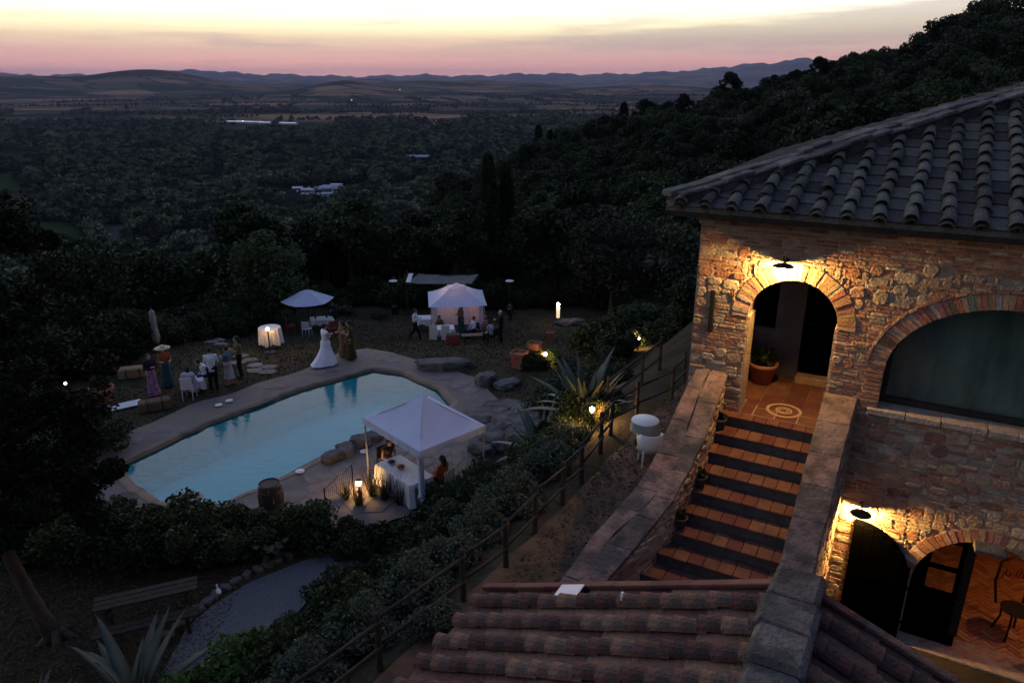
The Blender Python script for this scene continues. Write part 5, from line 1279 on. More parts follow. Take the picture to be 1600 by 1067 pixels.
def lamp_bulb(t,loc,power,r=.06,col=(1,.54,.18)):
    # the glowing globe is itself the light: radiance = power / (pi * area)
    st=power/(math.pi*4*math.pi*r*r); M=mat('lamp_globe_%d'%int(st),(1,.85,.6),emit=col,estr=st)
    m=MB(); m.ball((0,0,0),r,14,10); return link('bulb',m.mesh('bulb',M,True),t,loc)
def garden_lamp(label,x,y,h,power,r=.07,base=True,cap=True):
    t=on('garden_lamp',label,'lamp',x,y,0,'low warm lamps lighting the garden')
    m=MB(); m.tube([(0,0,0),(0,0,h-.1)],.02,8); m.lathe([(.06,0),(.05,.03)],n=12); m.build('post',M_black,t,True)
    m=MB(); m.lathe([(.04,h-.11),(.055,h-.09)],n=12); m.build('socket',M_black,t,True)
    if cap: m=MB(); m.lathe([(.09,h+.10),(.02,h+.14)],n=14); m.build('cap',M_black,t,True)
    # the lamp's light leaves it round the globe
    lamp_bulb(t,(0,0,h),power,r)
    return t
garden_lamp('glowing garden lamp at the foot of the huge agave by the fence',1.98,16.5,.62,120,.055)
garden_lamp('glowing garden lamp half way up the bank beside the bamboo',5.87,32.13,.45,110,.08)
garden_lamp('glowing garden lamp in a shrub beside the terracotta pots',1.42,29.35,.5,60,.07)
garden_lamp('flat glowing garden lamp in the grass in front of the white tent',-4.53,18.95,.28,55,.08)
garden_lamp('tiny distant garden light in the left hand thicket',-17.2,26.0,.55,2,.05)
# lamp on a pole with stone foot
t=on('pole_lamp','star bright lamp on a short pole with stone foot beside the draped table','lamp',-11.0,31.2)
m=MB(); m.tube([(0,0,.06),(0,0,1.05)],.03,8); m.build('pole',M_black,t,True); m=MB(); m.lathe([(.26,0),(.24,.07),(.07,.09)],n=9); m.build('foot',M_rock,t); m=MB(); m.lathe([(.05,1.04),(.08,1.07)],n=10); m.build('socket',M_black,t,True)
lamp_bulb(t,(0,0,1.15),50,.07)
t=on('lantern_column','tall glowing lantern with a white column made to glow at the far right of the lawn','lamp',2.79,42.3)
m=MB(); m.lathe([(.10,.45),(.11,1.1)],n=16); m.build('glowing_column',mat('glowing_white_plinth',(.9,.85,.75),emit=(1,.80,.50),estr=.9),t,True)  # white plinth glows by itself in place of the lamp's light on it
m=MB(); [m.tube([(.2*math.cos(a),.2*math.sin(a),0),(.1*math.cos(a),.1*math.sin(a),.45)],.018,6) for a in (0,2.1,4.2)]; m.build('tripod',M_black,t,True)
lamp_bulb(t,(0,0,1.28),40,.10,(1,.66,.34))
# white tent by the pool
TP=[Vector((-2.50,17.65)),Vector((-4.45,19.78)),Vector((-2.62,21.35)),Vector((-.78,19.25))]
tc_=sum(TP,Vector((0,0)))/4
t=thing('pool_tent','white four legged canopy tent with pointed roof on the near side of the pool','tent',(tc_.x,tc_.y,.05))
TPl=[p-tc_ for p in TP]
for p in TPl:
    m=MB(); m.tube([(p.x*.97,p.y*.97,0),(p.x*.97,p.y*.97,2.05)],.028,8); m.bbox((p.x*.97-.07,p.y*.97-.07,-.03),(p.x*.97+.07,p.y*.97+.07,.01),.004); m.build('leg',M_metalw,t)
m=MB(); n=8; V=[];F=[]; apex=(0,0,2.92)
for s in range(4):
    a,b=TPl[s],TPl[(s+1)%4]
    base=len(V)
    for i in range(n+1):
        for j in range(n+1):
            f=i/n; q=a.lerp(b,j/n); x,y=q.x*(1-f),q.y*(1-f); z=2.05+(2.92-2.05)*f-.10*math.sin(math.pi*f)*1.0-.05*math.sin(math.pi*j/n)*(1-f)*math.sin(math.pi*min(1,f+.2)); V.append((x,y,z))
    for i in range(n):
        for j in range(n): q=base+i*(n+1)+j; F.append((q,q+1,q+n+2,q+n+1))
m.add(V,F); m.build('canopy',M_canvas,t)
m=MB(); V=[];F=[]
for s in range(4):
    a,b=TPl[s],TPl[(s+1)%4]; nn=(b-a).normalized(); o_=Vector((nn.y,-nn.x)); 
    for j in range(24):
        q=a.lerp(b,j/24); wv=.012*math.sin(j*1.9); V+=[(q.x*1.005,q.y*1.005,2.052),((q.x+o_.x*wv)*1.01,(q.y+o_.y*wv)*1.01,1.83+.01*math.sin(j*2.2))]
k=len(V)//2
for i in range(k): F.append((2*i,2*((i+1)%k),2*((i+1)%k)+1,2*i+1))
m.add(V,F); m.build('valance',M_canvas,t)
m=MB(); 
for s in range(4): 
    p=TPl[s]; m.tube([(p.x*.97,p.y*.97,2.0),(0,0,2.85)],.014,6); q=TPl[(s+1)%4]; m.tube([(p.x*.97,p.y*.97,1.98),(q.x*.97,q.y*.97,1.98)],.014,6)
m.build('roof_frame',M_metalw,t)
for s in (0,):
    p=TPl[s]; m=MB(); V=[];F=[]
    for i in range(9):
        for k in range(10): a=k*.628; rr=(.13 if i in (0,8) else .085)*(1+.25*math.sin(a*3)); V.append((p.x*.96+rr*math.cos(a),p.y*.96+rr*math.sin(a),1.9-i*.17))
    for i in range(8):
        for k in range(10): F.append((i*10+k,i*10+(k+1)%10,(i+1)*10+(k+1)%10,(i+1)*10+k))
    m.add(V,F); m.build('tied_curtain',M_canvas,t,True)
# draped tables
def cloth_table(name,label,x,y,rz,lx,ly,h,drop,round_=False,group=None,legs=True):
    t=on(name,label,'table',x,y,rz,group)
    m=MB(); V=[];F=[]; n=40; P=[]
    for k in range(n):
        a=2*math.pi*k/n
        if round_: p=(lx/2*math.cos(a),lx/2*math.sin(a))
        else:
            c_,s_=math.cos(a),math.sin(a); q=1/max(abs(c_)/(lx/2),abs(s_)/(ly/2)); p=(c_*q,s_*q)
        P.append(p)
    for lv,(z,f) in enumerate(((h,.97),(h,1.0),(h-.04,1.02),(h-drop*.5,1.05),(h-drop,1.09))):
        for k,p in enumerate(P):
            w=1+ (.035*math.sin(k*2.6)+.02*math.sin(k*1.1))*(max(0,lv-1)); V.append((p[0]*f*w,p[1]*f*w,z-(.05*math.sin(k*.9)*(lv==4)) ))
    for i in range(4):
        for k in range(n): F.append((i*n+k,i*n+(k+1)%n,(i+1)*n+(k+1)%n,(i+1)*n+k))
    F.append(tuple(range(n-1,-1,-1))); m.add(V,F); m.build('tablecloth',M_cloth,t)
    m=MB(); m.box((-lx*.46,-ly*.46,h-.04),(lx*.46,ly*.46,h-.012)) if not round_ else m.lathe([(lx*.47,h-.04),(lx*.47,h-.012)],n=20); m.build('tabletop',M_wood_d,t)
    if legs:
        for sx in (-1,1):
            for sy in (-1,1):
                m=MB(); m.tube([(sx*lx*.36,sy*ly*.36,0),(sx*lx*.34,sy*ly*.34,h-.04)],.02,6); m.build('leg',M_black,t)
    return t
def prop(name,label,cat,x,y,z,prof,m_,s=1.0,part='neck',prof2=None,m2=None,group=None):
    t=thing(name,label,cat,(x,y,z),0,group,s); m=MB(); m.lathe(prof,n=14); m.build('body',m_,t,True)
    if prof2: m=MB(); m.lathe(prof2,n=12); m.build(part,m2 or m_,t,True)
    return t
cloth_table('tent_table','long table with white cloth to the ground under the pool tent',-3.15,18.9,R(132),1.75,.85,.76,.70)
for i,(dx,dy,l) in enumerate(((-.42,.28,'dark fruit bowl at the far end of the tent table'),(-.1,-.02,'small dish of reddish food in the middle of the tent table'))):
    prop('serving_bowl',l,'bowl',-3.15+dx,18.9+dy+.05,.85,[(.05,0),(.11,.03),(.15,.08),(.14,.085),(.09,.04)],M_metalw,1,'fruit',[(.12,.05),(.09,.10),(.03,.13)],mat('dark_fruit',(.03,.02,.05),(.05,.02,.02),8,.5) if i==0 else M_red)
cloth_table('round_table','white draped round table lit by the pole lamp on the lawn',-11.3,32.3,0,1.0,1.0,1.05,.75,True)
cloth_table('low_table','low table with white cloth between the two seated guests on the left',-12.5,26.45,.4,.8,.7,.55,.35)
cloth_table('buffet_table','small white table with plates under the open umbrella',-11.2,40.9,.2,1.3,.8,.76,.3)
cloth_table('buffet_table','white covered table left of the lit pavilion and behind the walking waiter',-5.0,41.0,.1,1.1,.8,.8,.35)
cloth_table('low_table','white table in front of the lit pavilion between the seated guests',-3.6,37.0,.1,1.0,.8,.7,.4)
for i,(x,y,z,l) in enumerate(((-11.5,40.8,-1.58,'green bottle standing on the umbrella table'),(-10.9,41.0,-1.58,'second green bottle on the right of the umbrella table'))): prop('bottle',l,'bottle',x,y,z+.06,[(.045,0),(.045,.2)],M_green,1.2,'neck',[(.045,.2),(.016,.25),(.016,.32)],M_green)
# open and closed umbrellas
def umbrella(label,x,y,r,h,openness=1.0,sides=6,mat_=M_canvas):
    t=on('parasol',label,'umbrella',x,y,.35)
    m=MB(); m.tube([(0,0,0),(0,0,h)],.025,8); m.build('pole',M_wood_d,t,True); m=MB(); m.lathe([(.25,0),(.25,.05),(.06,.09)],n=16); m.build('base',M_rock,t)
    for k in range(sides):
        a0,a1=2*math.pi*k/sides,2*math.pi*(k+1)/sides; V=[];F=[]
        for i in range(6):
            f=i/5
            for j in range(6):
                g=j/5; x0,y0=math.cos(a0)*(1-g)+math.cos(a1)*g,math.sin(a0)*(1-g)+math.sin(a1)*g; sag=.05*math.sin(math.pi*g)*f
                V.append((x0*r*f,y0*r*f,h-.02-(h*.25)*f**1.15*.9-sag))
        for i in range(5):
            for j in range(5): q=i*6+j; F.append((q,q+1,q+7,q+6))
        m=MB(); m.add(V,F); m.build('canopy_panel',mat_,t)
        m=MB(); m.tube([(math.cos(a0)*r,math.sin(a0)*r,h-.06-h*.225),(0,0,h-.06)],.01,5); m.build('rib',M_wood_d,t)
umbrella('open white six sided parasol standing left of the bride',-11.72,40.3,1.5,2.6)
t=on('closed_parasol','tall furled pale parasol standing among the shrubs on the left','umbrella',-16.35,31.7)
m=MB(); V=[];F=[]; prof=[(.07,.35),(.16,.5),(.19,.75),(.15,1.05),(.11,1.3),(.13,1.55),(.10,1.75),(.12,1.85),(.03,2.0)]
m.lathe(prof,n=18,wob=lambda a,z:1+.16*math.sin(a*6+z*2)); m.build('furled_canopy',mat('faded_canvas',(.30,.28,.27),(.22,.2,.2),4,.9,.4,12),t,True)
m=MB(); m.tube([(0,0,0),(0,0,2.1)],.022,8); m.build('pole',M_wood_d,t,True); m=MB(); m.lathe([(.28,0),(.28,.07),(.06,.1)],n=14); m.build('base',M_rock,t)
# lit pavilion
gx,gy=-3.15,40.0; t=on('pavilion_tent','small white pavilion with glowing pinkish curtains on the far lawn','tent',gx,gy,.12)
cs_=[(-1.45,-1.45),(1.45,-1.45),(1.45,1.45),(-1.45,1.45)]
for a,b in cs_: m=MB(); m.tube([(a,b,0),(a,b,2.15)],.03,7); m.build('leg',M_metalw,t)
for lv,(r0,z0,r1,z1) in enumerate(((1.6,2.1,.42,2.78),(.5,2.80,0.02,3.02))):
    V=[];F=[]
    for s in range(4):
        a,b=Vector(cs_[s])/1.45,Vector(cs_[(s+1)%4])/1.45; base=len(V)
        for i in range(5):
            for j in range(7): f=i/4; q=a.lerp(b,j/6); rr=r0+(r1-r0)*f; V.append((q.x*rr,q.y*rr,z0+(z1-z0)*f-.06*math.sin(math.pi*f)-.05*math.sin(math.pi*j/6)*(1-f)))
        for i in range(4):
            for j in range(6): q=base+i*7+j; F.append((q,q+1,q+8,q+7))
    m=MB(); m.add(V,F); m.build('canopy' if lv==0 else 'roof_vent',M_canvas,t)
def curtain_strip(P0,P1,z0,z1,n=30,amp=.05,f=1.9):
    V=[];F=[]; a,b=Vector(P0),Vector(P1); d=(b-a).normalized()
    for i in range(n+1):
        q=a.lerp(b,i/n); w=amp*math.sin(i*f); V+=[(q.x-d.y*w,q.y+d.x*w,z0),(q.x-d.y*w*.5,q.y+d.x*w*.5,z1)]
    for i in range(n): F.append((2*i,2*i+2,2*i+3,2*i+1))
    m=MB(); m.add(V,F); return m
for a,b in (((-1.42,1.4),(1.42,1.4)),((-1.42,-1.1),(-1.42,1.35)),((1.42,-.2),(1.42,1.35)),((.75,1.2),(1.4,-.9))): curtain_strip(a,b,.06,2.1).build('curtain',M_canvas,t,True)
for a,b in (((-1.4,-1.4),(-1.15,-1.25)),((1.15,-1.35),(1.4,-1.3))): curtain_strip(a,b,.06,2.1,12,.03).build('curtain',M_canvas,t,True)
m=MB(); m.tube([(-.2,.2,2.7),(-.2,.2,2.34)],.008,5); m.build('cord',M_black,t); lamp_bulb(t,(-.2,.2,2.3),34,.04,(1,.42,.22))
# pergola tent behind
t=on('pergola_shelter','long low shelter with sagging pale canvas roof at the back of the lawn','shelter',-4.4,46.1,.05)
PC=[(-2.35,-1.0),(1.75,-1.3),(2.25,1.0),(-1.65,1.35)]
for a,b in PC: m=MB(); m.tube([(a,b,0),(a,b,2.2)],.05,7); m.build('post',M_post,t)
V=[];F=[]; n=10
for i in range(n+1):
    for j in range(n+1):
        f,g=i/n,j/n; p=Vector(PC[0]).lerp(Vector(PC[1]),f).lerp(Vector(PC[3]).lerp(Vector(PC[2]),f),g); V.append((p.x,p.y,2.28-.12*math.sin(math.pi*f)+.03*math.sin(f*17+g*3)))
for i in range(n):
    for j in range(n): q=i*(n+1)+j; F.append((q,q+1,q+n+2,q+n+1))
m=MB(); m.add(V,F); m.build('canvas_roof',mat('greyed_canvas',(.17,.16,.15),(.11,.11,.10),3,.9,.3,8),t)
m=MB(); [m.tube([(*PC[s],2.2),(*PC[(s+1)%4],2.2)],.04,6) for s in range(4)]; m.build('beam',M_post,t)
m=MB(); m.bbox((-2.4,-.95,2.29),(-2.1,1.3,2.32),.01); m.build('white_edge_board',M_white,t)
for i,(x,y,l) in enumerate(((-7.6,45.4,'dark patio heater with pale disc left of the pergola shelter'),(-.15,45.3,'dark patio heater with pale disc right of the pergola shelter'))):
    t=on('patio_heater',l,'heater',x,y,0,'patio heaters at the back of the lawn'); m=MB(); m.lathe([(.22,0),(.22,.55),(.12,.62),(.04,.64)],n=14); m.build('gas_housing',M_black,t); m=MB(); m.tube([(0,0,.6),(0,0,1.95)],.03,8); m.build('pole',M_black,t,True); m=MB(); m.lathe([(.09,1.95),(.10,2.2)],n=12); m.build('burner',M_black,t); m=MB(); m.lathe([(.27,2.22),(.26,2.25),(.05,2.31)],n=20); m.build('reflector',M_white,t)
t=on('garden_swing_frame','dark angular metal frame standing in the left hand thicket','frame',-18.6,33.4,.1)
for a in (-.65,.65): m=MB(); m.tube([(a,-.5,0),(a,0,1.75)],.03,6); m.tube([(a,.5,0),(a,0,1.75)],.03,6); m.build('leg',M_post,t)
m=MB(); m.tube([(-.8,0,1.77),(.8,0,1.77)],.035,6); m.build('top_rail',M_post,t)
# chairs
def folding_chair(label,x,y,rz,m_,group='chairs of the guests on the lawn',cover=False):
    t=on('garden_chair',label,'chair',x,y,rz,group)
    m=MB(); m.bbox((-.22,-.2,.43),(.22,.22,.47),.012); m.build('seat',m_,t)
    m=MB(); m.bbox((-.22,-.24,.52 if not cover else .1),(.22,-.20,.92),.015); m.build('backrest',m_,t)
    for sx in (-.19,.19):
        m=MB(); m.tube([(sx,.2,0),(sx,.17,.43)],.017,6); m.build('leg',m_,t); m=MB(); m.tube([(sx,-.26,0),(sx,-.21,.92)],.017,6); m.build('leg',m_,t)
    return t
# round terrace table and tub chair by the parapet
t=thing('terrace_table','small round pedestal table with a pale drum shaped cloth beside the stair parapet','table',(*W(-4.58,-2.94)[:2],3.64),.2)
m=MB(); m.lathe([(.30,.72),(.31,.742),(.30,.755)],n=28); m.build('tabletop',M_white,t,True); m=MB(); m.lathe([(.305,.735),(.315,.6),(.325,.50)],n=28,cap=False,wob=lambda a,z:1+(.74-z)*.12*math.sin(a*9)); m.build('tablecloth',mat('pale_grey_cloth',(.28,.30,.28),(.22,.24,.23),4,.9,.2,10),t,True)
m=MB(); m.tube([(0,0,.03),(0,0,.72)],.03,8); m.lathe([(.2,0),(.19,.03),(.04,.06)],n=16); m.build('pedestal',M_black,t,True)
t=thing('tub_chair','cream resin tub chair with tapering legs below the round terrace table','chair',(*W(-4.27,-2.38)[:2],3.64),R(150)+.6+math.pi)
V=[];F=[];n=20
for i in range(n+1):
    a=R(-20)+R(220)*i/n; top=.78 if R(20)<a<R(160) else .70
    for rr,z in ((.24,.30),(.27,.5),(.29,top),(.27,top),(.25,.5),(.22,.33)): V.append((rr*math.cos(a),-rr*math.sin(a)*.95,z))
for i in range(n):
    for k in range(6): F.append((6*i+k,6*i+(k+1)%6,6*i+6+(k+1)%6,6*i+6+k))
m=MB(); m.add(V,F); m.build('backrest',M_plastic,t,True); m=MB(); m.lathe([(.22,.36),(.225,.42),(.20,.43)],n=20); m.build('seat',mat('dark_cushion',(.03,.028,.03),(.02,.02,.02),5,.9),t,True)
for sx in (-.17,.17):
    for sy in (-.17,.15): m=MB(); m.tube([(sx*1.15,sy*1.15,0),(sx,sy,.40)],[.014,.03],7); m.build('leg',M_plastic,t)
# black wrought iron chair at the right edge
t=thing('iron_chair','black wrought iron chair with curled back in the brick floored doorway at the right','chair',(*W(2.43,-.98)[:2],2.96),RZ+3.6,None,1.08)
m=MB(); m.lathe([(.2,.45),(.21,.47)],n=18); m.build('seat',M_black,t)
for a in (.78,2.36,3.93,5.5): m=MB(); m.tube([(.24*math.cos(a),.24*math.sin(a),0),(.17*math.cos(a),.17*math.sin(a),.25),(.18*math.cos(a),.18*math.sin(a),.45)],.016,7); m.build('leg',M_black,t,True)
m=MB(); m.tube([(-.2,-.17,.45),(-.25,-.22,.8),(-.2,-.26,1.12),(0,-.27,1.2),(.2,-.26,1.12),(.25,-.22,.8),(.2,-.17,.45)],.02,7); m.build('backrest',M_black,t,True)
for s in (-1,1): m=MB(); P=[(s*(.09+.07*math.cos(q)*(1-q/9)),-.235,.85+.12*math.sin(q)*(1-q/9)+.02*q) for q in np.linspace(0,7,18)]; m.tube(P,.011,5); m.build('scroll',mat('red_iron',(.16,.02,.02),(.12,.02,.02),4,.5),t,True)
# barrel
t=on('wine_barrel','upright old oak wine barrel on the paving at the near edge of the pool','barrel',-6.75,17.85)
bp=[(.27,0),(.31,.12),(.345,.32),(.355,.47),(.345,.62),(.31,.82),(.27,.94)]
for k in range(18):
    a0,a1=2*math.pi*k/18+.012,2*math.pi*(k+1)/18-.012; V=[];F=[]
    for r_,z in bp: V+=[(r_*math.cos(a0),r_*math.sin(a0),z),(r_*1.006*math.cos((a0+a1)/2),r_*1.006*math.sin((a0+a1)/2),z),(r_*math.cos(a1),r_*math.sin(a1),z)]
    for i in range(6): F+=[(3*i,3*i+1,3*i+4,3*i+3),(3*i+1,3*i+2,3*i+5,3*i+4)]
    m=MB(); m.add(V,F); m.build('stave',M_barrel,t)
for z,r_ in ((.05,.295),(.24,.34),(.70,.34),(.88,.295)): m=MB(); annulus(m,(0,0),r_-.01,r_+.006,z,z+.045,24); m.build('hoop',M_hoop,t)
m=MB(); m.lathe([(.262,.90),(.262,.915)],n=24); m.lathe([(.255,.02),(.255,.03)],n=20); m.build('lid',M_barrel,t)
# pots
def pot(label,x,y,s,z=None,plant=None,square=False,m_=None,group=None):
    t=on('terracotta_pot' if not m_ else 'flower_pot',label,'plant pot',x,y,random.random(),group,s)
    if z is not None: t.location.z=z
    m=MB(); m.lathe([(.20,0),(.27,.36),(.31,.38),(.31,.45),(.27,.45),(.25,.38)] if not square else [(.26,0),(.32,.48),(.35,.49),(.35,.56),(.31,.56),(.29,.48)],n=20 if not square else 4,cap=True); m.build('vessel',m_ or M_terrap,t,not square)
    m=MB(); m.lathe([(.25,.38),(.1,.40)],n=14); m.build('soil',M_bark,t)
    if plant: 
        c=blob(260,(0,0,.6),.26,.2,.8); link('foliage',quads_mesh('foliage',leaf_quads(c,.07),plant),t)
    return t
pot('square terracotta pot in front of the darker one right of the pavilion guests',.3,29.1,1.25,square=True); pot('darker square terracotta pot close behind the brighter one',1.0,30.6,1.15,square=True)
pot('wide terracotta pot with a pale plant at the left of the white slab',-15.5,25.4,1.45,plant=M_leafs)
pot('round terracotta pot far behind the pavilion guests on the right',2.0,36.2,.9,square=True)
bp_=pot('large terracotta pot with a leafy plant just inside the lit loggia',*W(-2.0,-1.5)[:2],.85,z=FZ+.01,plant=M_leafs)
for k,(st,l) in enumerate(((1,'small dark pot on the third stair from the top'),(4,'small dark pot on the left of the middle stairs'),(6,'low dark plant pot on the left of the lower stairs'))):
    w_=.02+.20+TR*(st-.5); p=W(-2.28-(.30*max(0,st-4)/8),w_)
    t=thing('flower_pot',l,'plant pot',(p[0],p[1],FZ-RI*st+.004),0,None,.42); m=MB(); m.lathe([(.18,0),(.25,.36),(.28,.38),(.28,.44),(.24,.44),(.22,.36)],n=16); m.build('vessel',M_riser,t,True); link('foliage',quads_mesh('foliage',leaf_quads(blob(150,(0,0,.55),.25,.2,.8),.08),M_leafd),t)
# rocks
def rock(label,x,y,sx,sy,sz,rz=0,group=None,seed=0,dz=0):
    V=[];F=[]; bm=bmesh.new(); bmesh.ops.create_icosphere(bm,subdivisions=3,radius=1)
    for v in bm.verts:
        n=v.co.normalized(); q=1+.22*noise.noise(n*1.6+Vector((seed*3.1,0,0)))+.12*noise.noise(n*4+Vector((0,seed,0)))
        v.co=n*q; v.co.x=round(v.co.x*5)/5*.35+v.co.x*.65; v.co.z=max(-.4,v.co.z); v.co.z=min(v.co.z,.62+.1*noise.noise(n*3)); v.co.x*=sx;v.co.y*=sy;v.co.z*=sz
    me=bpy.data.meshes.new('rock'); bm.to_mesh(me); bm.free(); me.materials.append(M_rock); o=link('rock',me,None,(x,y,G(x,y)+sz*.3+dz),(0,0,rz)); tag(o,label,'rock',group); return o
rock('long flat topped pale boulder at the far right corner of the pool',-2.9,29.0,1.35,.55,.42,.05,seed=1)
rock('small upright boulder where the paving ends right of the pool',-1.0,27.2,.5,.4,.55,.3,seed=2)
rock('pale flat rock next to the small upright boulder',-.2,27.0,.6,.45,.3,.6,seed=8)
for i,(x,y,a,b,c) in enumerate(((-.9,23.6,1.0,.8,.55),(.1,23.0,1.0,.85,.7),(-.5,22.3,.9,.7,.5),(.7,23.9,1.0,.8,.5),(-.3,24.6,.8,.6,.4),(.4,22.0,.8,.7,.7),(-1.0,21.6,.55,.5,.35),(1.0,22.6,.8,.7,.7))): rock('dark boulder of the tumbled rockery between the pool tent and the agave',x,y,a,b,c,i*.8,'rockery boulders right of the pool',seed=10+i)
for i,(x,y,a,b,c) in enumerate(((-5.75,20.95,.42,.3,.35),(-5.45,21.45,.45,.35,.32),(-5.1,21.95,.42,.3,.38),(-4.75,22.35,.4,.34,.3))): rock(['first dark rock at the near pool edge left of the tent','second rock from the left at the near pool edge','third rock from the left at the near pool edge','rock nearest the tent at the pool edge'][i],x,y,a,b,c,.8+i,'rocks along the near pool edge',seed=30+i)
for i in range(15):
    f=i/14; P=[(-7.45,12.9),(-7.15,13.7),(-6.85,14.4),(-6.35,15.1),(-5.8,15.65),(-5.2,16.1)]; q=f*(len(P)-1); k=min(int(q),len(P)-2); x=P[k][0]+(P[k+1][0]-P[k][0])*(q-k); y=P[k][1]+(P[k+1][1]-P[k][1])*(q-k)
    rock('rounded edging stone along the left side of the gravel path',x-.12,y+.1,.17,.12,.13,i,'edging stones of the gravel path',seed=50+i)
M_flag=mat('lawn_flagstone',(.20,.185,.165),(.13,.12,.11),4,.9,.5,20,rand=.2)
for i,(px_,py_) in enumerate([(-16.9,38.2),(-16.1,37.3),(-15.4,36.2),(-16.3,36.0),(-15.2,34.9),(-14.3,33.8),(-12.1,30.6),(-11.5,30.0),(-11.9,29.6),(-11.0,29.3),(-10.9,28.7),(-10.3,28.5),(-10.4,29.1)]):
    n=7; P=[(.42*random.uniform(.7,1.15)*math.cos(a),.32*random.uniform(.7,1.15)*math.sin(a)) for a in np.arange(n)*2*math.pi/n]; m=MB(); m.add([(a,b,-.03) for a,b in P]+[(a*.95,b*.95,.035) for a,b in P],[(k,(k+1)%n,n+(k+1)%n,n+k) for k in range(n)]+[tuple(range(n,2*n))])
    o=link('stepping_stone',m.mesh('stepping_stone',M_flag),None,(px_,py_,G(px_,py_)+.03),(0,0,random.uniform(-.4,.4))); tag(o,'flat stepping stone in the far lawn beyond the left guests' if i<6 else 'flat stepping stone in the lawn close to the pool paving','paving stone','far stepping stones in the lawn' if i<6 else 'near stepping stones in the lawn')
for i,(x,y,l) in enumerate(((-11.0,25.05,'first small pale pad on the paving at the left pool edge'),(-10.75,25.45,'second small pale pad on the paving at the left pool edge'),(-6.6,20.1,'small white round cover on the paving right of the barrel'),(-4.85,21.4,'white float lying on the paving beside the tent leg'))):
    o=prop('skimmer_cover',l,'cover',x,y,.10,[(.14,0),(.14,.015),(.12,.025)],M_white,1,'lid',[(.05,.025),(.045,.035)])
# hay bales, slab, bench
for i,(x,y,rz,l) in enumerate(((-15.6,28.0,.3,'straw bale standing on the left of the lawn behind the guests'),(-13.25,24.8,.5,'brown straw bale on the lawn at the feet of the woman in purple'))):
    t=on('straw_bale',l,'straw bale',x,y,rz); m=MB(); m.bbox((-.55,-.25,0),(.55,.25,.42),.05,.02); m.build('straw',M_straw if i==0 else mat('brown_straw',(.17,.11,.07),(.1,.07,.05),14,.95,1.0,40),t); m=MB(); 
    for a in (-.25,.25): m.bbox((a-.01,-.262,-.005),(a+.01,.262,.432),.003)
    m.build('twine',M_post,t)
t=on('low_platform','white board platform lying flat on the lawn at the left','board',-14.75,24.9,R(35)); 
for k in range(4): m=MB(); m.bbox((-.85,-.28+k*.142,.05),(.85,-.145+k*.142,.08),.005); m.build('plank',M_white,t)
m=MB(); m.box((-.8,-.25,0),(-.72,.25,.05)); m.box((.72,-.25,0),(.8,.25,.05)); m.build('runner',M_post,t)
t=on('wooden_bench','long dark wooden bench with table boards below the hedge','bench',-8.05,13.25,R(22))
for k,(y,z) in enumerate(((0,.72),(.17,.72),(.34,.72),(-.55,.43),(-.38,.43))): m=MB(); m.bbox((-1.05,y,z),(1.05,y+.155,z+.04),.008,.004); m.build('plank',M_post,t)
for sx in (-.8,.8): m=MB(); m.bbox((sx-.04,.0,0),(sx+.04,.09,.72),.008); m.bbox((sx-.04,.36,0),(sx+.04,.45,.72),.008); m.bbox((sx-.04,-.55,0),(sx+.04,-.47,.43),.008); m.bbox((sx-.04,-.5,.36),(sx+.04,.4,.42),.008); m.build('leg',M_post,t)
t=on('bird_ornament','small white bird shaped ornament beside the stone edged path','ornament',-6.95,14.35,.6,None,.7); m=MB(); m.ball((0,0,.16),(.09,.15,.10),12,8); m.tube([(0,.11,.2),(0,.15,.30),(0,.19,.34)],[.04,.025,.03],8); m.build('body',M_white,t,True); m=MB(); m.tube([(0,-.1,.2),(0,-.26,.25)],[.05,.012],7); m.build('tail',M_white,t,True); m=MB(); m.tube([(.03,0,0),(.03,0,.1)],.008,5); m.tube([(-.03,0,0),(-.03,0,.1)],.008,5); m.build('legs',M_black,t)
for i,(x,y,l) in enumerate(((-8.85,17.4,'small round grey table top showing over the hedge below the pool'),(-10.6,17.35,'dark round garden table top half hidden by the hedge'))):
    t=on('round_garden_table',l,'table',x,y); m=MB(); m.lathe([(.38,.70),(.39,.715),(.38,.73)],n=26); m.build('tabletop',M_hoop if i==0 else M_riser,t); m=MB(); m.tube([(0,0,0),(0,0,.7)],.03,8); m.build('pedestal',M_black,t); m=MB(); m.lathe([(.22,0),(.2,.03)],n=14); m.build('foot',M_black,t)
t=on('metal_handrail','thin metal handrail with a mesh panel at the near pool corner by the lamp','railing',-5.05,17.2,0)
m=MB(); m.tube([(0,0,0),(0,0,1.15)],.022,7); m.build('post',M_post,t); m=MB(); m.tube([(.42,1.5,0),(.42,1.5,1.05)],.018,7); m.build('post',M_post,t); m=MB(); m.tube([(0,0,1.13),(.42,1.5,1.04)],.018,7); m.tube([(0,0,.25),(.42,1.5,.25)],.01,5); m.build('rail',M_hoop,t)
m=MB(); [m.tube([(.42*q,1.5*q,.25),(.42*q,1.5*q,1.12-.08*q)],.004,4) for q in np.linspace(.06,.94,14)]; m.build('mesh_infill',M_post,t)
rock('pale flat stone at the foot of the metal handrail',-5.05,16.35,.28,.2,.2,.3,seed=77,dz=.25)
rock('low pale boulder beside the tall lantern at the far right of the lawn',3.6,42.4,1.0,.5,.35,.1,seed=78)
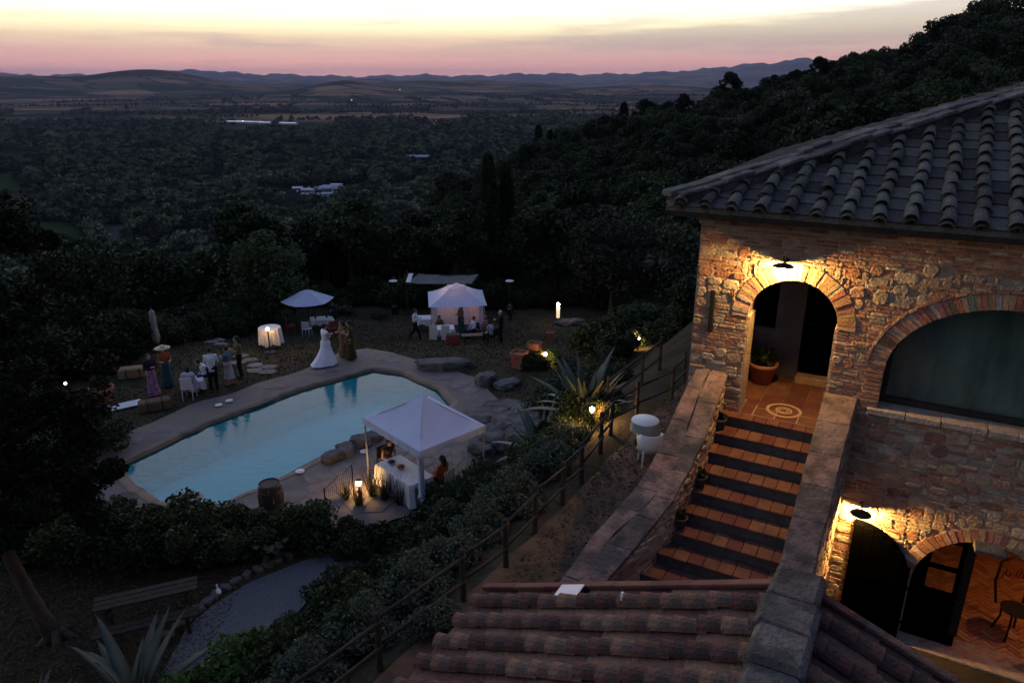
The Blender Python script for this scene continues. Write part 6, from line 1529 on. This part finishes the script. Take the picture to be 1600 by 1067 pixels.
# ------------------------------------------------------------------ wooden fence along the terrace path
FP=[(-3.0,7.0),(-1.9,8.35),(-.78,9.73),(-.10,10.6),(.42,11.59),(1.0,12.6),(1.45,13.43),(2.0,14.75),(2.35,15.7),(3.1,16.5),(4.18,17.6),(4.76,18.74)]
t=thing('path_fence','weathered post and rail fence along the garden side of the upper path','fence',(FP[4][0],FP[4][1],3.6)); FO=(FP[4][0],FP[4][1],3.6)
for i,(x,y) in enumerate(FP):
    z=G(x,y); h=1.0+random.uniform(-.05,.05); m=MB(); l=random.uniform(-.03,.03); m.tube([(x,y,z-.1),(x+l,y+l,z+h-.04),(x+l,y+l,z+h)],[.052,.045,.025],9); m.build('post',M_post,t,off=FO)
for (a,b) in zip(FP,FP[1:]):
    za,zb=G(*a),G(*b)
    for hz__ in (.88,.42):
        mx_=((a[0]+b[0])/2,(a[1]+b[1])/2,(za+zb)/2+hz__-.02); o_=random.uniform(-.03,.03)
        m=MB(); m.tube([(a[0]-.05,a[1],za+hz__+o_),mx_,(b[0]+.05,b[1],zb+hz__-o_)],[.034,.030,.027],7); m.build('rail',M_post,t,off=FO,smooth=True)
t=thing('side_fence','short dark rail fence crossing the bank beyond the round table','fence',(3.6,18.6,3.0))
SF=[(2.6,18.3),(3.7,19.3),(4.4,20.3)]
for x,y in SF: m=MB(); m.tube([(x,y,G(x,y)-.1),(x,y,G(x,y)+1.05)],[.055,.04],8); m.build('post',M_post,t,off=(3.6,18.6,3.0))
for a,b in zip(SF,SF[1:]):
    for h in (.92,.42): m=MB(); m.tube([(*a,G(*a)+h),(*b,G(*b)+h)],.036,6); m.build('rail',M_post,t,off=(3.6,18.6,3.0))
# ------------------------------------------------------------------ far buildings
M_shed=mat('far_shed_wall',(.45,.45,.47),(.38,.38,.40),.05,.8); M_shroof=mat('far_shed_roof',(.50,.53,.58),(.38,.41,.46),.06,.7); M_blue=mat('blue_shed_roof',(.22,.28,.38),(.18,.23,.32),.05,.7); M_house=mat('far_house_wall',(.42,.34,.27),(.35,.28,.22),.2,.9); M_hroof=mat('far_house_roof',(.20,.11,.08),(.15,.085,.065),.3,.9)
def shed(name,label,cat,x,y,lx,ly,h,rz,rm,wm,group=None,pitch=.12):
    t=thing(name,label,cat,(x,y,G(x,y)),rz,group); m=MB(); m.box((-lx/2,-ly/2,-2),(lx/2,ly/2,h)); m.build('wall',wm,t)
    m=MB(); e=.6; q=h+ly/2*pitch*2; V=[(-lx/2-e,-ly/2-e,h),(lx/2+e,-ly/2-e,h),(lx/2+e,0,q),(-lx/2-e,0,q),(-lx/2-e,ly/2+e,h),(lx/2+e,ly/2+e,h)]; V+=[(a,b,c-.4) for a,b,c in V]
    m.add(V,[(0,1,2,3),(3,2,5,4),(6,9,8,7),(9,10,11,8),(0,6,7,1),(4,5,11,10),(0,3,9,6),(3,4,10,9),(1,7,8,2),(2,8,11,5)]); m.build('roof',rm,t)
    for k in range(3): m=MB(); m.box((-lx*.3+k*lx*.3-1.2,-ly/2-.06,0),(-lx*.3+k*lx*.3+1.2,-ly/2-.01,h*.6)); m.build('window',M_riser,t)
    return t
rn=random.Random(3)
for i in range(15):
    x=-258+rn.uniform(0,1)*85; y=805+rn.uniform(0,1)*105; shed('warehouse','low pale roofed shed in the cluster of works buildings in the valley','warehouse',x,y,rn.uniform(9,22),rn.uniform(6,11),rn.uniform(2.5,4.2),rn.uniform(-.2,.3),rn.choice((M_shroof,M_shroof,M_blue)),M_shed,'works buildings in the valley')
for i in range(26):
    x=-262+rn.uniform(0,1)*95; y=800+rn.uniform(0,1)*120; t=thing('parked_vehicle','tiny pale vehicle parked in the works yard in the valley','vehicle',(x,y,G(x,y)+.9),rn.uniform(0,3),'vehicles parked in the works yard'); m=MB(); m.bbox((-2.1,-.9,.3),(2.1,.9,.95),.15); m.bbox((-1.2,-.8,.95),(1.3,.8,1.5),.2); m.build('body',M_white,t); m=MB(); [m.tube([(a,b-.1,.32),(a,b+.1,.32)],.32,10) for a in (-1.3,1.3) for b in (-.85,.85)]; m.build('wheels',M_black,t)
shed('barn','lone shed with pale roof left of the works buildings','barn',-345,765,16,9,3.5,.2,M_shroof,M_shed); shed('barn','small low building beside the lone shed','barn',-330,757,10,6,2.6,.1,M_shroof,M_shed)
shed('factory','long blue grey roofed factory in the valley centre','factory',-165,1330,70,34,7,-.05,M_blue,M_shed,pitch=.08); shed('factory','second blue grey hall in front of the long factory','factory',-150,1240,52,24,6,-.05,M_blue,M_shed,pitch=.08)
shed('barn','bright roofed farm shed nearer than the blue factory','barn',-182,1120,17,12,5,.1,M_shroof,M_shed); shed('barn','small pale farm shed beside the bright one','barn',-168,1100,10,8,4,0,M_shroof,M_shed)
for i in range(6): shed('greenhouse','long pale greenhouse in the bright strip on the plain','greenhouse',-880+i*40,2420-i*18,44,26,4.5,-.08,mat('greenhouse_roof',(.75,.78,.85),(.7,.73,.8),.02,.4),M_shed,'greenhouses on the plain',pitch=.1)
hn=['pale farmhouse under the dark wooded knoll on the plain','farmhouse right of the wooded knoll','farmhouse in the stubble fields','small village house near the centre of the plain','second small village house near the centre of the plain','third small village house near the centre of the plain']
for i,(x,y) in enumerate(((-1130,3300),(-1010,3360),(-620,2950),(-60,2100),(-30,2120),(0,2090))): shed('farmhouse',hn[i],'house',x,y,18,11,6,rn.uniform(-.4,.4),M_hroof,M_house,pitch=.2)
M_far=mat('far_lamp_glow',(1,.8,.5),emit=(1,.85,.6),estr=9)
for i,(x,y,l) in enumerate(((-845,2395,'bright lamp in front of the greenhouses'),(-480,1640,'distant lamp in the fields left of the blue factory'),(-290,1760,'distant lamp right of the works on the plain'),(-205,1750,'distant lamp near the village on the plain'),(-900,6200,'faint lamp high on the far slopes'),(-1000,4800,'faint lamp on the far plain below the slopes'))):
    t=thing('street_lamp',l,'lamp',(x,y,G(x,y))); m=MB(); m.tube([(0,0,0),(0,0,7)],.15,6); m.build('pole',M_black,t); m=MB(); m.ball((0,0,7.6),.75 if y<3000 else 1.6,8,6); m.build('lamp_head',M_far,t)
# ------------------------------------------------------------------ people
def capsule(mb,a,b,ra,rb,n=10):
    a,b=Vector(a),Vector(b); d=b-a; L_=d.length or 1e-4; d=d/L_; x=d.cross(Vector((0,0,1)) if abs(d.z)<.9 else Vector((1,0,0))).normalized(); y=d.cross(x); V=[];F=[]; rings=[]
    for t in (-1,-.75,-.4,0): rings.append((a+d*ra*t,ra*math.sqrt(max(0.0004,1-t*t))))
    for t in (0,.4,.75,1): rings.append((b+d*rb*t,rb*math.sqrt(max(0.0004,1-t*t))))
    for c,r in rings:
        for k in range(n): q=2*math.pi*k/n; V.append(tuple(c+(x*math.cos(q)+y*math.sin(q))*r))
    for i in range(len(rings)-1):
        for k in range(n): F.append((i*n+k,i*n+(k+1)%n,(i+1)*n+(k+1)%n,(i+1)*n+k))
    F.append(tuple(range(n-1,-1,-1))); F.append(tuple((len(rings)-1)*n+k for k in range(n))); mb.add(V,F)
def fuse(mb,name,mat_,parent,voxel,smooth=2,dec=None):
    """melt overlapping closed shapes into one continuous skin"""
    me=mb.mesh(name,mat_); o=bpy.data.objects.new(name,me); COL.objects.link(o)
    bm=bmesh.new(); bm.from_mesh(me); bmesh.ops.recalc_face_normals(bm,faces=bm.faces); bm.to_mesh(me); bm.free()
    r=o.modifiers.new('r','REMESH'); r.mode='VOXEL'; r.voxel_size=voxel; r.use_smooth_shade=True
    s=o.modifiers.new('s','SMOOTH'); s.iterations=smooth; s.factor=.5
    if dec: d=o.modifiers.new('d','DECIMATE'); d.ratio=dec
    dg=bpy.context.evaluated_depsgraph_get(); ev=o.evaluated_get(dg); nm=bpy.data.meshes.new_from_object(ev); nm.name=name
    bpy.data.objects.remove(o); 
    if not nm.materials: nm.materials.append(mat_)
    nm.polygons.foreach_set('use_smooth',[True]*len(nm.polygons))
    return link(name,nm,parent)
M_skin=mat('skin',(.40,.235,.165),(.36,.205,.14),5,.6,spec=.3); M_hair=mat('dark_hair',(.02,.014,.01),(.012,.009,.008),20,.6); M_eye=mat('eye_dark',(.02,.015,.012),rough=.3); M_lip=mat('lips',(.30,.10,.08),rough=.5)
def fabric(n,c,c2=None,s=6,**k): return mat('fabric_'+n,c,c2,s,.9,.25,30,spec=.1,**k)
def person(label,x,y,face,height=1.7,pose='stand',arms='down',top=None,long_sleeve=True,bottom=None,dress=None,hem=.06,flare=.34,hair='short',seat=.46,lean=0.0,hat=None,z=None,group=None,train=0,shoes=None,sleeveless=False,hairm=None,shawl=None):
    s=height/1.72
    t=on('person',label,'person',x,y,face,group,s)
    if z is not None: t.location.z=z
    sit=pose=='sit'; hz_=.93 if not sit else seat/s+.06
    J={}
    for sg,k in ((-1,'L'),(1,'R')):
        J['hip'+k]=(sg*.095,0,hz_)
        if sit: J['knee'+k]=(sg*.13,.43,hz_+.02); J['ank'+k]=(sg*.13,.45,hz_-.42 if hz_>.5 else .08)
        elif pose=='walk': st=.30*sg; J['knee'+k]=(sg*.09,st*.55+.05,.50); J['ank'+k]=(sg*.09,st-(.08 if st<0 else 0),.09+(.05 if st<0 else 0))
        else: J['knee'+k]=(sg*.10,.02,.50); J['ank'+k]=(sg*.105,-.02,.085)
    c,sn=math.cos(lean),math.sin(lean)
    def up(px,py,pz): return (px,py*c+pz*sn,hz_+pz*c-py*sn)   # torso space: lean forward about the hips
    J['waist']=up(0,0,.17); J['chest']=up(0,.01,.36); J['neck']=up(0,.0,.53); J['head']=up(0,.025+.05*sn,.68)
    for sg,k in ((-1,'L'),(1,'R')):
        J['sh'+k]=up(sg*.17,0,.475)
        if arms=='down': J['el'+k]=up(sg*.235,-.02,.20); J['wr'+k]=up(sg*.25,.06,-.05)
        elif arms=='forward': J['el'+k]=up(sg*.22,.10,.23); J['wr'+k]=up(sg*.14,.32,.25)
        elif arms=='hold': J['el'+k]=up(sg*.22,.05,.22); J['wr'+k]=up(sg*.06,.24,.30)
        elif arms=='one' : J['el'+k]=up(sg*.22,.12 if sg>0 else -.02,.24 if sg>0 else .2); J['wr'+k]=up(sg*.12,.36,.34) if sg>0 else up(sg*.25,.06,-.04)
        elif arms=='lap': J['el'+k]=up(sg*.23,.08,.22); J['wr'+k]=(sg*.10,.30,hz_+.12)
    b=MB()
    capsule(b,J['hipL'],J['hipR'],.105,.105); capsule(b,up(0,0,.03),J['waist'],.125,.115); capsule(b,J['waist'],J['chest'],.115,.135); capsule(b,up(-.07,0,.42),up(.07,0,.42),.10,.10)
    capsule(b,J['shL'],J['shR'],.062,.062); capsule(b,J['neck'],J['head'],.052,.05)
    H=Vector(J['head']); b.ball(tuple(H+Vector((0,0,.02))),(.074,.092,.108),14,10); b.ball(tuple(H+Vector((0,.035,-.05))),(.052,.055,.055),10,8)
    capsule(b,H+Vector((0,.085,.02)),H+Vector((0,.105,-.012)),.010,.015,8)
    for sg in (-1,1): b.ball(tuple(H+Vector((sg*.076,.0,.0))),(.012,.02,.03),8,6)
    for k,sg in (('L',-1),('R',1)):
        capsule(b,J['sh'+k],J['el'+k],.050,.038); capsule(b,J['el'+k],J['wr'+k],.038,.026)
        e,w=Vector(J['el'+k]),Vector(J['wr'+k]); d=(w-e).normalized(); sd=d.cross(Vector((0,1,0)) if abs(d.y)<.8 else Vector((0,0,1))).normalized(); fw=d.cross(sd)
        capsule(b,w,w+d*.075,.030,.036); 
        for f in range(4):
            o=(f-1.5)*.019; L_=(.060,.074,.070,.052)[f]; p0=w+d*.085+fw*o; p1=p0+d*L_*.55+sd*.006; p2=p1+d*L_*.4+sd*(.022); capsule(b,p0,p1,.0105,.010,6); capsule(b,p1,p2,.010,.0085,6)
        p0=w+d*.03+fw*-.03; p1=p0+d*.045-fw*.022; capsule(b,p0,p1,.013,.011,6); capsule(b,p1,p1+d*.03,.011,.009,6)
        capsule(b,J['hip'+k],J['knee'+k],.088,.058); capsule(b,J['knee'+k],J['ank'+k],.056,.036)
        a=Vector(J['ank'+k]); capsule(b,a+Vector((0,-.03,-.045)),a+Vector((0,.15,-.06)),.036,.026)
    fuse(b,'body',M_skin,t,.0115,1,.5)
    m=MB()
    for sg in (-1,1): m.ball(tuple(H+Vector((sg*.03,.082,.022))),(.013,.008,.008),8,6)
    m.build('eyes',M_eye,t,True); m=MB(); m.ball(tuple(H+Vector((0,.088,-.047))),(.024,.008,.008),8,6); m.build('mouth',M_lip,t,True)
    hm=MB(); hm.ball(tuple(H+Vector((0,-.014,.035))),(.086,.098,.108),14,10)
    if hair=='long': capsule(hm,H+Vector((0,-.07,.03)),H+Vector((0,-.10,-.26)),.075,.05); 
    if hair=='bun': hm.ball(tuple(H+Vector((0,-.10,.07))),(.055,.055,.055),10,8)
    fuse(hm,'hair',hairm or M_hair,t,.02,1)
    if top:
        m=MB(); capsule(m,up(-.05,0,-.03),up(.05,0,-.03),.125,.125); capsule(m,up(-.03,0,.02),J['waist'],.135,.13); capsule(m,up(-.02,0,.17),up(-.02,0,.38),.125,.15); capsule(m,up(.02,0,.17),up(.02,0,.38),.125,.15); capsule(m,up(-.09,0,.42),up(.09,0,.42),.112,.112); capsule(m,J['shL'],J['shR'],.074,.074); capsule(m,up(0,0,.48),up(0,.0,.535),.075,.062)
        for k in 'LR':
            if sleeveless: continue
            capsule(m,J['sh'+k],J['el'+k],.068,.054)
            if long_sleeve: e,w=Vector(J['el'+k]),Vector(J['wr'+k]); capsule(m,e,e.lerp(w,.93),.054,.040)
        fuse(m,'shirt',top,t,.02,1)
    if shawl:
        m=MB(); capsule(m,up(-.15,-.03,.42),up(.15,-.03,.42),.12,.12); capsule(m,up(-.2,0,.38),up(-.22,.1,.0),.09,.06); capsule(m,up(.2,0,.38),up(.22,.1,.0),.09,.06); fuse(m,'shawl',shawl,t,.022,1)
    if bottom:
        m=MB(); capsule(m,J['hipL'],J['hipR'],.122,.122); capsule(m,up(0,0,.0),up(0,0,.09),.13,.125)
        for k in 'LR': kn,an=Vector(J['knee'+k]),Vector(J['ank'+k]); capsule(m,J['hip'+k],kn,.106,.08); capsule(m,kn,kn.lerp(an,.92),.078,.062)
        fuse(m,'trousers',bottom,t,.022,1)
    if dress:
        m=MB(); V=[];F=[]; n=40; rows=12; zt=J['waist'][2]+.02
        if not sit:
            for i in range(rows+1):
                f=i/rows; zz=zt+(hem-zt)*f; r=.125+(flare-.125)*f**1.15+ (.045*math.sin(math.pi*min(1,f*3.2)) if f<.33 else 0)
                for k in range(n):
                    a=2*math.pi*k/n; fold=1+.05*f*math.sin(a*9+f)+.03*f*math.sin(a*5+1.3); tr=train*f**3*max(0,-math.sin(a)); V.append((r*fold*math.cos(a)*(1+.15*train*f),r*fold*math.sin(a)*(.92)-tr,zz))
            for i in range(rows):
                for k in range(n): F.append((i*n+k,i*n+(k+1)%n,(i+1)*n+(k+1)%n,(i+1)*n+k))
            F.append(tuple(range(n))); m.add(V,F); m.build('skirt',dress,t,True)
        else:
            capsule(m,(-.08,0,hz_),(-.12,.43,hz_+.0),.13,.12); capsule(m,(.08,0,hz_),(.12,.43,hz_+.0),.13,.12); capsule(m,(0,0,hz_),(0,.43,hz_-.02),.13,.12); capsule(m,(-.12,.46,hz_),(-.13,.47,.16),.11,.13); capsule(m,(.12,.46,hz_),(.13,.47,.16),.11,.13); capsule(m,(0,.47,hz_-.03),(0,.47,.16),.11,.13); fuse(m,'skirt',dress,t,.022,2)
    if hat:
        m=MB(); m.lathe([(.10,.13),(.105,.05),(.30,.035),(.31,.025),(.10,.03)],tuple(H+Vector((0,-.01,.045))),24); m.build('hat',hat,t,True)
    m=MB()
    for k in 'LR': a=Vector(J['ank'+k]); capsule(m,a+Vector((0,-.035,-.05)),a+Vector((0,.16,-.062)),.042,.032)
    fuse(m,'shoes',shoes or M_black,t,.014,1)
    if sit:
        pass
    return t
SW=fabric('white_shirt',(.62,.64,.70),(.55,.57,.63)); SB_=fabric('black',(.016,.016,.02),(.012,.012,.014)); SG=fabric('gown',(.74,.75,.80),(.68,.69,.75),3)
dF=lambda dx,dy: math.atan2(-dx,dy)   # facing angle for a direction
person('bride seen from behind in a long white gown with a train at the pool edge',-7.95,29.35,dF(.75,.65),1.80,top=SG,sleeveless=True,dress=SG,flare=.43,train=.32,hair='bun',arms='hold',z=.08)
person('woman in a plain tan dress facing the bride',-7.45,30.35,dF(-.5,-.5),1.66,top=fabric('tan',(.17,.115,.07)),dress=fabric('tan',(.17,.115,.07)),flare=.24,hair='long',arms='hold',sleeveless=True)
person('woman in a dark olive gold dress standing right of the bride',-7.05,30.0,dF(-.9,-.1),1.74,top=fabric('olive_gold',(.10,.068,.022),(.03,.028,.014),9),dress=fabric('olive_gold',(.10,.068,.022),(.03,.028,.014),9),flare=.27,hair='bun',arms='hold',sleeveless=True)
person('waiter in white shirt walking right across the lawn',-5.1,36.6,dF(1,-.15),1.72,'walk','hold',top=SW,bottom=SB_)
person('distant person in a white and blue top at the edge of the thicket',-19.1,40.6,dF(1,-.6),1.62,top=fabric('pale_blue',(.38,.45,.58)),long_sleeve=False,bottom=fabric('grey_trousers',(.08,.08,.09)))
person('woman with long dark hair in a purple flowered dress at the left',-13.9,26.1,dF(.6,-.5),1.72,top=fabric('dark_top',(.03,.02,.03)),dress=fabric('purple_flowers',(.12,.035,.11),(.42,.25,.38),11,),flare=.24,hair='long',arms='hold')
person('woman in orange top and teal skirt under a wide pale hat',-13.75,27.0,dF(.5,-.7),1.68,top=fabric('orange_top',(.36,.10,.045)),long_sleeve=False,dress=fabric('teal_skirt',(.035,.085,.09)),flare=.26,arms='forward',hat=fabric('straw_hat',(.55,.47,.30)))
person('man in white shirt and black trousers with his back turned on the left',-11.68,26.45,dF(-.3,1),1.84,top=SW,bottom=SB_,arms='forward')
t=folding_chair('white chair under the guest bending over the low table',-12.05,27.0,dF(-.8,-.5),M_plastic)
person('guest in white shirt and blue trousers bending forward on a chair',-12.05,27.0,dF(-.8,-.5),1.72,'sit','lap',top=SW,bottom=fabric('navy',(.02,.03,.07)),lean=.5)
folding_chair('white chair of the guest wrapped in a pale shawl',-12.4,25.85,dF(-.1,1),M_plastic)
person('seated dark haired guest wrapped in a pale lilac shawl',-12.4,25.85,dF(-.1,1),1.66,'sit','lap',top=fabric('lilac',(.42,.38,.50)),dress=fabric('lilac',(.42,.38,.50)),hair='long',shawl=fabric('lilac_shawl',(.48,.44,.52)),lean=.25)
person('woman in grey teal blouse over a pale skirt on the left',-11.3,27.1,dF(-.9,.3),1.66,top=fabric('grey_teal',(.10,.17,.20)),dress=fabric('pale_skirt',(.40,.40,.44)),flare=.22,hem=.35,arms='hold',hair='bun')
person('tall woman in a yellow and black outfit behind the others',-11.15,27.9,dF(-.8,-.4),1.80,top=fabric('ochre_top',(.14,.11,.05)),bottom=SB_,arms='hold',hair='long',long_sleeve=False)
# pavilion guests
folding_chair('pale chair under the woman in yellow beside the pavilion',-3.95,37.9,dF(.6,-.6),M_plastic)
person('seated woman in dark yellow in front of the glowing curtains',-3.95,37.9,dF(.6,-.6),1.68,'sit','lap',top=fabric('dark_yellow',(.12,.09,.02)),dress=fabric('dark_yellow',(.12,.09,.02)),hair='long')
folding_chair('white covered chair with its back to the pool left of the pavilion guests',-4.1,36.6,dF(.2,1),M_plastic,cover=True)
folding_chair('second white covered chair right next to the first',-3.45,36.35,dF(.1,1),M_plastic,cover=True)
person('standing woman in rose and teal before the lit curtain',-2.85,38.9,dF(-.6,-.4),1.82,top=fabric('rose',(.22,.10,.10)),dress=fabric('dark_teal',(.05,.09,.10)),flare=.28,hair='long',arms='hold')
folding_chair('dark chair of the guest with white blouse right of the pavilion',-2.05,37.5,dF(-.5,-.3),M_black)
person('seated guest in a white blouse right of the pavilion',-2.05,37.5,dF(-.5,-.3),1.64,'sit','lap',top=fabric('white_blouse',(.55,.56,.62)),bottom=fabric('navy',(.02,.03,.07)))
folding_chair('dark chair of the guest in pink',-1.45,38.1,dF(-.8,-.3),M_black)
person('seated guest in pink at the right of the pavilion group',-1.45,38.1,dF(-.8,-.3),1.64,'sit','lap',top=fabric('pink',(.33,.13,.12)),dress=fabric('pink',(.33,.13,.12)),hairm=fabric('fair_hair',(.30,.2,.1)))
person('standing person in a black suit with a pale collar right of the pavilion group',-.55,34.2,dF(-.9,.1),1.72,top=SB_,bottom=SB_,arms='hold',hairm=fabric('grey_hair',(.4,.38,.36)))
folding_chair('dark chair under the guest in the black and white patterned top',-.95,33.3,dF(-.7,.5),M_black)
person('seated guest in black and white pattern in front of the black suit',-.95,33.3,dF(-.7,.5),1.66,'sit','lap',top=fabric('black_white_pattern',(.65,.65,.7),(.02,.02,.02),14),bottom=SB_,lean=.3)
t=on('low_bench','long low wooden bench between the pavilion guests and the suited person','bench',-1.8,35.0,R(8)); 
for k in range(3): m=MB(); m.bbox((-.75,-.2+k*.135,.40),(.75,-.08+k*.135,.44),.008); m.build('plank',mat('pale_bench_wood',(.20,.15,.10),(.14,.1,.07),6,.8),t)
for sx in (-.6,.6): m=MB(); m.bbox((sx-.04,-.17,0),(sx+.04,.17,.40),.01); m.build('leg',M_post,t)
t=on('cloth_box','box draped in dull red cloth on the lawn before the pavilion','box',-2.9,33.9,.1); m=MB(); m.bbox((-.35,-.25,0),(.35,.25,.5),.03,.015); m.build('cloth',M_red,t); m=MB(); m.bbox((-.32,-.22,.5),(.32,.22,.54),.01); m.build('lid',M_wood_d,t)
person('child far behind the pavilion at the right',-.1,43.2,dF(-.5,-.7),1.15,top=fabric('dark_red',(.10,.03,.03)),bottom=SB_,arms='hold')
# under the pool tent
folding_chair('dark chair behind the tent table',-3.85,19.95,dF(.7,-.7),M_black,'chairs under the pool tent')
person('dark haired guest in dark dress seated behind the tent table',-3.85,19.95,dF(.7,-.7),1.72,'sit','lap',top=fabric('brown_dress',(.09,.05,.04)),dress=fabric('brown_dress',(.09,.05,.04)),hair='long',lean=.25,sleeveless=True)
folding_chair('white chair at the right end under the pool tent',-2.0,18.7,dF(-.8,.5),M_plastic,'chairs under the pool tent')
person('guest in an orange red top seated under the right side of the pool tent',-2.0,18.7,dF(-.8,.5),1.72,'sit','lap',top=fabric('orange_red',(.42,.07,.03)),bottom=SB_,hair='long')
# under the open umbrella
folding_chair('red covered chair right of the open umbrella',-10.2,39.2,dF(-.4,.6),M_red); folding_chair('white seated chair below the open umbrella',-11.5,38.9,dF(.1,1),M_plastic)
person('dark dressed guest standing under the open umbrella',-10.6,41.4,dF(-.3,-1),1.66,top=fabric('dark_grey',(.04,.04,.045)),bottom=SB_,arms='hold')
folding_chair('dull red chair at the left of the open umbrella table',-12.8,40.2,dF(.8,.2),M_red)
